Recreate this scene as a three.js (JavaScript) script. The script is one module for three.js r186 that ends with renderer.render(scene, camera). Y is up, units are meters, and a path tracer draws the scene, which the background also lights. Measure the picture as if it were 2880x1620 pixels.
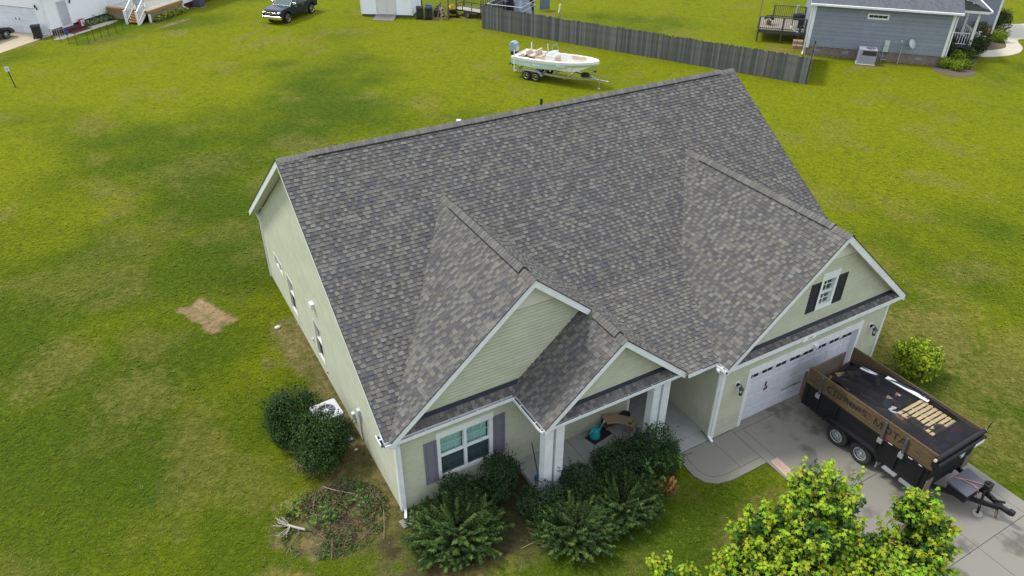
import * as THREE from 'three';
import { mergeGeometries } from 'three/addons/utils/BufferGeometryUtils.js';
import { RoundedBoxGeometry } from 'three/addons/geometries/RoundedBoxGeometry.js';

const scene = new THREE.Scene();
// ---------------------------------------------------------------- camera
const camera = new THREE.PerspectiveCamera(42.77, 16 / 9, 0.1, 2000);
camera.position.set(-3.874, 16.676, 13.122);
camera.rotation.order = 'YXZ';
camera.rotation.set(-0.587, -0.523, 0.006);
// ---------------------------------------------------------------- sky: bright overcast
const SUN = new THREE.Vector3(-0.42, 1, -0.5).normalize();
{
  const w = 256, h = 128, d = new Float32Array(w * h * 4);
  for (let j = 0; j < h; j++) for (let i = 0; i < w; i++) {
    const el = ((j + 0.5) / h - 0.5) * Math.PI, az = (i / w) * Math.PI * 2, s = Math.sin(el);
    let L = s > 0 ? 0.68 + 0.34 * s : 0.3;
    const cl = 1 + 0.1 * Math.sin(az * 3 + 4 * s) * Math.sin(az * 2 + 7 * s + 1) * (s > 0 ? 1 - s : 0);
    L *= cl;
    const o = (j * w + i) * 4;
    if (s > 0) { d[o] = L * 0.93; d[o + 1] = L * 1.0; d[o + 2] = L * 1.1; } else { d[o] = L * 0.5; d[o + 1] = L * 0.58; d[o + 2] = L * 0.3; }
    d[o + 3] = 1;
  }
  const t = new THREE.DataTexture(d, w, h, THREE.RGBAFormat, THREE.FloatType);
  t.mapping = THREE.EquirectangularReflectionMapping; t.magFilter = t.minFilter = THREE.LinearFilter; t.needsUpdate = true;
  scene.background = t; scene.environment = t;
}
const sun = new THREE.DirectionalLight(new THREE.Color(1, 0.96, 0.86), 2.1);
sun.position.copy(SUN).multiplyScalar(80).add(new THREE.Vector3(15, 0, -20));
sun.target.position.set(15, 0, -20);
sun.castShadow = true; sun.shadow.radius = 21; sun.shadow.mapSize.set(2048, 2048);
Object.assign(sun.shadow.camera, { left: -70, right: 70, top: 70, bottom: -70, near: 1, far: 220 });
scene.add(sun, sun.target);
const renderer = new THREE.WebGLRenderer({ antialias: true });
renderer.toneMapping = THREE.LinearToneMapping;
renderer.toneMappingExposure = 1.5;
renderer.shadowMap.enabled = true;

// ---------------------------------------------------------------- helpers
function rng(seed) { let a = seed >>> 0; return () => { a = (a + 0x6D2B79F5) | 0; let t = Math.imul(a ^ (a >>> 15), 1 | a); t = (t + Math.imul(t ^ (t >>> 7), 61 | t)) ^ t; return ((t ^ (t >>> 14)) >>> 0) / 4294967296; }; }
const hash2 = (x, y, s) => { let h = Math.imul(x, 374761393) + Math.imul(y, 668265263) + Math.imul(s, 1274126177); h = Math.imul(h ^ (h >>> 13), 1274126177); return ((h ^ (h >>> 16)) >>> 0) / 4294967296; };
function vn(x, y, s = 0) { const xi = Math.floor(x), yi = Math.floor(y); let fx = x - xi, fy = y - yi; fx = fx * fx * (3 - 2 * fx); fy = fy * fy * (3 - 2 * fy); const a = hash2(xi, yi, s), b = hash2(xi + 1, yi, s), c = hash2(xi, yi + 1, s), d = hash2(xi + 1, yi + 1, s); return a + (b - a) * fx + (c - a) * fy + (a - b - c + d) * fx * fy; }
const fbm = (x, y, s, o = 3) => { let v = 0, a = 0.5, t = 0; for (let i = 0; i < o; i++) { v += a * vn(x, y, s + i * 17); t += a; a *= 0.5; x *= 2.03; y *= 2.03; } return v / t; };
const sst = (a, b, x) => { x = Math.min(1, Math.max(0, (x - a) / (b - a))); return x * x * (3 - 2 * x); };
const mixc = (a, b, t) => [a[0] + (b[0] - a[0]) * t, a[1] + (b[1] - a[1]) * t, a[2] + (b[2] - a[2]) * t];
const V = (x, y, z) => new THREE.Vector3(x, y, z);
const toS = (c) => { c = Math.min(1, Math.max(0, c)); return c <= 0.0031308 ? c * 12.92 : 1.055 * Math.pow(c, 1 / 2.4) - 0.055; };
const used = {};
function numbered(n) { if (!(n in used)) { used[n] = 0; return n; } used[n]++; return n + '_' + String(used[n]).padStart(3, '0'); }

// textures: fn(i, j, size) -> linear rgb ; kept in metres by the repeat
function tex(size, rep, fn, data = false) {
  const d = new Uint8Array(size * size * 4);
  for (let j = 0; j < size; j++) for (let i = 0; i < size; i++) {
    const c = fn(i, j, size), o = (j * size + i) * 4;
    for (let k = 0; k < 3; k++) d[o + k] = Math.round((data ? Math.min(1, Math.max(0, c[k])) : toS(c[k])) * 255);
    d[o + 3] = 255;
  }
  const t = new THREE.DataTexture(d, size, size, THREE.RGBAFormat);
  t.wrapS = t.wrapT = THREE.RepeatWrapping; t.magFilter = THREE.LinearFilter; t.minFilter = THREE.LinearMipmapLinearFilter; t.generateMipmaps = true;
  if (!data) t.colorSpace = THREE.SRGBColorSpace; t.repeat.set(1 / rep, 1 / rep); t.needsUpdate = true; return t;
}
const per = (x, y, n, f, s, g = f) => { // periodic noise, f by g cells
  const xi = Math.floor(x * f), yi = Math.floor(y * g); let fx = x * f - xi, fy = y * g - yi; fx = fx * fx * (3 - 2 * fx); fy = fy * fy * (3 - 2 * fy);
  const H = (a, b) => hash2(((a % f) + f) % f, ((b % g) + g) % g, s); return (H(xi, yi) * (1 - fx) + H(xi + 1, yi) * fx) * (1 - fy) + (H(xi, yi + 1) * (1 - fx) + H(xi + 1, yi + 1) * fx) * fy; };
const TX = {
  granule: tex(256, 0.6, (i, j, n) => { const v = 0.78 + 0.36 * hash2(i, j, 3) * 0.7 + 0.22 * (per(i / n, j / n, n, 32, 5) - 0.5) + 0.1 * (per(i / n, j / n, n, 8, 6) - 0.5); return [v, v, v]; }),
  wood: tex(512, 2, (i, j, n) => { const g = per(i / n, j / n, n, 64, 7, 6) * 0.5 + per(i / n, j / n, n, 128, 8, 16) * 0.25 + per(i / n, j / n, n, 8, 9) * 0.3; const v = 0.7 + 0.5 * (g - 0.35); return [v, v, v]; }),
  rough: tex(256, 1, (i, j, n) => { const v = 0.5 * per(i / n, j / n, n, 16, 11) + 0.3 * per(i / n, j / n, n, 64, 12) + 0.2 * hash2(i, j, 13); return [v, v, v]; }, true),
  grime: tex(512, 3, (i, j, n) => { const a = per(i / n, j / n, n, 6, 21), b = per(i / n, j / n, n, 24, 22), c = hash2(i, j, 23); const v = 0.9 + 0.12 * (a - 0.5) + 0.1 * (b - 0.5) + 0.06 * (c - 0.5); return [v, v, v]; }),
  rust: tex(512, 2.4, (i, j, n) => { const a = per(i / n, j / n, n, 5, 31) * 0.6 + per(i / n, j / n, n, 20, 32) * 0.4, k = sst(0.52, 0.72, a), c = 0.8 + 0.4 * hash2(i, j, 33); return mixc([c, c, c], [5.5 * c, 3.2 * c, 2 * c], k * 0.6); }),
  concrete: tex(1024, 5, (i, j, n) => { const a = per(i / n, j / n, n, 5, 41) * 0.55 + per(i / n, j / n, n, 12, 42) * 0.3 + per(i / n, j / n, n, 40, 43) * 0.15, f = hash2(i, j, 44), k = sst(0.5, 0.78, a); const v = 1.16 - 0.62 * k + 0.12 * (f - 0.5) + 0.1 * (per(i / n, j / n, n, 90, 45) - 0.5); return [v, v * (1 - 0.01 * k), v * (1 - 0.04 * (1 - k))]; }),
  brick: tex(256, 0.8, (i, j, n) => { const r = Math.floor(j / n * 11), off = (r % 2) * 0.5, bx_ = (i / n * 4 + off), col = Math.floor(bx_) % 4, m = (j / n * 11) % 1 < 0.14 || bx_ % 1 < 0.06; const t = hash2(col, r, 51); return m ? [0.8, 0.78, 0.75] : [0.45 + 0.5 * t, 0.38 + 0.42 * t, 0.35 + 0.4 * t].map((q) => q * (0.85 + 0.3 * hash2(i, j, 52))); }),
  roofFar: tex(256, 1.8, (i, j, n) => { const r = Math.floor(j / n * 12), c = Math.floor(i / n * 14 + (r * 0.37) * 14), t = hash2(c % 14, r, 61), e = (j / n * 12) % 1 < 0.12 ? 0.7 : 1; const v = (0.72 + 0.5 * t) * e * (0.85 + 0.3 * hash2(i, j, 62)); return [v, v, v * 1.03]; }),
};
function M(c, o = {}) { const m = new (o.transmission || o.clearcoat || o.specularIntensity !== undefined ? THREE.MeshPhysicalMaterial : THREE.MeshStandardMaterial)({ roughness: 0.7, metalness: 0, ...o }); if (Array.isArray(c)) m.color.setRGB(...c); else m.color.set(c); return m; }
const mat = {
  white: M([0.82, 0.84, 0.86], { roughness: 0.5, map: TX.grime }), trim: M([0.66, 0.68, 0.69], { roughness: 0.55, map: TX.grime }),
  siding: M([0.52, 0.535, 0.41], { roughness: 0.6, map: TX.grime }), sidingB: M([0.505, 0.52, 0.397], { roughness: 0.6, map: TX.grime }),
  soffit: M([0.62, 0.6, 0.52], { roughness: 0.7 }), flash: M([0.02, 0.024, 0.036], { roughness: 0.6, specularIntensity: 0.4 }), vent: M([0.015, 0.015, 0.017], { roughness: 0.8 }),
  deck: M([0.06, 0.055, 0.05], { roughness: 0.95 }), roofBack: M([0.12, 0.117, 0.117], { roughness: 0.95, map: TX.roofFar }),
  shingle: M([1, 1, 1], { roughness: 0.93, specularIntensity: 0.3, vertexColors: true, map: TX.granule, bumpMap: TX.rough, bumpScale: 0.002 }),
  concrete: M([0.2, 0.188, 0.162], { roughness: 0.9, map: TX.concrete, bumpMap: TX.rough, bumpScale: 0.002 }), porch: M([0.34, 0.35, 0.34], { roughness: 0.85, map: TX.grime, bumpMap: TX.rough, bumpScale: 0.0015 }),
  shutter: M([0.185, 0.185, 0.235], { roughness: 0.6, map: TX.grime }), shutterDark: M([0.022, 0.022, 0.032], { roughness: 0.6 }),
  glass: M([0.95, 1, 0.98], { transmission: 1, thickness: 0, roughness: 0.02, ior: 1.5 }), dark: M([0.012, 0.013, 0.015], { roughness: 0.6 }), blind: M([0.42, 0.62, 0.6], { roughness: 0.8 }), screen: M([0.05, 0.075, 0.08], { roughness: 0.9 }),
  gdoor: M([0.7, 0.71, 0.8], { roughness: 0.5, map: TX.grime }), black: M([0.011, 0.011, 0.014], { roughness: 0.5, specularIntensity: 0.6 }), blackMatte: M([0.02, 0.02, 0.021], { roughness: 0.85 }), rubber: M([0.018, 0.018, 0.018], { roughness: 0.9 }),
  steel: M([0.011, 0.011, 0.013], { roughness: 0.75, specularIntensity: 0.5, map: TX.rust }), alu: M([0.55, 0.55, 0.56], { roughness: 0.35, metalness: 0.9 }), galv: M([0.42, 0.44, 0.46], { roughness: 0.5, metalness: 0.6 }), chrome: M([0.75, 0.75, 0.76], { roughness: 0.12, metalness: 1 }),
  rim: M([0.3, 0.34, 0.36], { roughness: 0.45 }), bark: M([0.11, 0.085, 0.06], { roughness: 0.95, bumpMap: TX.rough, bumpScale: 0.01 }), dirt: M([0.2, 0.145, 0.095], { roughness: 1, map: TX.grime }), mulch: M([0.11, 0.082, 0.062], { roughness: 1, bumpMap: TX.rough, bumpScale: 0.03 }),
  hvac: M([0.6, 0.62, 0.68], { roughness: 0.5, map: TX.grime }), greyHvac: M([0.32, 0.32, 0.4], { roughness: 0.55, map: TX.grime }), teal: M([0.02, 0.4, 0.42], { roughness: 0.35 }),
  deckWood: M([0.34, 0.3, 0.24], { roughness: 0.9, map: TX.wood }), greyWood: M([0.085, 0.085, 0.085], { roughness: 0.9, map: TX.wood }), newWood: M([0.4, 0.21, 0.06], { roughness: 0.85, map: TX.wood }), paleWood: M([0.42, 0.33, 0.19], { roughness: 0.85, map: TX.wood }),
  brick: M([0.27, 0.245, 0.225], { roughness: 0.9, map: TX.brick }), redBrick: M([0.11, 0.03, 0.03], { roughness: 0.9, map: TX.brick }),
  blueSiding: M([0.25, 0.28, 0.335], { roughness: 0.65, map: TX.grime }), blueRoof: M([0.1, 0.108, 0.12], { roughness: 0.95, map: TX.roofFar }), navy: M([0.008, 0.01, 0.022], { roughness: 0.5 }),
};
// geometry makers
const bx = (x0, x1, y0, y1, z0, z1) => new THREE.BoxGeometry(Math.abs(x1 - x0), Math.abs(y1 - y0), Math.abs(z1 - z0)).translate((x0 + x1) / 2, (y0 + y1) / 2, (z0 + z1) / 2);
const rb = (x0, x1, y0, y1, z0, z1, r = 0.02, s = 2) => new RoundedBoxGeometry(x1 - x0, y1 - y0, z1 - z0, s, Math.min(r, (x1 - x0) / 2.01, (y1 - y0) / 2.01, (z1 - z0) / 2.01)).translate((x0 + x1) / 2, (y0 + y1) / 2, (z0 + z1) / 2);
const UPV = V(0, 1, 0);
function cyl(a, b, r0, r1 = r0, n = 10, open = false) { const A = V(...a), B = V(...b), d = B.clone().sub(A), L = d.length(); return new THREE.CylinderGeometry(r1, r0, L, n, 1, open).applyQuaternion(new THREE.Quaternion().setFromUnitVectors(UPV, d.divideScalar(L))).translate(...A.add(B).multiplyScalar(0.5).toArray()); }
function bar(a, b, w, h = w) { const A = V(...a), B = V(...b), d = B.clone().sub(A), L = d.length(); d.normalize(); const X = Math.abs(d.y) > 0.95 ? V(1, 0, 0) : V(0, 1, 0).cross(d).normalize(), Y = d.clone().cross(X).normalize(); X.copy(Y.clone().cross(d)).normalize(); return new THREE.BoxGeometry(w, h, L).applyMatrix4(new THREE.Matrix4().makeBasis(X, Y, d)).translate(...A.add(B).multiplyScalar(0.5).toArray()); }
const tube = (pts, r, n = 6, seg = 0) => new THREE.TubeGeometry(new THREE.CatmullRomCurve3(pts.map((p) => V(...p))), seg || pts.length * 4, r, n, false);
const shp = (pts, holes = []) => { const s = new THREE.Shape(pts.map((p) => new THREE.Vector2(p[0], p[1]))); for (const h of holes) s.holes.push(new THREE.Path(h.map((p) => new THREE.Vector2(p[0], p[1])))); return s; };
const ext = (pts, d, holes, bev = 0) => new THREE.ExtrudeGeometry(shp(pts, holes), { depth: d - 2 * bev, bevelEnabled: bev > 0, bevelThickness: bev, bevelSize: bev, bevelOffset: -bev, bevelSegments: 2, curveSegments: 8 }).translate(0, 0, bev);
const prZ = (pts, z0, z1, bev = 0, holes) => ext(pts, z1 - z0, holes, bev).translate(0, 0, z0); // pts (x, y)
const prX = (pts, x0, x1, bev = 0, holes) => ext(pts.map(([z, y]) => [-z, y]), x1 - x0, holes, bev).rotateY(Math.PI / 2).translate(x0, 0, 0); // pts (z, y)
const prY = (pts, y0, y1, bev = 0) => ext(pts.map(([x, z]) => [x, -z]), y1 - y0, undefined, bev).rotateX(-Math.PI / 2).translate(0, y0, 0); // pts (x, z)
const lath = (pts, n = 16) => new THREE.LatheGeometry(pts.map((p) => new THREE.Vector2(p[0], p[1])), n);
function quads(list) { // each: four points
  const p = []; for (const [a, b, c, d] of list) p.push(...a, ...b, ...c, ...a, ...c, ...d); const g = new THREE.BufferGeometry(); g.setAttribute('position', new THREE.Float32BufferAttribute(p, 3)); g.computeVertexNormals(); return g;
}
function tint(g, c) { const n = g.attributes.position.count, a = new Float32Array(n * 3); for (let i = 0; i < n; i++) a.set(c, i * 3); g.setAttribute('color', new THREE.BufferAttribute(a, 3)); return g; }
function boxUV(g) {
  const p = g.attributes.position, n = p.count, uv = new Float32Array(n * 2), a = V(0, 0, 0), b = V(0, 0, 0), c = V(0, 0, 0);
  for (let i = 0; i < n; i += 3) {
    a.fromBufferAttribute(p, i); b.fromBufferAttribute(p, i + 1); c.fromBufferAttribute(p, i + 2);
    const N = b.clone().sub(a).cross(c.clone().sub(a)), ax = Math.abs(N.x), ay = Math.abs(N.y), az = Math.abs(N.z);
    [a, b, c].forEach((q, k) => { const o = (i + k) * 2; if (ay >= ax && ay >= az) { uv[o] = q.x; uv[o + 1] = q.z; } else if (ax >= az) { uv[o] = q.z; uv[o + 1] = q.y; } else { uv[o] = q.x; uv[o + 1] = q.y; } });
  }
  g.setAttribute('uv', new THREE.BufferAttribute(uv, 2)); return g;
}
function geo(gs) {
  gs = (Array.isArray(gs) ? gs : [gs]).map((g) => { g = g.index ? g.toNonIndexed() : g; for (const k of Object.keys(g.attributes)) if (!['position', 'normal', 'color'].includes(k)) g.deleteAttribute(k); return g; });
  const anyc = gs.some((g) => g.attributes.color); if (anyc) gs.forEach((g) => g.attributes.color || tint(g, [1, 1, 1]));
  return boxUV(gs.length > 1 ? mergeGeometries(gs) : gs[0]);
}
function mesh(name, g, m, parent) { const o = new THREE.Mesh(g, m); o.name = parent === scene || !parent ? numbered(name) : name; o.castShadow = o.receiveShadow = true; (parent || scene).add(o); return o; }
const obj = (name, gs, m, parent) => mesh(name, geo(gs), m, parent);
function thing(name, label, category, pos = [0, 0, 0], turn = 0, group) { const o = new THREE.Group(); o.name = numbered(name); o.position.set(...pos); o.rotation.y = turn; o.userData = { label, category }; if (group) o.userData.group = group; scene.add(o); return o; }
const tag = (o, label, category, group) => { o.userData.label = label; o.userData.category = category; if (group) o.userData.group = group; return o; };
const struct = (name, gs, m) => { const o = obj(name, gs, m); o.userData.kind = 'structure'; return o; };
function copy(src, label, pos, turn = 0) { const r = src.clone(); r.name = numbered(src.name.replace(/_\d+$/, '')); r.userData = { ...src.userData, label }; r.position.set(...pos); r.rotation.y = turn; scene.add(r); return r; }
// a wheel with its axle along x, at the origin
function wheel(parent, [x, y, z], r, w, rimR, rimMat, side = -1, spokes = 6, lugs = false) {
  const t = obj('wheel', [lath([[rimR, -w / 2], [r * 0.93, -w / 2], [r, -w * 0.32], [r, w * 0.32], [r * 0.93, w / 2], [rimR, w / 2], [rimR, -w / 2]], 24).rotateZ(Math.PI / 2)], mat.rubber, parent);
  t.position.set(x, y, z);
  const R = [lath([[rimR * 1.02, -w * 0.45], [rimR * 1.02, w * 0.45]], 24).rotateZ(Math.PI / 2), cyl([side * w * 0.1, 0, 0], [side * w * 0.14, 0, 0], rimR * (lugs ? 1 : 0.3), undefined, 24), cyl([side * w * 0.14, 0, 0], [side * w * 0.34, 0, 0], rimR * 0.24, rimR * 0.2, 12)];
  R.push(new THREE.TorusGeometry(rimR * 0.97, rimR * 0.07, 6, 24).rotateY(Math.PI / 2).translate(side * w * 0.45, 0, 0));
  if (!lugs) for (let i = 0; i < spokes; i++) { const a = i / spokes * Math.PI * 2; R.push(bar([side * w * 0.22, Math.cos(a) * rimR * 0.2, Math.sin(a) * rimR * 0.2], [side * w * 0.3, Math.cos(a) * rimR, Math.sin(a) * rimR], rimR * 0.28, rimR * 0.12)); }
  obj('rim', R, rimMat, t);
  if (lugs) { const h = []; for (let i = 0; i < 8; i++) { const a = i / 8 * Math.PI * 2; h.push(cyl([side * w * 0.13, Math.cos(a) * rimR * 0.62, Math.sin(a) * rimR * 0.62], [side * w * 0.155, Math.cos(a) * rimR * 0.62, Math.sin(a) * rimR * 0.62], rimR * 0.1, undefined, 8)); } obj('rim_holes', h, mat.dark, t).userData.kind = 'stuff'; }
  return t;
}
// ---------------------------------------------------------------- lawn
const seg2 = (x, z, ax, az, bx_, bz) => { const dx = bx_ - ax, dz = bz - az, t = Math.min(1, Math.max(0, ((x - ax) * dx + (z - az) * dz) / (dx * dx + dz * dz))); return Math.hypot(x - ax - dx * t, z - az - dz * t); };
const ell = (x, z, cx, cz, rx, rz) => 1 - Math.hypot((x - cx) / rx, (z - cz) / rz);
const TAN = [[20, 1.5, 3.4, 2.2, 0.75], [17.6, 5.6, 1.6, 2.6, 0.6], [22.5, 4.5, 4, 1.6, 0.6], [9.2, 4.9, 1.7, 0.8, 0.6], [0.6, 2.6, 1.6, 0.9, 0.75], [-3.4, 0.3, 0.9, 0.7, 0.9], [7.9, 5.0, 1.4, 0.8, 0.5], [-5.6, -9.2, 1.6, 2.4, 0.5], [-4.4, -5.4, 1.2, 2.2, 0.5], [-7.6, -12, 1.5, 1.8, 0.5], [-3.2, -3.2, 0.8, 1.4, 0.4], [-6.4, -17, 2.2, 1.6, 0.35], [-0.2, -27, 3, 2, 0.3], [-8.4, -58.6, 2.6, 1.4, 0.9], [3.2, -56.4, 1.1, 1.1, 0.8], [28.3, -49.4, 2.6, 1.3, 1.0], [33.8, -46.3, 1.7, 1.5, 0.9], [43.2, -27.5, 2.6, 1.4, 0.85], [44.5, -25.4, 1.0, 1.0, 0.7], [47.3, -21.6, 2.6, 0.6, 0.7]];
const GREEN = [[-3.2, -10.6, 2.6, 1.6, 0.6], [-5.2, -15.5, 3, 1.6, 0.5], [-9, -6, 3, 4, 0.5], [5.6, 4.3, 4.6, 2.0, 1.0], [-2.4, -57.2, 2.2, 1.4, 0.7], [6, -60, 3, 2, 0.4]];
const TRACK = [[7.75, -48.73, 11.51, -51.88], [11.55, -48, 14.83, -50.57], [6.95, -51.46, 10.78, -55.41]];
function lawn(x, z) {
  const n1 = fbm(x * 0.1 + 3, z * 0.1, 1, 3), n2 = fbm(x * 0.55, z * 0.55, 2, 3), n3 = fbm(x * 2.3, z * 2.3, 3, 2), n4 = vn(x * 7, z * 7, 4);
  const far = sst(-12, -26, z) * 0.6 + sst(16, 24, x) * 0.6;
  let yel = sst(0.3, 0.66, n1 * 0.8 + n2 * 0.2 + (Math.min(far, 0.8) - 0.35) * 0.36);
  let gr = 0; for (const [cx, cz, rx, rz, s] of GREEN) gr = Math.max(gr, s * sst(-0.3, 0.5, ell(x, z, cx, cz, rx, rz) + (n2 - 0.5) * 0.9));
  yel *= 1 - gr;
  let c = mixc([0.06, 0.094, 0.006], [0.15, 0.173, 0.005], yel);
  c = mixc(c, [0.04, 0.085, 0.008], sst(0.55, 0.85, n3 * 0.6 + n2 * 0.4) * 0.35 + gr * 0.2);
  let tan = sst(0.56, 0.78, fbm(x * 0.42 + 9, z * 0.42, 7, 3)) * 0.42 * (0.4 + n3);
  for (const [cx, cz, rx, rz, s] of TAN) tan = Math.max(tan, s * sst(-0.25, 0.55, ell(x, z, cx, cz, rx, rz) + (n2 - 0.5) * 1.1 + (n4 - 0.5) * 0.5));
  for (const [a, b, d, e] of TRACK) tan = Math.max(tan, 0.8 * sst(0.42, 0.1, seg2(x, z, a, b, d, e)) * sst(0.25, 0.6, n3 + n2 * 0.3));
  c = mixc(c, [0.18, 0.15, 0.045], tan * (0.55 + 0.5 * n4));
  // bare soil, where the photograph shows it, plus one shrub shadow painted in soil tone
  const px = (x + 2.6) * 0.9 - (z + 12.7) * 0.42, pz = (x + 2.6) * 0.42 + (z + 12.7) * 0.9;
  const bare = sst(-0.05, 0.2, Math.min(0.62 - Math.abs(px), 1.25 - Math.abs(pz)) + (n3 - 0.5) * 0.35) * (0.7 + 0.45 * n3); let soil = bare;
  if (x > -2 && x < 0.4 && z > -11 && z < 0.3) soil = Math.max(soil, sst(0.4, 0.62, n2 * 0.5 + n3 * 0.35 + 0.42 * sst(-1.1, 0.2, x)) * sst(-2, -0.8, x) * 0.62);
  soil = Math.max(soil, sst(-0.1, 0.5, ell(x, z, -1.3, -1.1, 1.9, 1.55) + (n3 - 0.5) * 0.9) * 0.8, sst(0, 0.5, ell(x, z, -0.7, -3.5, 1.3, 1.5) + (n3 - 0.5) * 0.6) * 0.9);  // second ellipse: soil tone that also paints the shrub shadow by the air conditioner
  const bed = sst(-0.1, 0.4, ell(x, z, 3.3, 1.1, 4.6, 1.9) + (n3 - 0.5) * 0.5); soil = Math.max(soil, bed * 0.95, sst(0.0, 0.6, ell(x, z, 24.9, -50.3, 2.2, 1.0) + (n3 - 0.5) * 0.6) * 0.8);
  soil = Math.max(soil, 0.9 * sst(0.5, 0.15, seg2(x, z, 2.7, -59.2, 4.8, -60.8)) * (0.4 + n3));
  const s0 = mixc([0.1, 0.07, 0.042], [0.235, 0.165, 0.1], n3 * 0.6 + n4 * 0.5);
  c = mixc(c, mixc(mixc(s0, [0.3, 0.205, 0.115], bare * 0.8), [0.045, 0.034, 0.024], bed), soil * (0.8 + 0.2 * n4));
  return { c, grass: 1 - 0.93 * Math.min(1, soil) - 0.35 * tan, tan, soil, n4 };
}
// everything that is not lawn
const inPoly = (x, z, P) => { let r = false; for (let i = 0, j = P.length - 1; i < P.length; j = i++) if ((P[i][1] > z) !== (P[j][1] > z) && x < (P[j][0] - P[i][0]) * (z - P[i][1]) / (P[j][1] - P[i][1]) + P[i][0]) r = !r; return r; };
const WALK = [[9.75, 1.9], [10.62, 1.9], [10.62, 3.46], [9.9, 3.47], [9.2, 3.46], [8.75, 3.36], [8.45, 3.12], [8.32, 2.75], [8.36, 2.2], [8.5, 1.9]];
const NDRIVE = [[-5.95, -60.4], [-6.5, -60.05], [-14, -52], [-24, -62], [-12, -70]];
const NPATH = [[-5.95, -58.9], [-5.2, -58.8], [-1.0, -62.6], [-0.6, -63.4], [-1.6, -63.2], [-4.3, -61.2]];
const smooth = (P) => new THREE.CatmullRomCurve3(P.map(([x, z]) => V(x, 0, z)), true, 'centripetal').getPoints(70).slice(0, -1).map((q) => [q.x, q.z]);
const RPATH = smooth([[56.8, -19.2], [58.66, -18.2], [60.53, -18.1], [62.3, -18.8], [63.6, -19.9], [64.43, -20.4], [66, -20], [90, -14], [90, -20], [70.14, -23.22], [67.4, -24.5], [64.6, -22.4], [62.57, -20.45], [61, -19.5], [58.8, -19.75], [57.3, -20.2]]);
const MULCH = smooth([[51.0, -19.3], [50.3, -17.9], [50.35, -17.0], [51.0, -16.5], [52.35, -16.55], [53.87, -17.6], [56.2, -18.7], [58.5, -19.7], [60.5, -19.5], [62.4, -20.4], [64, -22.2], [58, -22.5], [54, -21]]);
const HARD = [WALK, NDRIVE, NPATH, RPATH, MULCH, [[10.4, 1.5], [16.2, 1.5], [16.2, 30], [10.4, 30]], [[0.3, -14.3], [17.3, -14.3], [17.3, 1.9], [9.7, 1.9], [9.7, 1.55], [3.95, 1.55], [3.95, -0.2], [0.3, -0.2]], [[45.2, -26.2], [51.85, -19.1], [58, -25], [51, -32]]];
const hard = (x, z) => HARD.some((P) => inPoly(x, z, P));
const LX0 = -20, LZ0 = -86, LS = 106;
{
  const n = 2048, d = new Uint8Array(n * n * 4);
  for (let j = 0; j < n; j++) for (let i = 0; i < n; i++) {
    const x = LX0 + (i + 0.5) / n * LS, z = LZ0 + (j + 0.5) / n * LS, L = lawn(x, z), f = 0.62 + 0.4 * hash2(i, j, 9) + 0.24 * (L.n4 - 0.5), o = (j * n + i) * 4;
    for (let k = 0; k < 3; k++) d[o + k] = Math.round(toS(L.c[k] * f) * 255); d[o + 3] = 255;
  }
  const t = new THREE.DataTexture(d, n, n, THREE.RGBAFormat); t.colorSpace = THREE.SRGBColorSpace; t.magFilter = THREE.LinearFilter; t.minFilter = THREE.LinearMipmapLinearFilter; t.generateMipmaps = true; t.needsUpdate = true;
  const m = M([1, 1, 1], { roughness: 1, specularIntensity: 0.1, map: t });
  const g = new THREE.PlaneGeometry(LS, LS, 150, 150).rotateX(-Math.PI / 2).translate(LX0 + LS / 2, 0, LZ0 + LS / 2), p = g.attributes.position, uv = g.attributes.uv;
  for (let i = 0; i < p.count; i++) { uv.setXY(i, (p.getX(i) - LX0) / LS, (p.getZ(i) - LZ0) / LS); }
  const o = mesh('lawn', g, m); o.userData = { kind: 'structure', label: 'mown yellow-green lawn around the houses' };
  const far = struct('ground', quads([[[-900, -0.02, 900], [900, -0.02, 900], [900, -0.02, -900], [-900, -0.02, -900]]]), M([0.09, 0.12, 0.006], { roughness: 1, specularIntensity: 0.1 })); far.userData.label = 'grass ground reaching the horizon';
}
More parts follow.
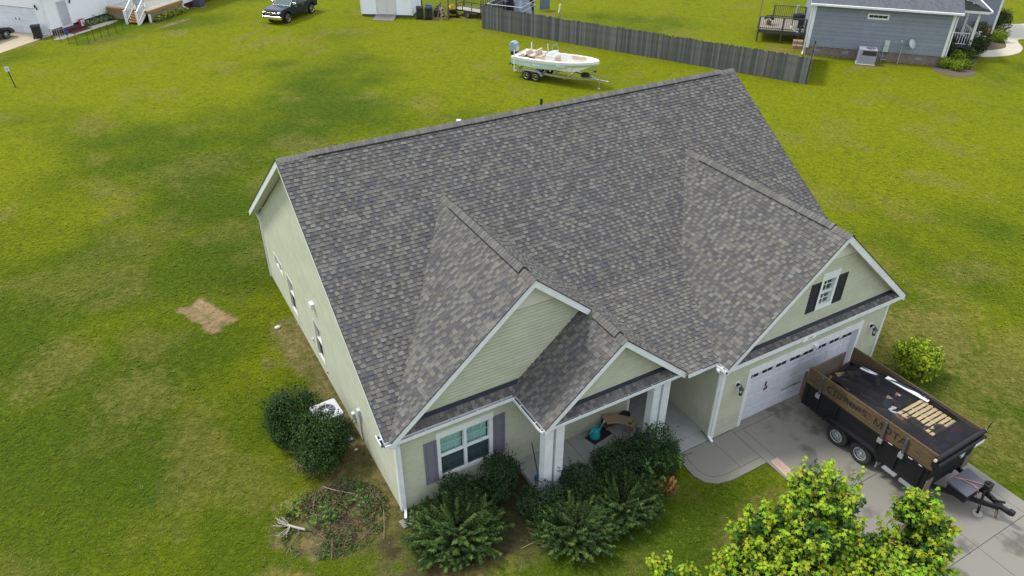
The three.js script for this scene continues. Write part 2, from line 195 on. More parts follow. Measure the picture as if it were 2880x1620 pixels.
// grass tufts standing on the lawn
{
  const bl = [], R = rng(5);
  for (let i = 0; i < 6; i++) { const a = i / 6 * 6.283 + R(), r = 0.25 * R(), w = 0.16, h = 0.6 + 0.5 * R(), l = 0.5 + 0.5 * R(), cx = Math.cos(a), cz = Math.sin(a); bl.push([cx * r - cz * w, 0, cz * r + cx * w], [cx * r + cz * w, 0, cz * r - cx * w], [cx * (r + l), h, cz * (r + l)]); }
  const g = new THREE.BufferGeometry(); g.setAttribute('position', new THREE.Float32BufferAttribute(bl.flat(), 3)); g.computeVertexNormals();
  const C = camera.position, list = [], r = rng(77);
  for (let k = 0; k < 4600000; k++) {
    const x = LX0 + 1 + r() * (LS - 2), z = LZ0 + 1 + r() * 101, dist = Math.hypot(x - C.x, C.y, z - C.z); if (r() > Math.min(1, Math.pow(21 / dist, 1.9)) * sst(58, 34, dist)) continue;
    const ux = x - C.x, uz = z - C.z, dep = (ux * 0.4995 - uz * 0.866) * 0.833 + C.y * 0.554, sx = (ux * 0.866 + uz * 0.4995) / dep, sy = ((ux * 0.4995 - uz * 0.866) * 0.554 - C.y * 0.833) / dep; // as far as the eye sees
    if (dep < 2 || Math.abs(sx) > 0.75 || Math.abs(sy) > 0.46 || hard(x, z)) continue; const L = lawn(x, z); if (r() > L.grass) continue;
    list.push([x, z, dist, L, r(), r(), r()]);
  }
  const im = new THREE.InstancedMesh(g, M([1, 1, 1], { roughness: 0.9, specularIntensity: 0.15, side: THREE.DoubleSide }), list.length), m4 = new THREE.Matrix4(), q = new THREE.Quaternion(), col = new THREE.Color();
  list.forEach(([x, z, dist, L, a, b, c], i) => {
    const s = (0.024 + 0.027 * b) * (c > 0.97 ? 1.8 : 1), f = Math.max(1, Math.pow(dist / 21, 0.5));
    q.setFromAxisAngle(UPV, a * 6.283); m4.compose(V(x, 0, z), q, V(s * 1.2 * f, s * (0.42 + 0.4 * c), s * 1.2 * f)); im.setMatrixAt(i, m4);
    const k = 0.85 + 0.6 * c; let cc = L.c.map((v) => v * k); if (a > 0.93) cc = mixc(cc, [0.24, 0.22, 0.06], 0.5); if (b > 0.94) cc = mixc(cc, [0.05, 0.1, 0.02], 0.6);
    im.setColorAt(i, col.setRGB(...cc));
  });
  im.name = 'grass'; im.castShadow = im.receiveShadow = true; im.userData = { kind: 'stuff', label: 'short mown grass tufts across the lawn', category: 'grass' }; scene.add(im);
  console.log('grass', list.length);
}
// ---------------------------------------------------------------- driveway, walk, paths
function slabs(name, label, list, m) { const g = new THREE.Group(); g.name = numbered(name); g.userData = { kind: 'structure', label }; scene.add(g); list.forEach((P) => obj('slab', prY(P.p, P.y0 ?? -0.1, P.y ?? 0.035, 0.006), m, g)); return g; }
const rect = (x0, x1, z0, z1) => [[x0, z0], [x1, z0], [x1, z1], [x0, z1]];
{
  const L = []; const zs = [1.72, 2.06, 5.4, 8.46, 11.5, 14.5, 20];
  for (let i = 0; i + 1 < zs.length; i++) { L.push({ p: rect(10.63, 10.99, zs[i] + 0.006, zs[i + 1] - 0.006) }, { p: rect(11.0, 13.27, zs[i] + 0.006, zs[i + 1] - 0.006) }, { p: rect(13.285, 15.5, zs[i] + 0.006, zs[i + 1] - 0.006) }, { p: rect(15.51, 15.92, zs[i] + 0.006, zs[i + 1] - 0.006) }); }
  slabs('driveway', 'stained concrete driveway slabs in front of the garage', L, mat.concrete);
  const inner = [[9.78, 1.92], [9.78, 3.2], [9.2, 3.2], [8.85, 3.12], [8.66, 2.95], [8.58, 2.7], [8.62, 2.2], [8.72, 1.92]];
  slabs('walkway', 'curved concrete walkway between porch step and driveway', [{ p: inner }, { p: [[9.79, 1.92], [10.615, 1.92], [10.615, 3.2], [9.79, 3.2]] }, { p: [[10.615, 3.21], [10.615, 3.46], [9.9, 3.47], [9.2, 3.46], [8.75, 3.36], [8.45, 3.12], [8.32, 2.75], [8.36, 2.2], [8.5, 1.92], [8.71, 1.92], [8.61, 2.2], [8.57, 2.7], [8.65, 2.96], [8.84, 3.13], [9.2, 3.21], [9.9, 3.21]] }], mat.concrete);
  slabs('neighbour_driveway', 'pale tan concrete drive beside the white house', [{ p: NDRIVE, y: 0.03 }], M([0.45, 0.37, 0.26], { roughness: 0.9, map: TX.grime }));
  slabs('neighbour_path', 'narrow concrete path along the white house', [{ p: NPATH, y: 0.03 }], M([0.5, 0.44, 0.36], { roughness: 0.9, map: TX.grime }));
  slabs('curved_path', 'curved pale concrete path beside the blue house', [{ p: RPATH, y: 0.04 }], M([0.5, 0.46, 0.38], { roughness: 0.9, map: TX.grime }));
  struct('mulch_bed', prY(MULCH, -0.05, 0.02), mat.mulch).userData.label = 'mulch planting bed at the blue house';
}
// ---------------------------------------------------------------- the house
const house = thing('house', 'cream-sided single-storey house with multi-gabled grey-brown shingle roof', 'house');
const H = { e: 3.108, H: 8.034, zr: -7.234, L: 17.643, x1: 4.3, h1: 6.72, z1: 0.116, l1: 0.124, r1: 8.5, x2: 6.149, h2: 5.158, z2: 1.645, l2: 3.76, x3: 13.549, h3: 6.451, z3: 2.155, l3: 9.612, r3: 17.486, ox: 0.349, zw: -0.239, zg: 1.875, gl: 9.783, gr: 17.13, zb: -14.23 };
const sM = (H.H - H.e) / -H.zr, sG = (H.h1 - H.e) / (H.r1 - H.x1), s3 = (H.h3 - H.e) / (H.x3 - H.l3), sL = (H.h1 - H.e) / (H.x1 - H.l1), s2 = (H.h2 - H.e) / (H.x2 - H.l2);
const zk = -1.61, yk = H.e - sM * zk, s5 = (yk - H.e) / (1.75 - zk);
// roof planes: height over plan, convex plan pieces, eave direction
const za = -(H.h1 - H.e) / sM, zc = -(H.h3 - H.e) / sM; // where the two ridges die into the main slope
const xk1 = H.r1 - (yk - H.e) / sG, xk3 = H.l3 + (yk - H.e) / s3, zq = -(H.h2 - H.e) / sM;
const PLANES = [
  { y: (x, z) => H.e - sM * z, up: [0, sM, -1], eave: [0, H.e, 0], P: [[[0, H.zr], [H.L, H.zr], [H.L, za], [0, za]], [[0, za], [H.x1, za], [H.l1, 0], [0, 0]], [[H.x1, za], [H.x3, za], [H.x3, zc], [xk3, zk], [xk1, zk]], [[H.x3, za], [H.L, za], [H.L, 0], [H.r3, 0], [H.x3, zc]]] },
  { y: (x, z) => yk - s5 * (z - zk), up: [0, s5, -1], eave: [0, H.e, 1.75], P: [[[xk1, zk], [xk3, zk], [H.l3, 1.75], [H.r1, 1.75]]] },
  { y: (x, z) => H.e + sL * (x - H.l1), up: [1, sL, 0], eave: [H.l1, H.e, 0], P: [[[H.x1, za], [H.x1, H.z1], [H.l1, H.z1], [H.l1, 0]]] },
  { y: (x, z) => H.e + sG * (H.r1 - x), up: [-1, sG, 0], eave: [H.r1, H.e, 0], P: [[[H.x1, za], [H.x2, zq], [H.x2, H.z1], [H.x1, H.z1]], [[H.x2, zq], [xk1, zk], [H.r1 - 0.04, H.z2], [H.x2, H.z2]]] },
  { y: (x, z) => H.e + s2 * (x - H.l2), up: [1, s2, 0], eave: [H.l2, H.e, 0], P: [[[H.l2, H.z2], [H.x2, H.z2], [H.x2, H.zw], [4.1, H.zw], [H.l2, 0.02]]] },
  { y: (x, z) => H.e + s3 * (x - H.l3), up: [1, s3, 0], eave: [H.l3, H.e, 0], P: [[[H.x3, zc], [xk3, zk], [H.l3, 1.75], [H.l3, H.z3], [H.x3, H.z3]]] },
  { y: (x, z) => H.e + s3 * (H.r3 - x), up: [-1, s3, 0], eave: [H.r3, H.e, 0], P: [[[H.x3, zc], [H.x3, H.z3], [H.r3, H.z3], [H.r3, 0]]] },
  // pent roofs below the gables
  { y: (x, z) => 3.1 + 1.05 * (0.03 - z), up: [0, 1.05, -1], eave: [0, 3.1, 0.03], P: [[[0.32, 0.03], [H.l2 - 0.005, 0.03], [4.07, -0.235], [0.62, -0.235]]], pent: 1 },
  { y: (x, z) => 3.1 + 1.0 * (1.56 - z), up: [0, 1, -1], eave: [0, 3.1, 1.56], P: [[[H.l2 + 0.2, 1.56], [H.r1 - 0.2, 1.56], [H.r1 - 0.5, 1.3], [H.l2 + 0.5, 1.3]]], pent: 1 },
  { y: (x, z) => 3.1 + 0.9 * (2.13 - z), up: [0, 0.9, -1], eave: [0, 3.1, 2.13], P: [[[H.l3 + 0.16, 2.13], [H.r3 - 0.16, 2.13], [H.r3 - 0.46, 1.88], [H.l3 + 0.46, 1.88]]], pent: 1 },
];
function clip(P, C) { // Sutherland-Hodgman, both counter-clockwise
  for (let i = 0; i < C.length && P.length; i++) { const [ax, ay] = C[i], [bx_, by] = C[(i + 1) % C.length], ins = (p) => (bx_ - ax) * (p[1] - ay) - (by - ay) * (p[0] - ax), out = []; for (let j = 0; j < P.length; j++) { const p = P[j], q = P[(j + 1) % P.length], a = ins(p), b = ins(q); if (a >= -1e-9) out.push(p); if ((a > 0 && b < 0) || (a < 0 && b > 0)) { const t = a / (a - b); out.push([p[0] + (q[0] - p[0]) * t, p[1] + (q[1] - p[1]) * t]); } } P = out; } return P; }
const areaOf = (P) => { let a = 0; for (let i = 0; i < P.length; i++) { const [x, y] = P[i], [u, v] = P[(i + 1) % P.length]; a += x * v - u * y; } return a / 2; };
const PAL = [[0.0712, 0.0736, 0.0832], [0.0869, 0.0885, 0.0965], [0.0941, 0.0845, 0.0813], [0.1127, 0.1015, 0.0959], [0.1245, 0.1237, 0.1189], [0.1585, 0.1553, 0.1441], [0.1879, 0.1831, 0.1679], [0.0963, 0.0963, 0.0995], [0.139, 0.1358, 0.1302]];
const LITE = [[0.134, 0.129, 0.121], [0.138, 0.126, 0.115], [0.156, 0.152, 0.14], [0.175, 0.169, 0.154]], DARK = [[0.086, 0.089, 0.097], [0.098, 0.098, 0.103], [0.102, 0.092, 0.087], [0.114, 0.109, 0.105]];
const deckG = [], tabs = [], EXP = 0.127;
{
  const r = rng(11), C = camera.position;
  for (const pl of PLANES) {
    const up = V(...pl.up).normalize(), U = V(Math.abs(pl.up[0]) > 0 ? 0 : 1, 0, Math.abs(pl.up[0]) > 0 ? 1 : 0), N = U.clone().cross(up); if (N.y < 0) { N.negate(); U.negate(); } // u x v = n
    const E = V(...pl.eave), uv = ([x, z]) => { const q = V(x, pl.y(x, z), z).sub(E); return [q.dot(U), q.dot(up)]; };
    const at = (u, v, h) => E.clone().addScaledVector(U, u).addScaledVector(up, v).addScaledVector(N, h);
    const polys = pl.P.map((P) => { P = P.map(uv); return areaOf(P) < 0 ? P.reverse() : P; });
    for (const P of polys) { const b = P.map(([u, v]) => at(u, v, -0.012).toArray()); for (let i = 1; i + 1 < b.length; i++) deckG.push(quads([[b[0], b[i], b[i + 1], b[0]]])); }
    const all = polys.flat(), u0 = Math.min(...all.map((p) => p[0])), u1 = Math.max(...all.map((p) => p[0])), v0 = Math.min(...all.map((p) => p[1])), v1 = Math.max(...all.map((p) => p[1])), top = pl.pent ? v1 - 0.14 : v1;
    if (pl.pent) { const P = polys[0], cut = clip(P, [[u0 - 1, top], [u1 + 1, top], [u1 + 1, v1 + 1], [u0 - 1, v1 + 1]]); pl.flash = cut.map(([u, v]) => at(u, v, 0.012).toArray()); }
    for (let row = Math.floor(v0 / EXP) - 1; row * EXP < top; row++) {
      let u = u0 - 0.3 * r(), hi = r() > 0.5; const drift = r();
      while (u < u1) {
        const w = hi ? 0.09 + 0.08 * r() : 0.08 + 0.09 * r(), a = row * EXP, b = Math.min(a + EXP + 0.004, top), jag = (r() - 0.5) * 0.004;
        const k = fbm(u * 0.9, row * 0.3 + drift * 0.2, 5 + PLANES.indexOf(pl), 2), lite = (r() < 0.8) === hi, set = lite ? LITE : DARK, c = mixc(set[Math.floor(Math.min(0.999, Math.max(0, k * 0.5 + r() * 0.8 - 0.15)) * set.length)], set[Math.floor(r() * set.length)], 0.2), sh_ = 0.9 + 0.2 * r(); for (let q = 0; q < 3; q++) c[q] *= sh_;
        for (const P of polys) {
          const T = clip([[u + 0.0015, a + jag], [u + w - 0.0015, a + jag], [u + w - 0.0015, b], [u + 0.0015, b]], P); if (T.length < 3 || areaOf(T) < 2e-5) continue;
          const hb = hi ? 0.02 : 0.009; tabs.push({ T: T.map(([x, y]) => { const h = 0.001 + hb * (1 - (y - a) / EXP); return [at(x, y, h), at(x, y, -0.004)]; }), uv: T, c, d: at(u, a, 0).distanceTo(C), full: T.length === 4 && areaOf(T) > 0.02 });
        }
        u += w; hi = !hi;
      }
    }
  }
  tabs.sort((a, b) => a.d - b.d);
}
const EDGE = [0.016, 0.016, 0.018]; // cut asphalt edge, near-black so it also paints the shadow line between courses
function tabGeo(list) {
  const p = [], n = [], c = [], uv = [], A = V(0, 0, 0), B = V(0, 0, 0);
  for (const t of list) {
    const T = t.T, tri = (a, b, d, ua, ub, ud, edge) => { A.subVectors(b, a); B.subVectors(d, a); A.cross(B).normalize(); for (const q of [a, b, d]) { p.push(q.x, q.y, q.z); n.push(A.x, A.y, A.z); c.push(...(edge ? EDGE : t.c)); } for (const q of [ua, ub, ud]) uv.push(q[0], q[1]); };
    for (let i = 1; i + 1 < T.length; i++) tri(T[0][0], T[i][0], T[i + 1][0], t.uv[0], t.uv[i], t.uv[i + 1]);
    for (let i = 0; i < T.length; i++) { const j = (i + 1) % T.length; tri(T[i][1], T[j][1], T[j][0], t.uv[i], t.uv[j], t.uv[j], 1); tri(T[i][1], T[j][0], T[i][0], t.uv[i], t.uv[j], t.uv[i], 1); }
  }
  const g = new THREE.BufferGeometry(); for (const [k, a, s] of [['position', p, 3], ['normal', n, 3], ['color', c, 3], ['uv', uv, 2]]) g.setAttribute(k, new THREE.Float32BufferAttribute(a, s)); return g;
}
// deck, back slope
const roof = obj('roof', [...deckG, quads([[[0, H.H, H.zr], [H.L, H.H, H.zr], [H.L, H.e, 2 * H.zr], [0, H.e, 2 * H.zr]]])], mat.roofBack, house);
roof.userData.label = 'grey-brown architectural shingle roof';
{
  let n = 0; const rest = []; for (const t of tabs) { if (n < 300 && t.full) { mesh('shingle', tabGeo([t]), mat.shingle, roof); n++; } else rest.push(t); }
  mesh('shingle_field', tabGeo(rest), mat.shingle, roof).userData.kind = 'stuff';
  console.log('tabs', tabs.length);
  // ridge vents and caps
  const r = rng(21), capMats = [[0.125, 0.12, 0.112], [0.155, 0.15, 0.137], [0.11, 0.107, 0.105], [0.14, 0.129, 0.117]].map((c) => M(c, { roughness: 0.93, map: TX.granule }));
  const ridge = (a, b, sl, sr, v0, v1) => { // a to b, slopes on the left and right of the way
    const A = V(...a), B = V(...b), D = B.clone().sub(A), L = D.length(); D.normalize(); const S = V(-D.z, 0, D.x); // right-hand side
    const rows = Math.round(L / EXP), prof = [[-0.15, 0.15 * sl], [-0.05, 0.036 * sl + 0.006], [0, 0], [0.05, 0.036 * sr + 0.006], [0.15, 0.15 * sr]];
    for (let i = 0; i < rows; i++) {
      const t0 = i * L / rows - 0.0, t1 = (i + 1) * L / rows + 0.03, tm = (t0 + t1) / 2, vent = tm > v0 && tm < v1 ? 0.05 : 0.006, q = [];
      const pt = (k, t, h) => A.clone().addScaledVector(D, t).addScaledVector(S, prof[k][0]).add(V(0, h - prof[k][1], 0)).toArray();
      const ha = vent + 0.024, hb = vent + 0.005; // the lower end of each cap lies over the next
      for (let k = 0; k < 4; k++) q.push([pt(k, t0, hb), pt(k + 1, t0, hb), pt(k + 1, t1, ha), pt(k, t1, ha)], [pt(k, t1, ha), pt(k + 1, t1, ha), pt(k + 1, t1, hb - 0.004), pt(k, t1, hb - 0.004)]);
      q.push([pt(0, t0, hb), pt(0, t1, ha), pt(0, t1, hb - 0.008), pt(0, t0, hb - 0.008)], [pt(4, t0, hb), pt(4, t1, ha), pt(4, t1, hb - 0.008), pt(4, t0, hb - 0.008)]);
      obj('ridge_cap', quads(q), capMats[Math.floor(r() * 4)], roof);
    }
    const vp = (s, t, h) => A.clone().addScaledVector(D, t).addScaledVector(S, s).add(V(0, h - Math.abs(s) * (s < 0 ? sl : sr), 0)).toArray(), vq = [];
    for (const s of [-0.152, 0.152]) vq.push([vp(s, v0, 0.004), vp(s, v1, 0.004), vp(s, v1, 0.052), vp(s, v0, 0.052)], [vp(0, v1, 0), vp(s, v1, 0.004), vp(s, v1, 0.052), vp(0, v1, 0.052)]);
    obj('ridge_vent', quads(vq), mat.vent, roof);
  };
  ridge([0, H.H, H.zr], [H.L, H.H, H.zr], sM, sM, 0.9, 16.9);
  ridge([H.x1, H.h1, za + 0.1], [H.x1, H.h1, H.z1 + 0.01], sG, sL, 0.6, 4.75);
  ridge([H.x2, H.h2, H.z1 - 0.05], [H.x2, H.h2, H.z2 + 0.01], sG, s2, 0.25, 1.25);
  ridge([H.x3, H.h3, zc + 0.1], [H.x3, H.h3, H.z3 + 0.01], s3, s3, 0.8, 6.3);
  for (const pl of PLANES) if (pl.flash) obj('flashing', pl.flash.slice(1, -1).map((_, i) => quads([[pl.flash[0], pl.flash[i + 1], pl.flash[i + 2], pl.flash[0]]])), mat.flash, roof);
  // vent pipe just past the main ridge
  obj('vent_pipe', [cyl([9.4, 7.2, H.zr - 0.7], [9.4, 8.02, H.zr - 0.7], 0.05)], mat.blackMatte, roof); obj('vent_pipe', [cyl([6.1, 7.3, H.zr - 0.5], [6.1, 7.9, H.zr - 0.5], 0.06), cyl([6.1, 7.89, H.zr - 0.5], [6.1, 7.93, H.zr - 0.5], 0.085)], mat.trim, roof);
}
// rake boards, fascia, soffits
const trimP = (name, gs, m = mat.trim) => obj(name, gs, m, house);
function rake(xa, ya, xb, yb, z, zin, hgt = 0.24) { // a board under the edge of a gable slope, with its soffit
  const dn = [0, -hgt]; trimP('rake_board', prZ([[xa, ya - 0.015], [xb, yb - 0.015], [xb + dn[0], yb - hgt], [xa + dn[0], ya - hgt]], z - 0.028, z - 0.002), mat.white);
  trimP('rake_soffit', quads([[[xa, ya - hgt + 0.02, z - 0.02], [xb, yb - hgt + 0.02, z - 0.02], [xb, yb - hgt + 0.02, zin], [xa, ya - hgt + 0.02, zin]]]), mat.soffit);
  trimP('drip_edge', prZ([[xa, ya + 0.008], [xb, yb + 0.008], [xb, yb - 0.016], [xa, ya - 0.016]], z, z + 0.012), mat.flash);
}
rake(H.l1, H.e, H.x1, H.h1, H.z1, H.zw); rake(H.x1, H.h1, H.x2 + 0.08, H.h2 - 0.07, H.z1, H.zw);
rake(H.l2, H.e, H.x2, H.h2, H.z2, 1.3); rake(H.x2, H.h2, H.r1, H.e, H.z2, 1.3);
rake(H.l3, H.e, H.x3, H.h3, H.z3, H.zg, 0.26); rake(H.x3, H.h3, H.r3, H.e, H.z3, H.zg, 0.26);
for (const [xa, w] of [[0, 1], [H.L, -1]]) for (const zz of [0, 2 * H.zr]) {
  const x0 = xa + w * 0.004, x1 = xa + w * 0.03, s = zz === 0 ? 1 : -1, P = [[zz, H.e - 0.015], [H.zr, H.H - 0.015], [H.zr, H.H - 0.24], [zz, H.e - 0.24]];
  trimP('rake_board', prX(P, Math.min(x0, x1), Math.max(x0, x1)), mat.white);
  const xi = xa + w * (w > 0 ? H.ox : H.L - H.gr); trimP('rake_soffit', quads([[[x1, H.e - 0.22, zz], [x1, H.H - 0.22, H.zr], [xi, H.H - 0.22, H.zr], [xi, H.e - 0.22, zz]]]), mat.soffit);
  trimP('drip_edge', prX([[zz, H.e + 0.01], [H.zr, H.H + 0.01], [H.zr, H.H - 0.016], [zz, H.e - 0.016]], Math.min(xa - w * 0.012, xa), Math.max(xa - w * 0.012, xa)), mat.flash);
}
// eave fascia and soffit boards (x0, x1, z0, z1)
trimP('fascia', [bx(0.02, 3.7, 2.94, 3.09, -0.03, -0.005), bx(0.3, 9.7, 2.93, 2.95, -0.24, 0.0)], mat.white);
trimP('fascia', [bx(3.79, 8.5, 2.94, 3.09, 1.47, 1.495), bx(8.5, 9.63, 2.94, 3.09, 1.6, 1.625), bx(9.63, 9.655, 2.94, 3.09, 1.6, 2.15), bx(3.79, 3.815, 2.94, 3.09, 0, 1.47)], mat.white);
trimP('porch_ceiling', [bx(3.82, 9.76, 2.95, 2.975, 0.0, 1.6)], mat.soffit);
trimP('fascia', [bx(H.l3 + 0.02, H.r3 - 0.02, 2.97, 3.1, 2.135, 2.15), bx(H.l3 + 0.02, H.r3 - 0.02, 2.95, 2.97, 1.88, 2.15), bx(H.r3 - 0.03, H.r3 - 0.005, 2.94, 3.09, 0, 2.14)], mat.white);
trimP('fascia', [bx(0.02, H.L - 0.02, 2.93, 3.08, 2 * H.zr + 0.01, 2 * H.zr + 0.03), bx(0.34, 17.1, 2.93, 2.95, 2 * H.zr + 0.03, H.zb)], mat.white);
// gutters: open troughs
function gutter(a, b, out) { // along a-b at lip height, out = unit xz pointing away from the roof
  const [ax, az] = a, [bx_, bz] = b, y = 3.06, w = 0.105, h = 0.1, o = out, f = (s, t) => { const px = s ? bx_ : ax, pz = s ? bz : az; return [px + o[0] * t, pz + o[1] * t]; };
  const slab = (t0, t1, y0, y1) => { const P = [f(0, t0), f(1, t0), f(1, t1), f(0, t1)]; return prY(areaOf(P.map(([x, z]) => [x, -z])) < 0 ? P.reverse() : P, y0, y1); };
  const g = obj('gutter', [slab(0, w, y - h, y - h + 0.006), slab(w - 0.006, w, y - h, y), slab(w - 0.016, w + 0.004, y - 0.006, y + 0.006), slab(0, 0.006, y - h, y + 0.02)], mat.white, house);
  const L = Math.hypot(bx_ - ax, bz - az), k = Math.max(1, Math.round(L / 0.75)); for (let i = 0; i < k; i++) { const t = (i + 0.5) / k, cx = ax + (bx_ - ax) * t, cz = az + (bz - az) * t; obj('gutter_strap', bar([cx, y - 0.002, cz], [cx + o[0] * w, y - 0.002, cz + o[1] * w], 0.03, 0.006), mat.white, g); }
  obj('gutter_shade', slab(0.008, w - 0.008, y - h + 0.007, y - h + 0.03), mat.flash, g); return g;  // dark strip along the trough bottom stands in for the shade inside
}
gutter([-0.03, 0.0], [3.74, 0.0], [0, 1]); gutter([-0.0, -0.4], [-0.0, 0.0], [-1, 0]); gutter([3.775, 0.1], [3.775, 1.6], [-1, 0]); gutter([3.67, 1.5], [8.54, 1.5], [0, 1]); gutter([8.56, 1.645], [9.62, 1.645], [0, 1]); gutter([9.625, 1.75], [9.625, 2.16], [-1, 0]);
trimP('gutter_cap', [bx(8.5, 9.0, 2.96, 3.1, 1.735, 1.76)], mat.white);
// ---------------------------------------------------------------- walls with lapped boards
function wall(O, U, N, poly, holes, opt = {}) {
  const Uv = V(...U), Nv = V(...N), Ov = V(...O), at = (u, v, n) => Ov.clone().addScaledVector(Uv, u).add(V(0, v, 0)).addScaledVector(Nv, n).toArray();
  const hp = holes.map(([u0, u1, v0, v1]) => [[u0, v0], [u1, v0], [u1, v1], [u0, v1]]), core = ext(poly, 0.12, hp), bas = new THREE.Matrix4().makeBasis(Uv, V(0, 1, 0), Nv); bas.setPosition(Ov.clone().addScaledVector(Nv, -0.12)); core.applyMatrix4(bas);
  const w = obj('wall', core, opt.core || mat.sidingB, opt.parent || house), vs = poly.map((p) => p[1]), v0 = Math.min(...vs), v1 = Math.max(...vs), ex = opt.ex || 0.108, m = opt.m || [mat.siding, mat.sidingB];
  const span = (v) => { const c = []; for (let i = 0; i < poly.length; i++) { const [a, b] = poly[i], [x, y] = poly[(i + 1) % poly.length]; if (Math.abs(b - y) < 1e-9) { if (Math.abs(b - v) < 1e-6) c.push(a, x); continue; } const t = (v - b) / (y - b); if (t >= -1e-6 && t <= 1 + 1e-6) c.push(a + (x - a) * t); } return c.length ? [Math.min(...c), Math.max(...c)] : null; };
  let i = 0; for (let v = v0; v < v1 - 0.01; v += ex, i++) {
    const vt = Math.min(v + ex, v1 - 1e-4), A = span(v + 1e-5), B = span(vt); if (!A || !B) continue; let segs = [[A[0], A[1], B[0], B[1]]];
    for (const [h0, h1, g0, g1] of holes) if (v < g1 - 0.02 && vt > g0 + 0.02) segs = segs.flatMap(([a, b, c, d]) => { const o = []; if (h0 > a && h0 < b) o.push([a, h0, c, h0]); if (h1 < b && h1 > a) o.push([h1, b, h1, d]); if (h1 <= a || h0 >= b) o.push([a, b, c, d]); return o; });
    for (const [a, b, c, d] of segs) { const k = 1 - 0.02 / ex, vm = v + (vt - v) * k, am = a + (c - a) * k, bm = b + (d - b) * k, q = [at(a, v, 0), at(b, v, 0), at(b, v, 0.03), at(a, v, 0.03), at(bm, vm, 0.018), at(am, vm, 0.018), at(bm, vm, 0), at(am, vm, 0)]; obj('siding_board', quads([[q[0], q[1], q[2], q[3]], [q[3], q[2], q[4], q[5]], [q[5], q[4], q[6], q[7]], [q[0], q[3], q[5], q[7]], [q[1], q[6], q[4], q[2]]]), m[((i * 7 + 3) % 5 < 3 ? 0 : 1) % m.length], w); }
  }
  return w;
}
// a window: hole (u0,u1,v0,v1) in a wall of origin O, U, N
function windowAt(O, U, N, [u0, u1, v0, v1], o = {}) {
  const Uv = V(...U), Nv = V(...N), B = new THREE.Matrix4().makeBasis(Uv, V(0, 1, 0), Nv).setPosition(V(...O)), b = (a0, a1, b0, b1, c0, c1) => bx(a0, a1, b0, b1, c0, c1).applyMatrix4(B), t = o.t ?? 0.07, par = o.parent || house, FM = o.frame || mat.white;
  const fr = [b(u0 - t, u0 + 0.03, v0 - t, v1, -0.1, 0.035), b(u1 - 0.03, u1 + t, v0 - t, v1, -0.1, 0.035), b(u0 + 0.03, u1 - 0.03, v0 - t, v0 + 0.03, -0.1, 0.03), b(u0 + 0.03, u1 - 0.03, v1 - 0.03, v1, -0.1, 0.03)];
  if (o.head) fr.push(b(u0 - t - 0.02, u1 + t + 0.02, v1 + 0.002, v1 + o.head, 0.0, 0.045)); else fr.push(b(u0 - t, u1 + t, v1 + 0.002, v1 + t, -0.1, 0.032));
  const w = obj('window', fr, FM, par), n = o.units || 1, du = (u1 - u0) / n;
  for (let k = 0; k < n; k++) {
    const a = u0 + k * du + 0.03, c = u0 + (k + 1) * du - 0.03; if (k) obj('mullion', b(a - 0.075, a + 0.015, v0 + 0.03, v1 - 0.03, -0.09, 0.025), FM, w);
    const vm = (v0 + v1) / 2; if (!o.fixed) obj('meeting_rail', b(a, c, vm - 0.025, vm + 0.025, -0.085, 0.0), FM, w);
    for (const [p, q, top] of o.fixed ? [[v0 + 0.03, v1 - 0.03, 1]] : [[v0 + 0.03, vm - 0.025, 0], [vm + 0.025, v1 - 0.03, 1]]) {
      obj('pane', b(a, c, p, q, -0.056 - (top ? 0 : 0.02), -0.052 - (top ? 0 : 0.02)), mat.glass, w);
      const nx = o.nx ?? 3, ny = o.ny ?? 2, MM = o.muntin || FM; if (top || !o.plainLow) for (let i = 1; i < nx; i++) obj('muntin', b(a + (c - a) * i / nx - 0.008, a + (c - a) * i / nx + 0.008, p, q, -0.07, -0.044), MM, w); if (top || !o.plainLow) for (let i = 1; i < ny; i++) obj('muntin', b(a, c, p + (q - p) * i / ny - 0.008, p + (q - p) * i / ny + 0.008, -0.069, -0.045), MM, w);
      if (!top && o.screen) obj('insect_screen', b(a, c, p, q, -0.04, -0.038), o.screen, w);
    }
    if (o.blind) { const L = []; const step = 0.06; for (let v = v0 + 0.03; v < v1 - 0.05; v += step) L.push(b(a + 0.01, c - 0.01, v, v + step * 0.86, -0.18, -0.17)); obj('blind', L, mat.blind, w).userData.kind = 'stuff'; }
  }
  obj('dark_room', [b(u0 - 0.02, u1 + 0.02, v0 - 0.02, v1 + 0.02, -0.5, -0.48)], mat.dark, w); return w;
}
function shutter(O, U, N, [u0, u1, v0, v1], m) { const B = new THREE.Matrix4().makeBasis(V(...U), V(0, 1, 0), V(...N)).setPosition(V(...O)), b = (a0, a1, b0, b1, c0, c1) => bx(a0, a1, b0, b1, c0, c1).applyMatrix4(B), f = 0.055, vm = v0 + (v1 - v0) * 0.5; const s = obj('shutter', [b(u0, u0 + f, v0, v1, 0.017, 0.05), b(u1 - f, u1, v0, v1, 0.017, 0.05), b(u0 + f, u1 - f, v0, v0 + f, 0.017, 0.05), b(u0 + f, u1 - f, v1 - f, v1, 0.017, 0.05), b(u0 + f, u1 - f, vm - f / 2, vm + f / 2, 0.017, 0.05), b(u0 + f, u1 - f, v0 + f, vm - f / 2, 0.017, 0.032), b(u0 + f, u1 - f, vm + f / 2, v1 - f, 0.017, 0.032)], m, house); for (const [a, c] of [[v0 + f, vm - f / 2], [vm + f / 2, v1 - f]]) obj('raised_panel', b(u0 + f + 0.03, u1 - f - 0.03, a + 0.03, c - 0.03, 0.03, 0.042), m, s); return s; }
const FX = [1, 0, 0], FZ = [0, 0, 1], LX = [0, 0, 1], LN = [-1, 0, 0];
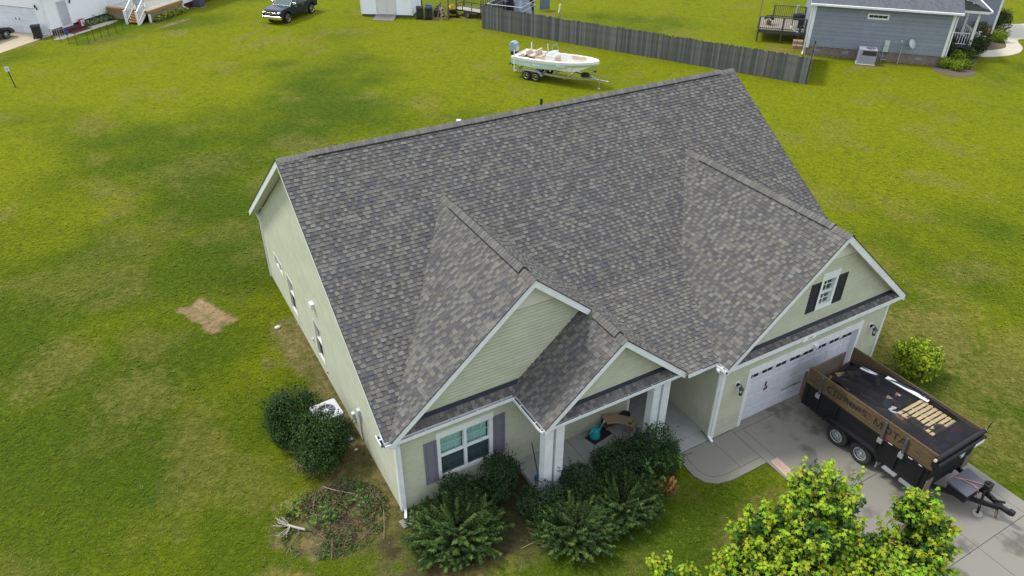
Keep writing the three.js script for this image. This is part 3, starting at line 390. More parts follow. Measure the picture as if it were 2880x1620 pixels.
// front wall, left part (z = zw), x from ox to the entry
const O1 = [0, 0, H.zw], fw = [1.56, 3.14, 0.8, 2.3];
wall(O1, FX, FZ, [[H.ox, 0.1], [8.1, 0.1], [8.1, 2.95], [H.ox, 2.95]], [fw]);
windowAt(O1, FX, FZ, fw, { units: 2, head: 0.2, blind: 1, muntin: M([0.34, 0.5, 0.47], { roughness: 0.6 }), screen: M([0.03, 0.05, 0.055], { roughness: 0.9, transparent: true, opacity: 0.5 }) });
shutter(O1, FX, FZ, [1.1, 1.475, 0.72, 2.3], mat.shutter); shutter(O1, FX, FZ, [3.225, 3.6, 0.74, 2.32], mat.shutter);
// gable of the front wall
const gab = (xa, ya, xp, yp, xb, yb, z, holes) => wall([0, 0, z], FX, FZ, [[xa, ya], [xb, yb], [xp, yp]], holes);
const drop = 0.2;
wall(O1, FX, FZ, [[0.33, 3.1], [8.2, 3.1], [H.x1, H.h1 - drop]], []);
trimP('gable_trim', [prZ([[H.x1 - 0.9, H.h1 - 0.98], [H.x1 + 0.9, H.h1 - 0.98], [H.x1, H.h1 - 0.2]], H.zw + 0.018, H.zw + 0.06)], mat.soffit);
// porch gable
wall([0, 0, 1.3], FX, FZ, [[H.l2 + 0.2, 3.1], [H.r1 - 0.2, 3.1], [H.x2, H.h2 - drop]], []);
// garage gable
const gw = [13.26, 13.84, 3.84, 4.84];
wall([0, 0, H.zg], FX, FZ, [[H.l3 + 0.24, 3.1], [H.r3 - 0.24, 3.1], [H.x3, H.h3 - 0.22]], [gw]);
windowAt([0, 0, H.zg], FX, FZ, gw, { nx: 2, ny: 2, head: 0.24 });
shutter([0, 0, H.zg], FX, FZ, [12.77, 13.16, 3.8, 4.84], mat.shutterDark); shutter([0, 0, H.zg], FX, FZ, [13.94, 14.33, 3.8, 4.84], mat.shutterDark);
trimP('gable_trim', [prZ([[H.x3 - 0.8, H.h3 - 0.9], [H.x3 + 0.8, H.h3 - 0.9], [H.x3, H.h3 - 0.22]], H.zg + 0.018, H.zg + 0.06)], mat.soffit);
// garage front with its door
const gd = [11.0, 15.87, 0.0, 2.14], OG = [0, 0, H.zg];
obj('wall', prZ([[H.gl, 0.05], [gd[0], 0.05], [gd[0], 2.14], [gd[1], 2.14], [gd[1], 0.05], [H.gr, 0.05], [H.gr, 2.95], [H.gl, 2.95]], H.zg - 0.25, H.zg - 0.121), mat.sidingB, house);
for (const P of [[[H.gl, 0.05], [gd[0] - 0.14, 0.05], [gd[0] - 0.14, 2.3], [H.gl, 2.3]], [[gd[1] + 0.14, 0.05], [H.gr, 0.05], [H.gr, 2.3], [gd[1] + 0.14, 2.3]], [[H.gl, 2.3], [H.gr, 2.3], [H.gr, 2.95], [H.gl, 2.95]]]) wall([0, 0, H.zg + 0.003], FX, FZ, P, []);
trimP('door_trim', [bx(gd[0] - 0.14, gd[0], 0.05, 2.28, H.zg - 0.2, H.zg + 0.04), bx(gd[1], gd[1] + 0.14, 0.05, 2.28, H.zg - 0.2, H.zg + 0.04), bx(gd[0] - 0.14, gd[1] + 0.14, 2.28, 2.42, H.zg, H.zg + 0.045), bx(gd[0], gd[1], 2.14, 2.28, H.zg - 0.2, H.zg + 0.04)], mat.white);
{
  const zd = H.zg - 0.12, d = obj('garage_door', [bx(gd[0], gd[1], 0.03, 2.14, zd - 0.04, zd - 0.02)], mat.gdoor, house), rows = 4, cols = 8, W = (gd[1] - gd[0]) / cols, hh = (2.14 - 0.03) / rows;
  for (let r = 0; r < rows; r++) {
    const y0 = 0.03 + r * hh; obj('door_section', [bx(gd[0] + 0.002, gd[1] - 0.002, y0 + 0.005, y0 + hh - 0.005, zd - 0.02, zd)], mat.gdoor, d);
    if (r < 3) for (let c = 0; c < cols; c++) { const x0 = gd[0] + c * W; obj('door_panel', rb(x0 + 0.06, x0 + W - 0.06, y0 + 0.08, y0 + hh - 0.08, zd - 0.01, zd + 0.009, 0.008, 1), mat.gdoor, d); }
    else for (let c = 0; c < cols; c++) { const x0 = gd[0] + c * W, k = 0.235; for (const s of [0, 1]) obj('pane', bx(x0 + 0.07 + s * k, x0 + 0.07 + s * k + 0.2, y0 + 0.2, y0 + 0.37, zd + 0.001, zd + 0.006), mat.dark, d); obj('door_panel', rb(x0 + 0.05, x0 + W - 0.05, y0 + 0.06, y0 + 0.16, zd - 0.01, zd + 0.008, 0.006, 1), mat.gdoor, d); }
  }
  const st = (x0, x1, y) => obj('hinge_strap', bx(x0, x1, y, y + 0.022, zd + 0.002, zd + 0.012), mat.black, d);
  st(11.02, 11.2, 1.78); st(11.02, 11.16, 0.62); st(12.9, 13.7, 1.82); st(12.85, 13.75, 0.62); st(15.2, 15.8, 1.82);
  obj('handle', [tube([[11.98, 1.38, zd + 0.02], [11.93, 1.28, zd + 0.05], [12.0, 1.16, zd + 0.06], [11.93, 1.05, zd + 0.02]], 0.022, 6)], M([0.06, 0.018, 0.02], { roughness: 0.5 }), d);
  trimP('threshold', [bx(gd[0], gd[1], 0.0, 0.042, H.zg - 0.2, H.zg - 0.02)], mat.concrete);
  trimP('door_sensor', [rb(13.66, 13.8, 2.18, 2.3, H.zg + 0.04, H.zg + 0.14, 0.01)], mat.white);
}
// house number on the fascia
{
  const c = document.createElement('canvas'); c.width = 256; c.height = 64; const x = c.getContext('2d'); x.fillStyle = '#e4e8e6'; x.fillRect(0, 0, 256, 64); x.fillStyle = '#3c4656'; x.font = 'italic bold 52px sans-serif'; x.textAlign = 'center'; x.textBaseline = 'middle'; x.fillText('1703', 132, 34);
  const t = new THREE.CanvasTexture(c); t.colorSpace = THREE.SRGBColorSpace; const g = new THREE.BoxGeometry(0.56, 0.14, 0.012).translate(12.95, 3.0, 2.165); const o = mesh('house_number', g, M([1, 1, 1], { map: t, roughness: 0.6 }), house); o.userData.label = 'white plate with the number 1703';
}
// wall lamps
for (const [x, y] of [[10.45, 2.02], [16.5, 2.02]]) {
  const l = trimP('wall_lamp', [rb(x - 0.09, x + 0.09, y - 0.09, y + 0.11, H.zg + 0.017, H.zg + 0.04, 0.01)], mat.white); obj('lamp_arm', [cyl([x, y, H.zg + 0.04], [x, y, H.zg + 0.07], 0.06), tube([[x, y, H.zg + 0.06], [x, y + 0.07, H.zg + 0.14], [x, y + 0.03, H.zg + 0.22], [x, y - 0.02, H.zg + 0.22]], 0.013)], mat.black, l);
  obj('lamp_shade', [lath([[0.02, 0.06], [0.06, 0.02], [0.085, -0.03], [0.07, -0.04]], 8).translate(x, y - 0.03, H.zg + 0.22), ...[0, 1, 2, 3].map((k) => bar([x + 0.07 * Math.cos(k * 1.571), y - 0.06, H.zg + 0.22 + 0.07 * Math.sin(k * 1.571)], [x + 0.045 * Math.cos(k * 1.571), y - 0.26, H.zg + 0.22 + 0.045 * Math.sin(k * 1.571)], 0.012)), cyl([x, y - 0.28, H.zg + 0.22], [x, y - 0.25, H.zg + 0.22], 0.055, undefined, 8)], M([0.03, 0.07, 0.1], { roughness: 0.4, metalness: 0.4 }), l);
}
// left gable wall (x = ox), u runs along +z from the back corner
const creamTrim = M([0.66, 0.65, 0.57], { roughness: 0.6 });
const OL = [H.ox, 0, H.zb], du = (z) => z - H.zb, lw = [[du(-12.6), du(-11.5), 1.55, 2.02], [du(-10.9), du(-10.05), 0.55, 2.02], [du(-7.58), du(-6.78), 0.6, 2.06]];
const pk = [du(H.zr), H.H - 0.22 - 0.02], eY = H.e - 0.22 + 0.01;
wall(OL, LX, LN, [[0, 0.1], [du(H.zw), 0.1], [du(H.zw), 2.95], [pk[0], pk[1]], [0, 2.95]], lw, { ex: 0.112 });
windowAt(OL, LX, LN, lw[0], { fixed: 1, units: 2, nx: 1, ny: 1, t: 0.05, frame: creamTrim }); for (const k of [1, 2]) windowAt(OL, LX, LN, lw[k], { nx: 1, ny: 1, t: 0.05, frame: creamTrim, screen: M([0.03, 0.035, 0.04], { roughness: 0.9, transparent: true, opacity: 0.7 }) });
obj('foundation', [bx(H.ox + 0.005, 8.1, -0.1, 0.1, H.zb, H.zw - 0.005), bx(H.ox + 0.01, H.gr, -0.1, 0.1, H.zb, H.zw - 0.4)], M([0.34, 0.24, 0.16], { roughness: 0.95, map: TX.grime }), house);
obj('wall', [bx(H.ox, H.gr, 0.1, 2.95, H.zb + 0.001, H.zb + 0.12), bx(H.gr - 0.12, H.gr, 0.05, 2.95, H.zb, H.zg - 0.01), prX([[H.zb, 2.95], [H.zr, H.H - 0.3], [0.0, 2.95]], H.gr - 0.12, H.gr)], mat.siding, house);
// entry recess and garage side wall
wall([H.gl, 0, H.zg], [0, 0, -1], [-1, 0, 0], [[0, 0.1], [3.9, 0.1], [3.9, 2.95], [0, 2.95]], [], {});
obj('wall', [bx(8.0, 8.1, 0.1, 2.95, -1.9, H.zw - 0.13), bx(8.1, H.gl, 0.1, 2.95, -2.0, -1.9)], mat.sidingB, house);
{ const d = trimP('front_door', [bx(8.4, 9.4, 0.18, 2.25, -1.9, -1.85)], M([0.1, 0.02, 0.02], { roughness: 0.5 })); obj('door_frame', [bx(8.3, 8.4, 0.18, 2.35, -1.9, -1.83), bx(9.4, 9.5, 0.18, 2.35, -1.9, -1.83), bx(8.4, 9.4, 2.25, 2.35, -1.9, -1.83)], mat.white, d); }
trimP('corner_trim', [bx(8.06, 8.16, 0.17, 2.95, H.zw - 0.02, H.zw + 0.045)], mat.white);
trimP('corner_trim', [bx(H.ox - 0.045, H.ox + 0.07, 0.1, 2.95, H.zw - 0.07, H.zw + 0.045)], mat.white);
trimP('corner_trim', [bx(H.gl - 0.045, H.gl + 0.08, 0.05, 2.95, H.zg - 0.08, H.zg + 0.046)], mat.white); trimP('corner_trim', [bx(H.gr - 0.06, H.gr + 0.045, 0.05, 2.95, H.zg - 0.08, H.zg + 0.046)], mat.white);
trimP('corner_trim', [bx(H.ox - 0.045, H.ox + 0.07, 0.1, 2.95, H.zb - 0.02, H.zb + 0.07)], mat.white);
// downspouts
const dsp = (pts, w = 0.07) => { const g = []; for (let i = 0; i + 1 < pts.length; i++) g.push(bar(pts[i], pts[i + 1], w, w * 0.78)); return obj('downspout', g, mat.white, house); };
dsp([[0.22, 2.97, 0.05], [0.22, 2.86, 0.04], [0.4, 2.68, -0.16], [0.4, 0.2, -0.16], [0.36, 0.12, -0.06], [0.3, 0.08, 0.08]]);
dsp([[9.57, 2.98, 1.86], [9.6, 2.86, 1.86], [9.71, 2.7, 1.84], [9.71, 0.2, 1.84], [9.71, 0.12, 1.95], [9.72, 0.08, 2.05]]);
dsp([[0.25, 2.95, -14.4], [0.3, 2.7, -14.2], [0.3, 0.1, -14.2]], 0.06);
obj('gutter_outlet', [rb(0.1, 0.3, 2.85, 2.97, -0.0, 0.1, 0.03)], mat.white, house); obj('gutter_outlet', [rb(9.5, 9.62, 2.85, 2.97, 1.78, 1.95, 0.03)], mat.white, house);
// porch: slab, columns, beam
{
  const s = trimP('porch_slab', [bx(3.95, 5.78, -0.1, 0.16, H.zw - 0.02, 1.5), bx(5.795, 7.6, -0.1, 0.16, H.zw - 0.02, 1.5), bx(7.615, H.gl - 0.01, -0.1, 0.16, -0.3, 1.5), bx(8.1, H.gl - 0.01, -0.1, 0.16, -1.9, -0.31)], mat.porch);
  obj('step', [prY(rect(8.45, H.gl - 0.03, 1.5, 1.895), -0.1, 0.06, 0.006)], mat.porch, s);
  for (const x of [3.98, 4.33, 7.66, 8.01]) { const c = trimP('column', [bx(x, x + 0.26, 0.16, 2.9, 1.08, 1.34)], mat.white); obj('column_cap', [bx(x - 0.02, x + 0.28, 2.8, 2.9, 1.06, 1.36)], mat.white, c); obj('column_base', [bx(x - 0.02, x + 0.28, 0.16, 0.3, 1.06, 1.36)], mat.white, c); }
  trimP('porch_beam', [bx(3.84, 9.76, 2.7, 2.949, 1.1, 1.33), bx(3.84, 4.06, 2.7, 2.949, H.zw + 0.02, 1.1)], mat.white);
}
// boxes and vents on the left wall
const LB = (name, z0, z1, y0, y1, t, m = mat.trim) => trimP(name, [rb(H.ox - 0.016 - t, H.ox - 0.014, y0, y1, z0, z1, 0.01)], m);
LB('dryer_vent', -7.22, -6.98, 2.8, 3.02, 0.14, mat.white); LB('electric_box', -3.32, -3.16, 1.2, 1.48, 0.1, M([0.45, 0.5, 0.55])); LB('disconnect_box', -4.0, -3.86, 0.55, 0.78, 0.1); LB('outlet_box', -8.04, -7.96, 0.85, 0.97, 0.06); LB('tap_box', -6.68, -6.6, 0.4, 0.48, 0.06, mat.galv);
obj('conduit', [tube([[H.ox - 0.05, 1.2, -3.24], [H.ox - 0.05, 0.7, -3.24], [H.ox - 0.05, 0.35, -3.24], [H.ox - 0.03, 0.1, -3.24]], 0.016)], mat.galv, house); obj('cable', [tube([[H.ox - 0.06, 0.55, -3.93], [H.ox - 0.3, 0.3, -3.9], [-0.05, 0.12, -4.0], [-0.12, 0.2, -4.3]], 0.018)], mat.blackMatte, house); obj('tap', [tube([[H.ox - 0.02, 0.58, -9.65], [H.ox - 0.14, 0.58, -9.65], [H.ox - 0.2, 0.52, -9.65]], 0.014)], mat.galv, house);
// ---------------------------------------------------------------- plants
// leaves: list of {p, n, s, c, k} -> one mesh of small blades; kind 0 lozenge, 1 lobed maple leaf, 2 needle spray
function leafGeo(list, kind = 0) {
  const SH = [[[-0.5, 0], [0, -0.28], [0.5, 0], [0, 0.28]], [[0, -0.5], [0.22, -0.3], [0.55, -0.32], [0.36, 0.0], [0.6, 0.26], [0.22, 0.22], [0, 0.66], [-0.22, 0.22], [-0.6, 0.26], [-0.36, 0], [-0.55, -0.32], [-0.22, -0.3]], [[-0.5, 0], [0, -0.11], [0.5, 0], [0, 0.11]]][kind];
  const nv = SH.length, pos = new Float32Array(list.length * nv * 3), nor = new Float32Array(list.length * nv * 3), col = new Float32Array(list.length * nv * 3), idx = [], a = V(0, 0, 0), b = V(0, 0, 0), n = V(0, 0, 0);
  list.forEach((L, i) => {
    n.copy(L.n).normalize(); if (L.t) a.copy(L.t).addScaledVector(n, -L.t.dot(n)); else a.set(Math.sin(i * 12.9898), Math.cos(i * 78.233), Math.sin(i * 37.719)).addScaledVector(n, -0.001).cross(n); if (a.lengthSq() < 1e-6) a.set(1, 0, 0).cross(n); a.normalize(); b.copy(n).cross(a);
    SH.forEach(([u, v], k) => { const o = (i * nv + k) * 3, cup = kind === 1 ? -0.25 * (u * u + v * v) : 0; for (let d = 0; d < 3; d++) { const e = 'xyz'[d]; pos[o + d] = L.p[e] + (a[e] * u + b[e] * v + n[e] * cup) * L.s; nor[o + d] = n[e]; col[o + d] = L.c[d]; } });
    for (let k = 1; k + 1 < nv; k++) idx.push(i * nv, i * nv + k, i * nv + k + 1);
  });
  const g = new THREE.BufferGeometry(); g.setAttribute('position', new THREE.BufferAttribute(pos, 3)); g.setAttribute('normal', new THREE.BufferAttribute(nor, 3)); g.setAttribute('color', new THREE.BufferAttribute(col, 3)); g.setIndex(idx); return g;
}
const leafMat = M([1, 1, 1], { vertexColors: true, roughness: 0.75, specularIntensity: 0.4, side: THREE.DoubleSide }), mapleMat = M([1, 1, 1], { vertexColors: true, roughness: 0.7, specularIntensity: 0.4, side: THREE.DoubleSide, transmission: 0.22, thickness: 0 });
const rv = (r) => V(r() * 2 - 1, r() * 2 - 1, r() * 2 - 1);
// rounded shrub: lobes [dx,dy,dz,r]
function shrub(name, label, cat, pos, lobes, nLeaf, size, pal, seed, group) {
  const t = thing(name, label, cat, pos, 0, group), r = rng(seed), L = []; lobes = lobes.slice(); for (const l of [...lobes]) if (l[3] > 0.45 && nLeaf > 2500) for (let k = 0; k < 5; k++) { const d = rv(r); d.y = d.y * 0.6 + 0.25; d.normalize(); lobes.push([l[0] + d.x * l[3] * 0.72, l[1] + d.y * (l[4] ?? l[3]) * 0.72, l[2] + d.z * l[3] * 0.72, l[3] * (0.34 + 0.2 * r())]); } const tot = lobes.reduce((s, l) => s + l[3] * l[3], 0);
  for (const [dx, dy, dz, R, ry = R] of lobes) { const n = Math.round(nLeaf * R * R / tot); for (let i = 0; i < n; i++) {
    const d = rv(r); if (d.lengthSq() > 1 || d.lengthSq() < 0.01) { i--; continue; } d.normalize(); const bump = 0.62 + 0.66 * fbm(d.x * 3.6 + seed, d.z * 3.6 + d.y * 2.9, seed, 3), q = (r() < 0.75 ? 0.86 + 0.16 * r() : 0.4 + 0.5 * r()) * bump;
    const p = V(dx + d.x * R * q, dy + d.y * ry * q, dz + d.z * R * q); if (p.y < 0.03) continue; const c = pal[Math.floor(r() * pal.length)], k = 0.75 + 0.5 * r();
    L.push({ p, n: d.clone().multiplyScalar(0.9).add(rv(r).multiplyScalar(0.8)).add(V(0, 0.45, 0)), s: size * (0.7 + 0.6 * r()), c: c.map((v) => v * k) }); } }
  for (let i = 0; i < nLeaf / 90; i++) { const l = lobes[Math.floor(r() * lobes.length)], d = rv(r); d.y = Math.abs(d.y) * 0.8 + 0.05; d.normalize(); const ln = 0.12 + 0.22 * r(), up = d.clone().add(V(0, 0.5, 0)).normalize(), ry = l[4] ?? l[3], o = V(l[0] + d.x * l[3] * 0.92, l[1] + d.y * ry * 0.92, l[2] + d.z * l[3] * 0.92), m = 12; for (let k = 0; k < m; k++) { const c = pal[Math.floor(r() * pal.length)], q = 0.9 + 0.6 * r(); L.push({ p: o.clone().addScaledVector(up, ln * k / m).add(rv(r).multiplyScalar(size * 0.55)), n: d.clone().add(rv(r)), s: size * (0.6 + 0.5 * r()), c: c.map((v) => v * q) }); } }
  const S = []; for (let i = 0; i < 7; i++) { const l = lobes[i % lobes.length], a = r() * 6.28; S.push(cyl([0.08 * Math.cos(a), 0, 0.08 * Math.sin(a)], [l[0] + (r() - 0.5) * l[3], l[1] + 0.3 * l[3], l[2] + (r() - 0.5) * l[3]], 0.018, 0.006, 5)); }
  mesh('crown', leafGeo(L, 0), leafMat, t); obj('stem', S, mat.bark, t); return t;
}
const BOX = [[0.016, 0.042, 0.008], [0.022, 0.054, 0.01], [0.011, 0.03, 0.007], [0.04, 0.08, 0.014]], DKB = [[0.011, 0.03, 0.008], [0.016, 0.04, 0.01], [0.008, 0.022, 0.007], [0.028, 0.06, 0.014]];
const FB = 'dark evergreen shrubs in the front bed';
shrub('evergreen_shrub', 'dark rounded shrub behind the air conditioner by left wall', 'shrub', [-1.35, 0, -4.85], [[0, 0.75, 0, 0.85, 0.85], [0.35, 0.6, -0.4, 0.6], [-0.3, 0.55, 0.3, 0.62]], 9000, 0.07, BOX, 101);
shrub('evergreen_shrub', 'large dark shrub in front of the air conditioner', 'shrub', [-1.05, 0, -3.35], [[0, 0.8, 0, 0.95, 0.9], [0.45, 0.7, 0.1, 0.62], [-0.2, 0.5, 0.5, 0.65], [0, 1.15, -0.1, 0.5]], 11000, 0.07, BOX, 102);
shrub('evergreen_shrub', 'dark shrub under the left end of the double window', 'shrub', [1.85, 0, 0.5], [[0, 0.6, 0, 0.62, 0.62], [0.35, 0.55, 0.1, 0.4]], 5200, 0.06, DKB, 103, FB);
shrub('evergreen_shrub', 'taller dark shrub under the right shutter of the double window', 'shrub', [2.95, 0, 0.5], [[0, 0.7, 0, 0.62, 0.75], [0.2, 1.0, 0, 0.4]], 5600, 0.06, DKB, 104, FB);
shrub('evergreen_shrub', 'dark shrub hiding the foot of the left porch columns', 'shrub', [3.75, 0, 1.75], [[0, 0.5, 0, 0.6, 0.55], [-0.35, 0.45, -0.2, 0.45], [0.5, 0.5, 0.1, 0.45]], 6400, 0.06, DKB, 105, FB);
shrub('evergreen_shrub', 'dark pointed shrub in front of the open porch floor', 'shrub', [5.0, 0, 1.78], [[0, 0.55, 0, 0.58, 0.6], [-0.1, 0.95, 0, 0.36]], 5600, 0.06, DKB, 106, FB);
shrub('evergreen_shrub', 'widest dark shrub in front of the porch bench', 'shrub', [6.25, 0, 1.85], [[0, 0.7, 0, 0.8, 0.75], [-0.4, 0.75, 0, 0.5], [0.4, 0.8, 0.1, 0.55]], 9000, 0.06, DKB, 107, FB);
shrub('evergreen_shrub', 'tall dark shrub right of the porch by the step', 'shrub', [7.45, 0, 2.0], [[0, 0.75, 0, 0.72, 0.85], [0.15, 1.25, -0.1, 0.45], [0.35, 0.5, 0.2, 0.5]], 8000, 0.06, [...DKB, [0.04, 0.09, 0.018]], 108, FB);
shrub('garage_shrub', 'bright green shrub on the lawn right of the garage', 'shrub', [18.0, 0, 3.0], [[0, 0.75, 0, 0.75, 0.75], [-0.3, 1.0, -0.2, 0.5], [0.4, 0.6, 0.2, 0.5]], 2600, 0.13, [[0.2, 0.29, 0.012], [0.3, 0.36, 0.016], [0.1, 0.17, 0.01]], 109);
// broad-leaved saplings growing up through the shrubs
function sapling(name, label, pos, n, h, size, pal, seed, cat = 'sapling') { const t = thing(name, label, cat, pos), r = rng(seed), L = [], S = []; for (let i = 0; i < n; i++) { const a = r() * 6.28, R = 0.1 + 0.28 * r(), y = h * (0.55 + 0.5 * r()), p = V(Math.cos(a) * R, y, Math.sin(a) * R); S.push(tube([[0, 0, 0], [p.x * 0.3, y * 0.6, p.z * 0.3], [p.x, y, p.z]], 0.006, 4, 4)); for (let k = 0; k < 5; k++) { const c = pal[Math.floor(r() * pal.length)]; L.push({ p: p.clone().add(rv(r).multiplyScalar(0.09)), n: V(0, 1, 0).add(rv(r).multiplyScalar(0.7)), s: size * (0.8 + 0.5 * r()), c }); } } mesh('leaf_cluster', leafGeo(L, 0), leafMat, t); obj('stem', S, mat.bark, t); return t; }
sapling('vine_sapling', 'dark broad-leaved sapling beside the right porch columns', [7.0, 0, 1.6], 8, 1.75, 0.15, [[0.02, 0.045, 0.02], [0.03, 0.06, 0.03]], 121); sapling('vine_sapling', 'light green broad-leaved sapling in the shrubs below the porch', [6.9, 0, 2.55], 7, 1.15, 0.15, [[0.05, 0.12, 0.03], [0.08, 0.17, 0.04]], 122); sapling('vine_sapling', 'bright leafy shoot at the right edge of the front bed', [7.75, 0, 2.55], 6, 0.95, 0.13, [[0.07, 0.15, 0.02], [0.1, 0.19, 0.03]], 123);
// junipers: feathery sprays
function juniper(name, label, pos, rx, rz, h, n, pal, seed, group) {
  const t = thing(name, label, 'juniper', pos, 0, group), r = rng(seed), L = [], S = [];
  for (let i = 0; i < n; i++) {
    const a = r() * 6.283, q = Math.sqrt(r()), len = (0.45 + 0.4 * r()), bx0 = Math.cos(a) * rx * q * 0.75, bz0 = Math.sin(a) * rz * q * 0.75, el = 0.25 + (1 - q) * 0.6 + 0.35 * r(), d = V(Math.cos(a + (r() - 0.5) * 1.2) * Math.cos(el), Math.sin(el), Math.sin(a + (r() - 0.5) * 1.2) * Math.cos(el)).normalize(), y0 = 0.05 + h * (1 - q * q) * 0.55 * (0.5 + r() * 0.6), base = V(bx0, y0, bz0), side = d.clone().cross(UPV).normalize(), c0 = pal[Math.floor(r() * pal.length)];
    S.push(cyl(base.toArray(), base.clone().addScaledVector(d, len * 0.7).toArray(), 0.008, 0.003, 3));
    const m = 44; for (let k = 0; k < m; k++) { const f = 0.15 + 0.85 * k / m, w = 0.16 * (1 - f * 0.8), sg = k % 2 ? 1 : -1, p = base.clone().addScaledVector(d, len * f).addScaledVector(side, sg * w * 0.5 * r()).add(V(0, 0.05 * f * f * (r() - 0.2), 0)), dir = d.clone().addScaledVector(side, sg * 0.7).add(rv(r).multiplyScalar(0.35)), kk = 0.7 + 0.6 * r(); L.push({ p, n: V(0, 1, 0).add(rv(r).multiplyScalar(0.8)), t: dir, s: 0.1 + 0.07 * r(), c: c0.map((v) => v * kk) }); }
  }
  mesh('foliage', leafGeo(L, 2), leafMat, t); obj('branch', S, mat.bark, t).userData.kind = 'stuff'; return t;
}
const JP = [[0.03, 0.062, 0.014], [0.048, 0.09, 0.019], [0.018, 0.042, 0.011], [0.08, 0.13, 0.026]];
juniper('juniper', 'feathery juniper below the double window at the house corner', [1.3, 0, 1.25], 1.15, 0.95, 0.75, 420, JP, 131, 'junipers along the front bed'); juniper('juniper', 'feathery juniper below the left porch columns', [4.15, 0, 2.75], 0.95, 0.8, 0.7, 330, JP, 132, 'junipers along the front bed'); juniper('juniper', 'feathery juniper in front of the widest porch shrub', [5.7, 0, 2.75], 1.05, 0.7, 0.65, 330, [...JP, [0.06, 0.1, 0.03]], 133, 'junipers along the front bed');
{ const t = thing('dead_juniper_branch', 'orange-brown dead tuft at the right end of the bed', 'dead plant', [7.15, 0, 2.95]), r = rng(140), L = []; for (let i = 0; i < 260; i++) { const a = r() * 6.28, el = 0.5 + r(), f = r() * 0.5; const d = V(Math.cos(a) * Math.cos(el), Math.sin(el), Math.sin(a) * Math.cos(el)); L.push({ p: d.clone().multiplyScalar(0.1 + f).multiply(V(0.6, 1.2, 0.6)).setY(Math.max(0.05, 0.15 + d.y * f * 1.2)), n: rv(r), t: d, s: 0.16, c: [0.3, 0.15, 0.05].map((v) => v * (0.6 + 0.7 * r())) }); } mesh('dead_foliage', leafGeo(L, 0), leafMat, t); obj('stem', cyl([0, 0, 0], [0.03, 0.45, 0], 0.015, 0.006, 5), mat.bark, t); }
// maple in the foreground: shoots on lobes, lime new growth at the shoot tips
{
  const t = thing('maple_tree', 'young maple with lime-yellow shoot tips in front of driveway', 'tree', [7.45, 0, 8.4]), r = rng(151), L = [], S = [];
  const lob = [[-1.9, 2.7, -1.2, 0.9], [-1.2, 3.25, -1.5, 0.8], [-2.4, 2.0, -0.6, 0.8], [-2.95, 2.1, -2.5, 0.4], [-2.6, 1.9, -2.1, 0.42], [-0.55, 3.45, -1.0, 1.05], [0.3, 3.75, -1.35, 0.95], [-1.35, 2.95, -0.6, 0.95], [0.35, 2.9, -0.4, 0.85], [1.9, 3.5, -0.2, 0.55], [2.1, 2.9, 0.1, 0.6], [1.75, 2.6, 0.2, 0.85], [-0.5, 2.6, 0.3, 1.1], [-1.9, 2.3, 0.1, 0.8], [1.2, 2.1, 0.9, 1.0], [-3.6, 2.5, -1.2, 0.42], [-2.9, 2.2, -0.7, 0.5], [0.2, 3.0, 0.9, 1.0], [-1.2, 2.0, 1.0, 0.9]];
  const OLD = [[0.022, 0.068, 0.008], [0.03, 0.085, 0.01], [0.016, 0.05, 0.008], [0.045, 0.11, 0.012]], MID = [[0.13, 0.24, 0.012], [0.17, 0.27, 0.012], [0.09, 0.19, 0.012]], NEW = [[0.24, 0.37, 0.012], [0.31, 0.42, 0.017], [0.18, 0.31, 0.01], [0.34, 0.41, 0.02]], ORG = [0.36, 0.19, 0.06];
  t.scale.setScalar(1.02); const trunkTop = V(0, 1.6, 0); S.push(cyl([0, 0, 0], [0, 1.7, 0], 0.09, 0.065, 8));
  for (const [x, y1, z, R] of lob) { const y = y1 - (x > 1.5 ? -0.05 : 0.22);
    const c = V(x, y, z); S.push(tube([[0, 1.3, 0], [x * 0.35, 1.3 + (y - 1.3) * 0.5, z * 0.35], [x, y, z]], 0.03, 5, 5));
    const n = Math.round(165 * R * R + 10); for (let i = 0; i < n; i++) {
      const d = rv(r); d.y = d.y * 0.8 + 0.25; d.normalize(); const q = R * (0.45 + 0.55 * r()) * (0.85 + 0.35 * fbm(d.x * 2.5 + x, d.z * 2.5 + y, 33, 2)), tip = c.clone().addScaledVector(d, q), dir = d.clone().add(V(0, 0.75, 0)).add(rv(r).multiplyScalar(0.35)).normalize(), len = 0.3 + 0.34 * r(), lead = r() < 0.72, side = dir.clone().cross(rv(r)).normalize();
      S.push(cyl(tip.clone().addScaledVector(dir, -len).toArray(), tip.clone().addScaledVector(dir, lead ? 0.1 : 0).toArray(), 0.007, 0.003, 3));
      const m = 13; for (let k = 0; k < m; k++) {
        const f = k / (m - 1), an = k * 2.4 + r(), out = side.clone().applyAxisAngle(dir, an), w = 0.13 * (1.1 - f * 0.75) * (0.6 + 0.6 * r()), p = tip.clone().addScaledVector(dir, (f - 1) * len + (lead ? 0.12 : 0)).addScaledVector(out, w);
        let cc = f > 0.42 && lead ? NEW[Math.floor(r() * 4)] : f > 0.2 && lead ? MID[Math.floor(r() * 3)] : r() < 0.25 ? MID[Math.floor(r() * 3)] : OLD[Math.floor(r() * 4)]; if (f > 0.7 && lead && r() < 0.05) cc = mixc(cc, ORG, 0.6);
        L.push({ p, n: V(0, 1, 0).addScaledVector(out, 0.7).add(rv(r).multiplyScalar(0.5)), t: out, s: (f > 0.8 ? 0.075 : 0.105) * (0.8 + 0.45 * r()), c: cc.map((v) => v * (0.82 + 0.36 * r())) });
      }
    }
  }
  mesh('crown', leafGeo(L, 1), mapleMat, t); obj('trunk', S.slice(0, 1), mat.bark, t); obj('branch', S.slice(1), mat.bark, t).userData.kind = 'stuff'; console.log('maple leaves', L.length);
}
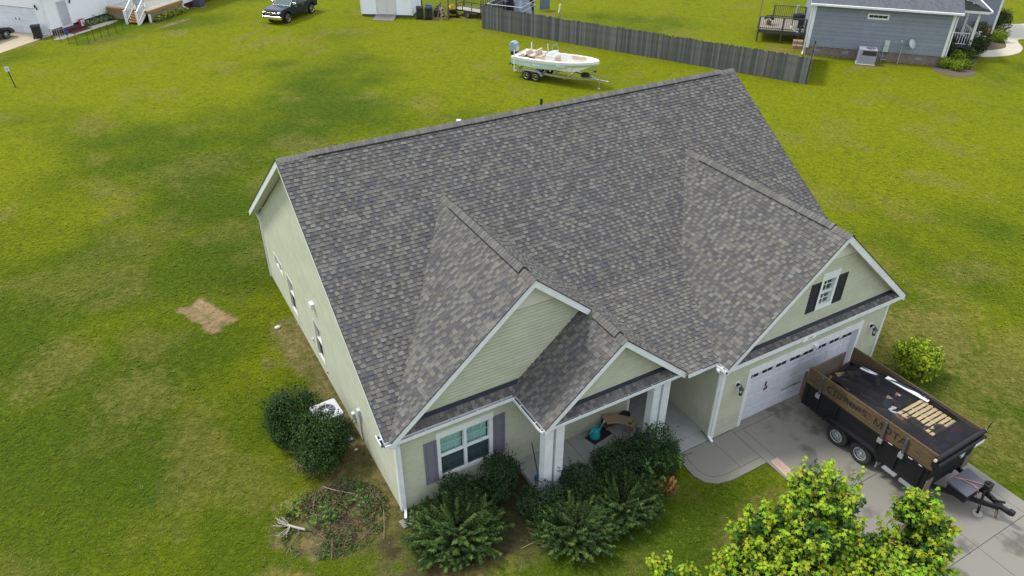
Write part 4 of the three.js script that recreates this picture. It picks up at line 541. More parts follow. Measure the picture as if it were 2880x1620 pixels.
// brush pile by the corner, with weeds and dead branches
{
  const t = thing('brush_pile', 'heap of cut twigs and leaves beside the house corner', 'brush pile', [-1.35, 0, -0.95]), r = rng(161), tm = [[0.12, 0.09, 0.06], [0.09, 0.06, 0.04], [0.19, 0.15, 0.11], [0.07, 0.045, 0.032]].map((c) => M(c, { roughness: 0.95 }));
  for (let i = 0; i < 130; i++) { const a = r() * 6.28, q = Math.sqrt(r()), x = Math.cos(a) * 1.35 * q, z = Math.sin(a) * 1.15 * q, b = r() * 6.28, l = 0.12 + 0.3 * r(), y = 0.03 + 0.14 * r() * (1 - q); obj('twig', tube([[x - Math.cos(b) * l, y, z - Math.sin(b) * l], [x + (r() - 0.5) * 0.08, y + 0.05 * r(), z + (r() - 0.5) * 0.08], [x + Math.cos(b) * l, y + 0.1 * r(), z + Math.sin(b) * l]], 0.006 + 0.006 * r(), 4, 4), tm[i % 4], t); }
  const L = []; for (let i = 0; i < 6400; i++) { const a = r() * 6.28, q = Math.sqrt(r()), cl = fbm(Math.cos(a) * q * 4, Math.sin(a) * q * 4, 8, 2); if (cl < 0.42) continue; const dead = r() < 0.35; L.push({ p: V(Math.cos(a) * 1.5 * q, 0.02 + 0.2 * r() * (1.1 - q), Math.sin(a) * 1.3 * q), n: V(0, 1, 0).add(rv(r)), s: 0.05 + 0.05 * r(), c: (dead ? [0.14, 0.09, 0.05] : [[0.03, 0.07, 0.018], [0.045, 0.09, 0.02], [0.07, 0.12, 0.02]][i % 3]).map((v) => v * (0.7 + 0.6 * r())) }); }
  const m = mesh('leaf_litter', leafGeo(L, 0), leafMat, t); m.userData.kind = 'stuff';
  const WG = [[0.06, 0.14, 0.02], [0.09, 0.18, 0.025], [0.045, 0.1, 0.018]];
  sapling('weed', 'bright green weed in the middle of the brush pile', [-1.75, 0, -0.95], 14, 0.32, 0.12, WG, 171, 'weed'); sapling('weed', 'leafy weed at the wall side of the brush pile', [-0.6, 0, -0.95], 10, 0.4, 0.1, WG, 172, 'weed'); sapling('weed', 'dark leafy weed at the back of the brush pile', [-0.7, 0, -1.75], 16, 0.35, 0.08, DKB, 173, 'weed'); sapling('weed', 'yellow-green grass clump left of the brush pile', [-2.3, 0, -1.7], 16, 0.3, 0.11, [[0.12, 0.17, 0.015], [0.09, 0.14, 0.014]], 174, 'weed');
  const d = thing('dead_stump', 'bleached dead shrub lying root-up at the brush pile', 'dead shrub', [-2.55, 0, -1.2]), D = []; D.push(tube([[0.35, 0.05, 0.25], [0.1, 0.1, 0.05], [-0.05, 0.14, -0.08]], 0.035, 6)); for (let i = 0; i < 9; i++) { const a = 2.1 + 2.7 * r(), l = 0.22 + 0.3 * r(), e1 = V(Math.cos(a) * l, 0.1 + 0.2 * r(), Math.sin(a) * l); D.push(tube([[0.0, 0.12, -0.02], [e1.x * 0.5 + (r() - 0.5) * 0.08, 0.15 + 0.06 * r(), e1.z * 0.5 + (r() - 0.5) * 0.08], e1.toArray()], 0.01, 4, 5)); for (let k = 0; k < 3; k++) { const f = 0.45 + 0.5 * r(), b = a + (r() - 0.5) * 1.6, q = 0.08 + 0.13 * r(); D.push(tube([[e1.x * f, 0.12 + 0.08 * f, e1.z * f], [e1.x * f + Math.cos(b) * q * 0.6, 0.16, e1.z * f + Math.sin(b) * q * 0.6], [e1.x * f + Math.cos(b) * q, 0.12 + 0.12 * r(), e1.z * f + Math.sin(b) * q]], 0.0055, 3, 3)); } } obj('branch', D, M([0.42, 0.38, 0.32], { roughness: 0.9 }), d).userData.kind = 'stuff';
  const stk = (label, pts, rad, c) => { const s = obj('fallen_stick', tube(pts, rad, 5), M(c, { roughness: 0.9 })); tag(s, label, 'stick'); };
  stk('long thin stick leaning at the downspout foot', [[-0.15, 0.22, -0.4], [-0.3, 0.1, 0.0], [-0.45, 0.02, 0.35]], 0.011, [0.22, 0.16, 0.1]); stk('pale stick lying across the back of brush pile', [[-1.35, 0.16, -2.1], [-1.0, 0.12, -1.75], [-0.6, 0.08, -1.45]], 0.012, [0.36, 0.3, 0.22]); stk('crooked pale stick near the downspout', [[-0.75, 0.05, -0.5], [-0.55, 0.07, -0.45], [-0.35, 0.04, -0.6]], 0.01, [0.34, 0.28, 0.2]); stk('curved dry stalk on the lawn below the junipers', [[2.6, 0.03, 2.45], [3.0, 0.06, 2.5], [3.45, 0.02, 2.95]], 0.008, [0.35, 0.28, 0.12]);
  const st = obj('pale_stone', new THREE.IcosahedronGeometry(0.1, 2).scale(1.2, 0.6, 0.9).translate(-0.41, 0.04, -10.56), M([0.6, 0.56, 0.46], { roughness: 0.9 })); tag(st, 'pale round stone on the grass by left wall', 'stone');
  const pd = obj('splash_pad', prY([[0.1, 0.02], [0.62, 0.0], [0.66, 0.28], [0.15, 0.32]], -0.02, 0.05, 0.01), mat.concrete); tag(pd, 'small concrete splash block under the corner downspout', 'splash block');
}
// ---------------------------------------------------------------- air conditioner by the left wall
function condenser(label, pos, turn, w, h, m, name = 'air_conditioner') {
  const t = thing(name, label, 'air conditioner', pos, turn); obj('pad', [rb(-w / 2 - 0.06, w / 2 + 0.06, 0, 0.06, -w / 2 - 0.06, w / 2 + 0.06, 0.01)], mat.concrete, t);
  obj('cabinet', [rb(-w / 2, w / 2, 0.06, h - 0.03, -w / 2, w / 2, 0.06, 3)], m, t);
  const top = [new THREE.ExtrudeGeometry((() => { const s = new THREE.Shape(), q = w / 2 + 0.015, c = 0.08; s.moveTo(-q + c, -q); s.lineTo(q - c, -q); s.quadraticCurveTo(q, -q, q, -q + c); s.lineTo(q, q - c); s.quadraticCurveTo(q, q, q - c, q); s.lineTo(-q + c, q); s.quadraticCurveTo(-q, q, -q, q - c); s.lineTo(-q, -q + c); s.quadraticCurveTo(-q, -q, -q + c, -q); const hole = new THREE.Path(); hole.absarc(0, 0, w * 0.38, 0, 6.2832, true); s.holes.push(hole); return s; })(), { depth: 0.05, bevelEnabled: true, bevelSize: 0.01, bevelThickness: 0.01, bevelSegments: 1, curveSegments: 20 }).rotateX(-Math.PI / 2).translate(0, h - 0.01, 0)];
  obj('top_panel', top, m, t); obj('fan_well', [lath([[w * 0.38, h + 0.02], [w * 0.36, h - 0.02], [0, h - 0.025]], 24)], M([0.06, 0.07, 0.09], { roughness: 0.6 }), t);
  const gr = [cyl([0, h + 0.01, 0], [0, h + 0.05, 0], w * 0.1, w * 0.09, 16)]; for (let i = 0; i < 10; i++) { const a = i / 10 * 6.283; gr.push(cyl([Math.cos(a) * w * 0.08, h + 0.03, Math.sin(a) * w * 0.08], [Math.cos(a) * w * 0.38, h + 0.035, Math.sin(a) * w * 0.38], 0.008, 0.008, 4)); } obj('fan_guard', gr, m, t);
  const sl = []; for (let k = 0; k < 9; k++) { const y = 0.15 + k * (h - 0.3) / 8; for (const s of [-1, 1]) { sl.push(bx(-w * 0.38, w * 0.38, y, y + 0.02, s * (w / 2 + 0.002), s * (w / 2 + 0.009)), bx(s * (w / 2 + 0.002), s * (w / 2 + 0.009), y, y + 0.02, -w * 0.38, w * 0.38)); } } const lv = obj('louvres', sl, m, t); lv.userData.kind = 'stuff'; return t;
}
condenser('pale grey air conditioner between the left wall and shrubs', [-0.42, 0, -4.35], 0.06, 0.78, 0.82, mat.hvac);
{ const r = rng(5), o = obj('scrap_bag', [new THREE.IcosahedronGeometry(0.14, 2).scale(1.3, 0.45, 0.8).translate(-0.1, 0.06, -3.72), new THREE.IcosahedronGeometry(0.08, 1).scale(1, 0.6, 1).translate(0.03, 0.05, -3.62)], M([0.35, 0.42, 0.55], { roughness: 0.7 })); tag(o, 'crumpled blue-grey wrapper on the soil beside the air conditioner', 'litter'); }
{ const o = obj('paper_scrap', [new THREE.IcosahedronGeometry(0.045, 1).scale(1.2, 0.5, 0.9).translate(0.02, 0.02, -3.15)], M([0.75, 0.75, 0.72])); tag(o, 'tiny white scrap on the soil by the left wall', 'litter'); }
// ---------------------------------------------------------------- things on the porch
{
  const Y = 0.16, t = thing('watering_can', 'teal plastic watering can on the porch mat', 'watering can', [6.62, Y + 0.012, 0.14], 0.25); t.scale.setScalar(1.2);
  obj('body', [lath([[0, 0], [0.13, 0], [0.14, 0.02], [0.12, 0.24], [0.09, 0.28], [0, 0.285]], 20)], mat.teal, t); obj('spout', [cyl([0.1, 0.07, 0], [0.33, 0.3, 0], 0.032, 0.018, 10)], mat.teal, t); obj('rose', [cyl([0.32, 0.29, 0], [0.37, 0.345, 0], 0.02, 0.05, 12)], M([0.55, 0.42, 0.36]), t); obj('handle', [tube([[0.06, 0.27, 0], [0.02, 0.38, 0], [-0.1, 0.37, 0], [-0.2, 0.22, 0], [-0.12, 0.09, 0]], 0.017, 8)], mat.teal, t);
  tag(obj('door_mat', [prY([[6.32, 0.02], [7.1, -0.12], [7.18, 0.28], [6.42, 0.42]], Y, Y + 0.012)], mat.blackMatte), 'black rubber mat under the watering can', 'mat');
  const b = thing('bench', 'curved stone-coloured bench on the porch', 'bench', [7.45, Y, 0.28]), pts = []; for (let i = 0; i <= 10; i++) { const a = 0.35 + i / 10 * 1.0; pts.push([-0.25 + Math.cos(a) * 1.25 - 0.55, Math.sin(a) * -1.25 + 0.95]); } for (let i = 10; i >= 0; i--) { const a = 0.35 + i / 10 * 1.0; pts.push([-0.25 + Math.cos(a) * 0.85 - 0.55, Math.sin(a) * -0.85 + 0.95]); }
  const c0 = pts.reduce((s, p) => [s[0] + p[0] / pts.length, s[1] + p[1] / pts.length], [0, 0]), PT = pts.map(([x, z]) => [x - c0[0], z - c0[1]]).map(([x, z]) => [x * 0.9 + z * 0.1, z]); if (areaOf(PT.map(([x, z]) => [x, -z])) < 0) PT.reverse();
  obj('seat', [prY(PT, 0.4, 0.46, 0.012)], M([0.4, 0.31, 0.2], { roughness: 0.85, map: TX.grime }), b); for (const k of [2, 8]) { const i = k, j = 21 - k, m = [(pts[i][0] + pts[j][0]) / 2 - c0[0], (pts[i][1] + pts[j][1]) / 2 - c0[1]]; obj('leg', [rb(m[0] - 0.12, m[0] + 0.12, 0, 0.4, m[1] - 0.06, m[1] + 0.06, 0.02)], M([0.3, 0.23, 0.15], { roughness: 0.9 }), b); }
  const d = thing('dried_plant', 'brown dried fern in a pot against the porch wall', 'potted plant', [7.25, Y, -0.0]), r = rng(201), L = []; obj('pot', [lath([[0, 0], [0.11, 0], [0.14, 0.18], [0.15, 0.2], [0.12, 0.2], [0, 0.17]], 14)], M([0.08, 0.05, 0.04]), d); for (let i = 0; i < 420; i++) { const q = rv(r).normalize(); q.y = Math.abs(q.y) * 0.9; L.push({ p: V(q.x * 0.24, 0.2 + q.y * 0.26, q.z * 0.18), n: rv(r), t: q, s: 0.12, c: [0.13, 0.07, 0.05].map((v) => v * (0.5 + r())) }); } mesh('dead_fronds', leafGeo(L, 0), leafMat, d);
  const p2 = thing('plant_pot', 'dark empty pot beside the entry corner', 'pot', [7.92, Y, -0.03]); obj('bowl', [lath([[0, 0], [0.1, 0], [0.14, 0.22], [0.15, 0.24], [0.13, 0.24], [0.12, 0.2], [0, 0.19]], 16)], mat.blackMatte, p2);
  const br = thing('broom', 'blue-headed broom leaning behind the left porch column', 'broom', [4.2, 0.16, 0.72]); obj('handle', [cyl([0, 0.1, 0], [-0.1, 1.3, -0.25], 0.014)], M([0.03, 0.035, 0.05]), br); obj('head', [rb(-0.12, 0.12, 0.0, 0.2, -0.03, 0.05, 0.02)], M([0.02, 0.14, 0.35]), br);
}
// flattened cardboard and a blue bottle at the edge of the drive
{ const t = thing('cardboard_sheet', 'long pinkish cardboard strip along the driveway edge', 'cardboard', [0, 0.039, 0]); obj('sheet', [prY([[10.72, 3.5], [11.02, 3.48], [11.0, 4.36], [10.66, 4.52]], 0, 0.014)], M([0.47, 0.34, 0.27], { roughness: 0.9, map: TX.grime }), t); const r = rng(8), pr = []; for (let i = 0; i < 9; i++) pr.push(bx(10.76, 10.76 + 0.1 + 0.12 * r(), 0.0145, 0.0155, 3.6 + i * 0.08, 3.62 + i * 0.08)); obj('print', pr, M([0.28, 0.17, 0.13]), t).userData.kind = 'stuff'; }
tag(obj('blue_bottle', [cyl([10.6, 0.07, 4.28], [10.64, 0.07, 4.5], 0.035), cyl([10.64, 0.07, 4.5], [10.65, 0.07, 4.55], 0.035, 0.015)], M([0.01, 0.05, 0.5], { roughness: 0.3 })), 'blue tube lying beside the cardboard strip', 'tube');
// ---------------------------------------------------------------- dump trailer
{
  const t = thing('dump_trailer', 'black dump trailer with graffitied wooden side boards, mesh tarp over load', 'trailer', [14.1, 0.035, 4.55], 0.015), x0 = -1.03, x1 = 1.03, z0 = -2.1, z1 = 2.12;
  const S = mat.steel; obj('bed_floor', [bx(x0, x1, 0.62, 0.7, z0, z1)], S, t);
  for (const s of [-1, 1]) {
    const X = s * 1.03; obj('side_panel', [bx(X - 0.02, X + 0.02, 0.6, 1.36, z0, z1), bx(X - 0.045, X + 0.045, 1.3, 1.38, z0, z1), bx(X - 0.04, X + 0.04, 0.56, 0.66, z0, z1)], S, t);
    for (const z of [-2.0, -1.55, -0.9, 0.55, 1.2, 1.95]) obj('side_rib', [bx(X + s * 0.02, X + s * 0.07, 0.6, 1.36, z - 0.035, z + 0.035)], S, t);
  }
  // board texture with the sprayed words
  const board = (txt) => { const c = document.createElement('canvas'); c.width = 1024; c.height = 160; const g = c.getContext('2d'), r = rng(300 + txt.length); g.fillStyle = '#584930'; g.fillRect(0, 0, 1024, 160); for (let i = 0; i < 900; i++) { const y = r() * 160, x = r() * 1024, l = 30 + r() * 220, v = r(); g.fillStyle = v < 0.5 ? 'rgba(48,36,24,0.18)' : 'rgba(168,140,98,0.14)'; g.fillRect(x, y, l, 1 + r() * 2); } for (let i = 0; i < 260; i++) { g.fillStyle = `rgba(30,24,18,${0.05 + 0.15 * r()})`; g.fillRect(r() * 1024, r() * 160, 4 + r() * 50, 2 + r() * 14); }
    g.strokeStyle = g.fillStyle = 'rgba(24,20,18,0.72)'; if (txt) { g.font = 'bold 86px sans-serif'; g.save(); g.translate(170, 112); g.rotate(-0.03); g.fillText('CIoRe#S', 0, 0); g.lineWidth = 5; for (let k = 0; k < 9; k++) { g.beginPath(); g.moveTo(r() * 380, -70 + r() * 70); g.quadraticCurveTo(r() * 400, -90 + r() * 100, r() * 400, -60 + r() * 70); g.stroke(); }; g.restore(); g.font = 'bold 44px sans-serif'; g.save(); g.translate(205, 46); g.fillText('DUAN', 0, 0); g.restore(); g.font = 'bold 92px sans-serif'; g.save(); g.translate(560, 112); g.rotate(0.02); g.fillText('MOTA', 0, 0); g.restore(); }
    const tx = new THREE.CanvasTexture(c); tx.colorSpace = THREE.SRGBColorSpace; return M([1, 1, 1], { map: tx, roughness: 0.9 }); };
  const bA = board('words'), bB = board(''), flat = (name, g, m) => mesh(name, g, m, t);
  flat('side_board', new THREE.BoxGeometry(4.3, 0.6, 0.045).rotateY(-Math.PI / 2).translate(x0 - 0.0, 1.68, 0.01), bA).userData.label = 'weathered side board sprayed with dark lettering';
  flat('side_board', new THREE.BoxGeometry(4.3, 0.56, 0.045).rotateY(Math.PI / 2).translate(x1, 1.66, 0.01), bB);
  for (const [z, h] of [[-1.6, 1.94], [0.62, 1.94], [1.3, 1.9]]) { obj('stake', [bar([x0 - 0.055, 1.3, z + 0.02], [x0 - 0.055, h, z - 0.0], 0.05, 0.08)], mat.greyWood, t); obj('stake_pocket', [bx(x0 - 0.1, x0 - 0.03, 1.16, 1.32, z - 0.07, z + 0.07)], mat.galv, t); }
  const tailW = M([0.13, 0.1, 0.075], { roughness: 0.9, map: TX.wood });
  obj('tail_gate', [bx(x0 + 0.05, x1 - 0.55, 1.4, 2.02, z0 + 0.02, z0 + 0.07), bx(x0, x1, 0.62, 1.38, z0 - 0.03, z0 + 0.02)], tailW, t); obj('tail_gate_rail', [bx(x0 + 0.02, x1 - 0.5, 1.86, 1.96, z0 - 0.02, z0 + 0.02), bx(x0 - 0.06, x0 + 0.02, 0.75, 1.75, z0 - 0.14, z0 - 0.08), bx(x0 - 0.05, x0 + 0.0, 0.62, 1.5, z0 - 0.08, z0 - 0.03)], tailW, t);
  obj('front_panel', [bx(x0, x1, 0.6, 1.5, z1 - 0.03, z1 + 0.03), bx(x0 - 0.02, x1 + 0.02, 1.42, 1.56, z1 - 0.06, z1 + 0.1)], S, t); obj('corner_plate', [bx(x0 - 0.03, x0 + 0.28, 0.5, 0.98, z1 + 0.031, z1 + 0.06), bx(x1 - 0.28, x1 + 0.03, 0.5, 0.98, z1 + 0.031, z1 + 0.06)], M([0.16, 0.13, 0.1], { roughness: 0.8, map: TX.grime }), t);
  obj('tarp_roller', [cyl([x0 - 0.08, 1.86, z1 + 0.06], [x1 + 0.08, 1.86, z1 + 0.06], 0.075, 0.075, 14)], mat.black, t); obj('tarp_housing', [prX([[z1 - 0.02, 1.56], [z1 + 0.18, 1.6], [z1 + 0.2, 1.74], [z1 + 0.14, 1.76], [z1 - 0.02, 1.72]], x0 - 0.06, x1 + 0.06)], mat.black, t); obj('roller_end', [cyl([x0 - 0.13, 1.86, z1 + 0.06], [x0 - 0.06, 1.86, z1 + 0.06], 0.045), cyl([x1 + 0.06, 1.86, z1 + 0.06], [x1 + 0.13, 1.86, z1 + 0.06], 0.045)], M([0.6, 0.52, 0.42]), t); obj('crank', [tube([[x1 + 0.12, 1.86, z1 + 0.06], [x1 + 0.24, 1.86, z1 + 0.06], [x1 + 0.24, 2.06, z1 + 0.08], [x1 + 0.38, 2.06, z1 + 0.08]], 0.014)], mat.black, t);
  obj('tally_plate', [bx(0.55, 0.98, 1.6, 1.72, z1 + 0.201, z1 + 0.21)], mat.white, t); obj('sticker', [bx(0.35, 0.62, 1.2, 1.26, z1 + 0.032, z1 + 0.036), bx(0.44, 0.6, 1.08, 1.22, z1 + 0.037, z1 + 0.04)], mat.trim, t);
  // marker tape along the side
  obj('marker_tape', [0, 1, 2, 3].map((k) => bx(x0 - 0.05, x0 - 0.046, 1.335, 1.36, 0.85 + k * 0.32, 0.98 + k * 0.32)), mat.white, t).userData.kind = 'stuff'; obj('marker_tape', [bx(x0 - 0.05, x0 - 0.046, 1.335, 1.36, 0.66, 0.84)], M([0.35, 0.01, 0.03]), t);
  // running gear
  for (const s of [-1, 1]) for (const z of [-0.62, 0.24]) wheel(t, [s * 1.02, 0.36, z], 0.36, 0.23, 0.21, mat.rim, s, 6, true);
  for (const s of [-1, 1]) { const xa = s < 0 ? -1.2 : 0.94; obj('fender', [prX([[-1.2, 0.62], [-1.02, 0.82], [0.62, 0.82], [0.84, 0.6], [0.84, 0.56], [0.6, 0.78], [-1.0, 0.78], [-1.17, 0.6]].reverse(), xa, xa + 0.26)], S, t); obj('mud_flap', [bx(xa + 0.01, xa + 0.25, 0.34, 0.62, 0.79, 0.81)], mat.galv, t); }
  obj('axle', [cyl([-1, 0.36, -0.62], [1, 0.36, -0.62], 0.04), cyl([-1, 0.36, 0.24], [1, 0.36, 0.24], 0.04)], S, t); obj('chassis', [bx(-0.5, -0.4, 0.44, 0.62, z0 + 0.1, z1), bx(0.4, 0.5, 0.44, 0.62, z0 + 0.1, z1), ...[-1.8, -1, 0, 1, 1.9].map((z) => bx(-1, 1, 0.5, 0.6, z, z + 0.08))], S, t); obj('side_step', [bx(-1.2, -1.03, 0.5, 0.54, 0.98, 1.4)], mat.galv, t); obj('ramp_bracket', [bx(-1.1, -1.02, 0.4, 0.5, 1.5, 1.9)], mat.galv, t);
  obj('drawbar', [bar([-0.62, 0.44, z1 - 0.2], [0.46 - 0.05, 0.44, 3.55], 0.08, 0.13), bar([0.82, 0.44, z1 - 0.2], [0.46 + 0.05, 0.44, 3.55], 0.08, 0.13), bx(-0.2, 0.7, 0.4, 0.5, 2.65, 2.73)], mat.black, t); obj('coupler', [bar([0.46, 0.45, 3.4], [0.48, 0.45, 3.85], 0.12, 0.1), rb(0.4, 0.54, 0.42, 0.58, 3.75, 3.92, 0.04), bar([0.46, 0.5, 3.3], [0.47, 0.66, 3.6], 0.05)], mat.black, t);
  const bg = M([0.075, 0.078, 0.1], { roughness: 0.55, map: TX.grime }); const tb = obj('tool_box', [bx(-0.36, 0.52, 0.5, 0.78, 2.42, 2.98)], mat.black, t); obj('lid', [prX([[2.4, 0.785], [3.0, 0.785], [3.0, 0.8], [2.4, 0.87]], -0.4, 0.56)], bg, tb); obj('strap', [tube([[-0.1, 0.875, 2.42], [0.06, 0.85, 2.7], [0.12, 0.81, 2.98], [0.14, 0.6, 3.02], [0.16, 0.3, 3.2]], 0.014, 5), tube([[-0.1, 0.88, 2.44], [0.2, 0.85, 2.75], [0.38, 0.82, 3.0], [0.4, 0.66, 3.1]], 0.014, 5)], M([0.42, 0.2, 0.17]), tb);
  obj('jack', [cyl([0.18, 0.03, 3.22], [0.22, 0.8, 3.12], 0.035), bar([0.22, 0.78, 3.12], [0.4, 0.8, 3.2], 0.03)], mat.black, t); obj('jack_foot', [cyl([0.18, 0.0, 3.22], [0.18, 0.025, 3.22], 0.13, 0.13, 16)], M([0.4, 0.37, 0.31], { roughness: 0.8 }), t); obj('chain', [tube([[0.42, 0.5, 3.5], [0.36, 0.2, 3.55], [0.44, 0.03, 3.6], [0.56, 0.25, 3.5], [0.52, 0.5, 3.4]], 0.016)], M([0.14, 0.08, 0.05]), t); obj('winch_post', [bar([0.46, 0.5, 3.15], [0.44, 0.95, 3.02], 0.09, 0.12), rb(0.32, 0.58, 0.7, 0.92, 3.0, 3.16, 0.02)], mat.black, t);
  // the load
  const W = (n, label, cat) => thing(n, label, cat, [14.1, 0.035, 4.55], 0.015), r = rng(310);
  const heapY = (x, z) => { const e = Math.min(1, (1 - Math.abs(x)) * 3) * Math.min(1, (2.05 - Math.abs(z)) * 3); return 1.16 + e * (0.4 * fbm(x * 1.7 + 4, z * 1.7, 71, 3) + 0.24 * Math.exp(-((z - 0.5) ** 2) / 1.4)); };
  const heap = W('debris_heap', 'dark heap of rubbish filling the dump trailer', 'rubbish'), hg = new THREE.PlaneGeometry(1.98, 4.1, 26, 54).rotateX(-Math.PI / 2), hp = hg.attributes.position, hc = new Float32Array(hp.count * 3);
  for (let i = 0; i < hp.count; i++) { const x = hp.getX(i), z = hp.getZ(i), k = fbm(x * 3, z * 3, 72, 2); hp.setY(i, heapY(x, z)); hc.set(k > 0.6 ? [0.24, 0.15, 0.09] : k > 0.46 ? [0.09, 0.075, 0.07] : [0.035, 0.035, 0.045], i * 3); } hg.setAttribute('color', new THREE.BufferAttribute(hc, 3)); hg.computeVertexNormals(); mesh('rubble', hg, M([1, 1, 1], { vertexColors: true, roughness: 0.9 }), heap); obj('rubble_sides', [bx(-0.98, 0.98, 0.71, 1.1, -2.0, 2.02)], mat.blackMatte, heap);
  { const C = [[0.3, 0.2, 0.12], [0.2, 0.13, 0.08], [0.4, 0.34, 0.26], [0.12, 0.1, 0.1], [0.3, 0.32, 0.35], [0.24, 0.1, 0.08], [0.45, 0.42, 0.38]].map((c) => M(c, { roughness: 0.9, map: TX.grime })); for (let i = 0; i < 46; i++) { const x = (r() - 0.5) * 1.5, z = (r() - 0.5) * 3.6, y = heapY(x, z) + 0.02, a = r() * 6.28, l = 0.12 + 0.32 * r(), tl = (r() - 0.5) * 0.2; obj('debris_piece', [bar([x - Math.cos(a) * l, y - tl, z - Math.sin(a) * l], [x + Math.cos(a) * l, y + tl, z + Math.sin(a) * l], 0.06 + 0.22 * r() * r(), 0.03 + 0.05 * r())], C[Math.floor(r() * 7)], heap); } }
  const pal = W('wooden_pallet', 'wooden pallet on top of the trailer load', 'pallet'); for (let k = 0; k < 8; k++) obj('slat', [bx(-0.28 + 0.0, 0.86, 1.76, 1.785, 0.42 + k * 0.145, 0.42 + k * 0.145 + 0.1)], mat.paleWood, pal); for (const x of [-0.24, 0.25, 0.78]) obj('bearer', [bx(x, x + 0.06, 1.66, 1.759, 0.44, 1.5)], mat.paleWood, pal);
  for (const [lab, a, b, w] of [['long white plank along the far side of the trailer load', [0.72, 1.86, -0.7], [0.9, 1.84, 0.62], 0.16], ['short white plank at the rear of the trailer load', [0.62, 1.72, -1.5], [0.68, 1.76, -0.95], 0.14]]) { const o = obj('white_plank', [bar(a, b, w, 0.025)], mat.white); o.position.set(14.1, 0.035, 4.55); o.rotation.y = 0.015; tag(o, lab, 'plank'); }
  for (const [lab, a, b, w, c] of [['brown plank lying along the near side of the load', [-0.62, 1.6, -0.2], [-0.4, 1.58, 0.9], 0.18, [0.2, 0.12, 0.07]], ['brown board sheet at the rear of the load', [-0.5, 1.5, -1.75], [0.1, 1.52, -0.85], 0.5, [0.17, 0.11, 0.065]], ['brown board sheet in the middle rear of the load', [-0.2, 1.52, -1.1], [0.3, 1.5, -0.5], 0.34, [0.2, 0.13, 0.08]]]) { const o = obj('scrap_board', [bar(a, b, w, 0.02)], M(c, { roughness: 0.9, map: TX.wood })); o.position.set(14.1, 0.035, 4.55); o.rotation.y = 0.015; tag(o, lab, 'board'); }
  { const o = W('steel_drum', 'pale blue drum end showing under the tarp', 'drum'); obj('drum_body', [cyl([0.25, 1.36, -0.15], [0.1, 1.56, -0.02], 0.2, 0.2, 18)], M([0.22, 0.34, 0.42], { roughness: 0.4 }), o); const c2 = W('red_bag', 'red plastic bag under the tarp at the front', 'bag'); obj('bag_body', [new THREE.IcosahedronGeometry(0.22, 3).scale(1.5, 0.5, 0.9).translate(-0.5, 1.52, 1.2), new THREE.IcosahedronGeometry(0.18, 3).scale(1.4, 0.5, 0.9).translate(0.75, 1.62, 1.68)], M([0.2, 0.012, 0.04], { roughness: 0.5 }), c2); const c3 = W('blue_bag', 'blue plastic bag under the tarp at the front corner', 'bag'); obj('bag_body', [new THREE.IcosahedronGeometry(0.24, 3).scale(1.2, 0.45, 0.8).translate(0.45, 1.58, 1.78), new THREE.IcosahedronGeometry(0.12, 3).scale(1.4, 0.5, 0.9).translate(-0.2, 1.64, 1.9)], M([0.03, 0.05, 0.22], { roughness: 0.5 }), c3); }
  // mesh tarp draped from the roller over the load
  const tp = thing('mesh_tarp', 'torn black mesh tarp draped over the trailer load', 'tarp', [14.1, 0.035, 4.55], 0.015), nu = 26, nv = 60, g = new THREE.PlaneGeometry(1, 1, nu, nv), p = g.attributes.position, drop = [];
  for (let i = 0; i < p.count; i++) {
    const u = p.getX(i) + 0.5, v = 0.5 - p.getY(i), z = z1 + 0.04 - v * 3.9, nar = sst(0.5, 1, v), xl = -0.97 + 0.12 * sst(0.1, 0.5, v) + 0.22 * nar, xr = 0.97 - 0.05 * Math.sin(v * 9) - 0.3 * nar, x = xl + (xr - xl) * u;
    const edge = 1.88 - 0.16 * sst(0.1, 0.6, v) * (1 - u) - 0.06 * nar, fold = 0.075 * Math.sin(u * 15 + v * 8 + 3 * fbm(u * 3, v * 4, 83, 2)) * (0.3 + v) + 0.1 * (fbm(u * 4, v * 8, 81, 2) - 0.5), sag = edge - 0.2 * Math.sin(Math.PI * u) * (0.3 + 0.7 * v) + fold;
    const under = x > -0.32 && x < 0.9 && z > 0.38 && z < 1.62 ? 1.8 : heapY(Math.max(-0.98, Math.min(0.98, x)), Math.max(-2.04, Math.min(2.04, z))) + 0.07; p.setXYZ(i, x, Math.max(sag, under), z);
  }
  const I = g.index.array, keep = []; for (let i = 0; i < I.length; i += 3) { let x = 0, z = 0; for (let k = 0; k < 3; k++) { x += p.getX(I[i + k]) / 3; z += p.getZ(I[i + k]) / 3; } const n_ = fbm(x * 2.6, z * 2.6, 91, 2), tear = (x > -0.05 && x < 0.9 && z > 0.4 && z < 1.55 && n_ > 0.5 - 0.5 * sst(0.05, 0.5, x - (z - 0.9) * 0.35)) || (x > -0.35 && x < -0.1 && z > 0.35 && z < 0.75) || (x > -0.3 && x < -0.12 && z > 1.25 && z < 1.6); if (!tear) keep.push(I[i], I[i + 1], I[i + 2]); } g.setIndex(keep); g.computeVertexNormals(); mesh('mesh_cloth', g, M([0.014, 0.014, 0.018], { roughness: 0.75, specularIntensity: 0.35, transparent: true, opacity: 0.8, side: THREE.DoubleSide }), tp);
  obj('hem', [tube([[0.9, 1.86, z1], [0.95, 1.9, 1.0], [0.98, 1.9, 0.0], [0.86, 1.82, -0.8], [0.7, 1.72, -1.6]], 0.03, 6), tube([[-0.98, 1.86, z1], [-0.9, 1.8, 0.8], [-0.86, 1.7, -0.4], [-0.72, 1.66, -1.6]], 0.025, 6)], mat.black, tp);
}
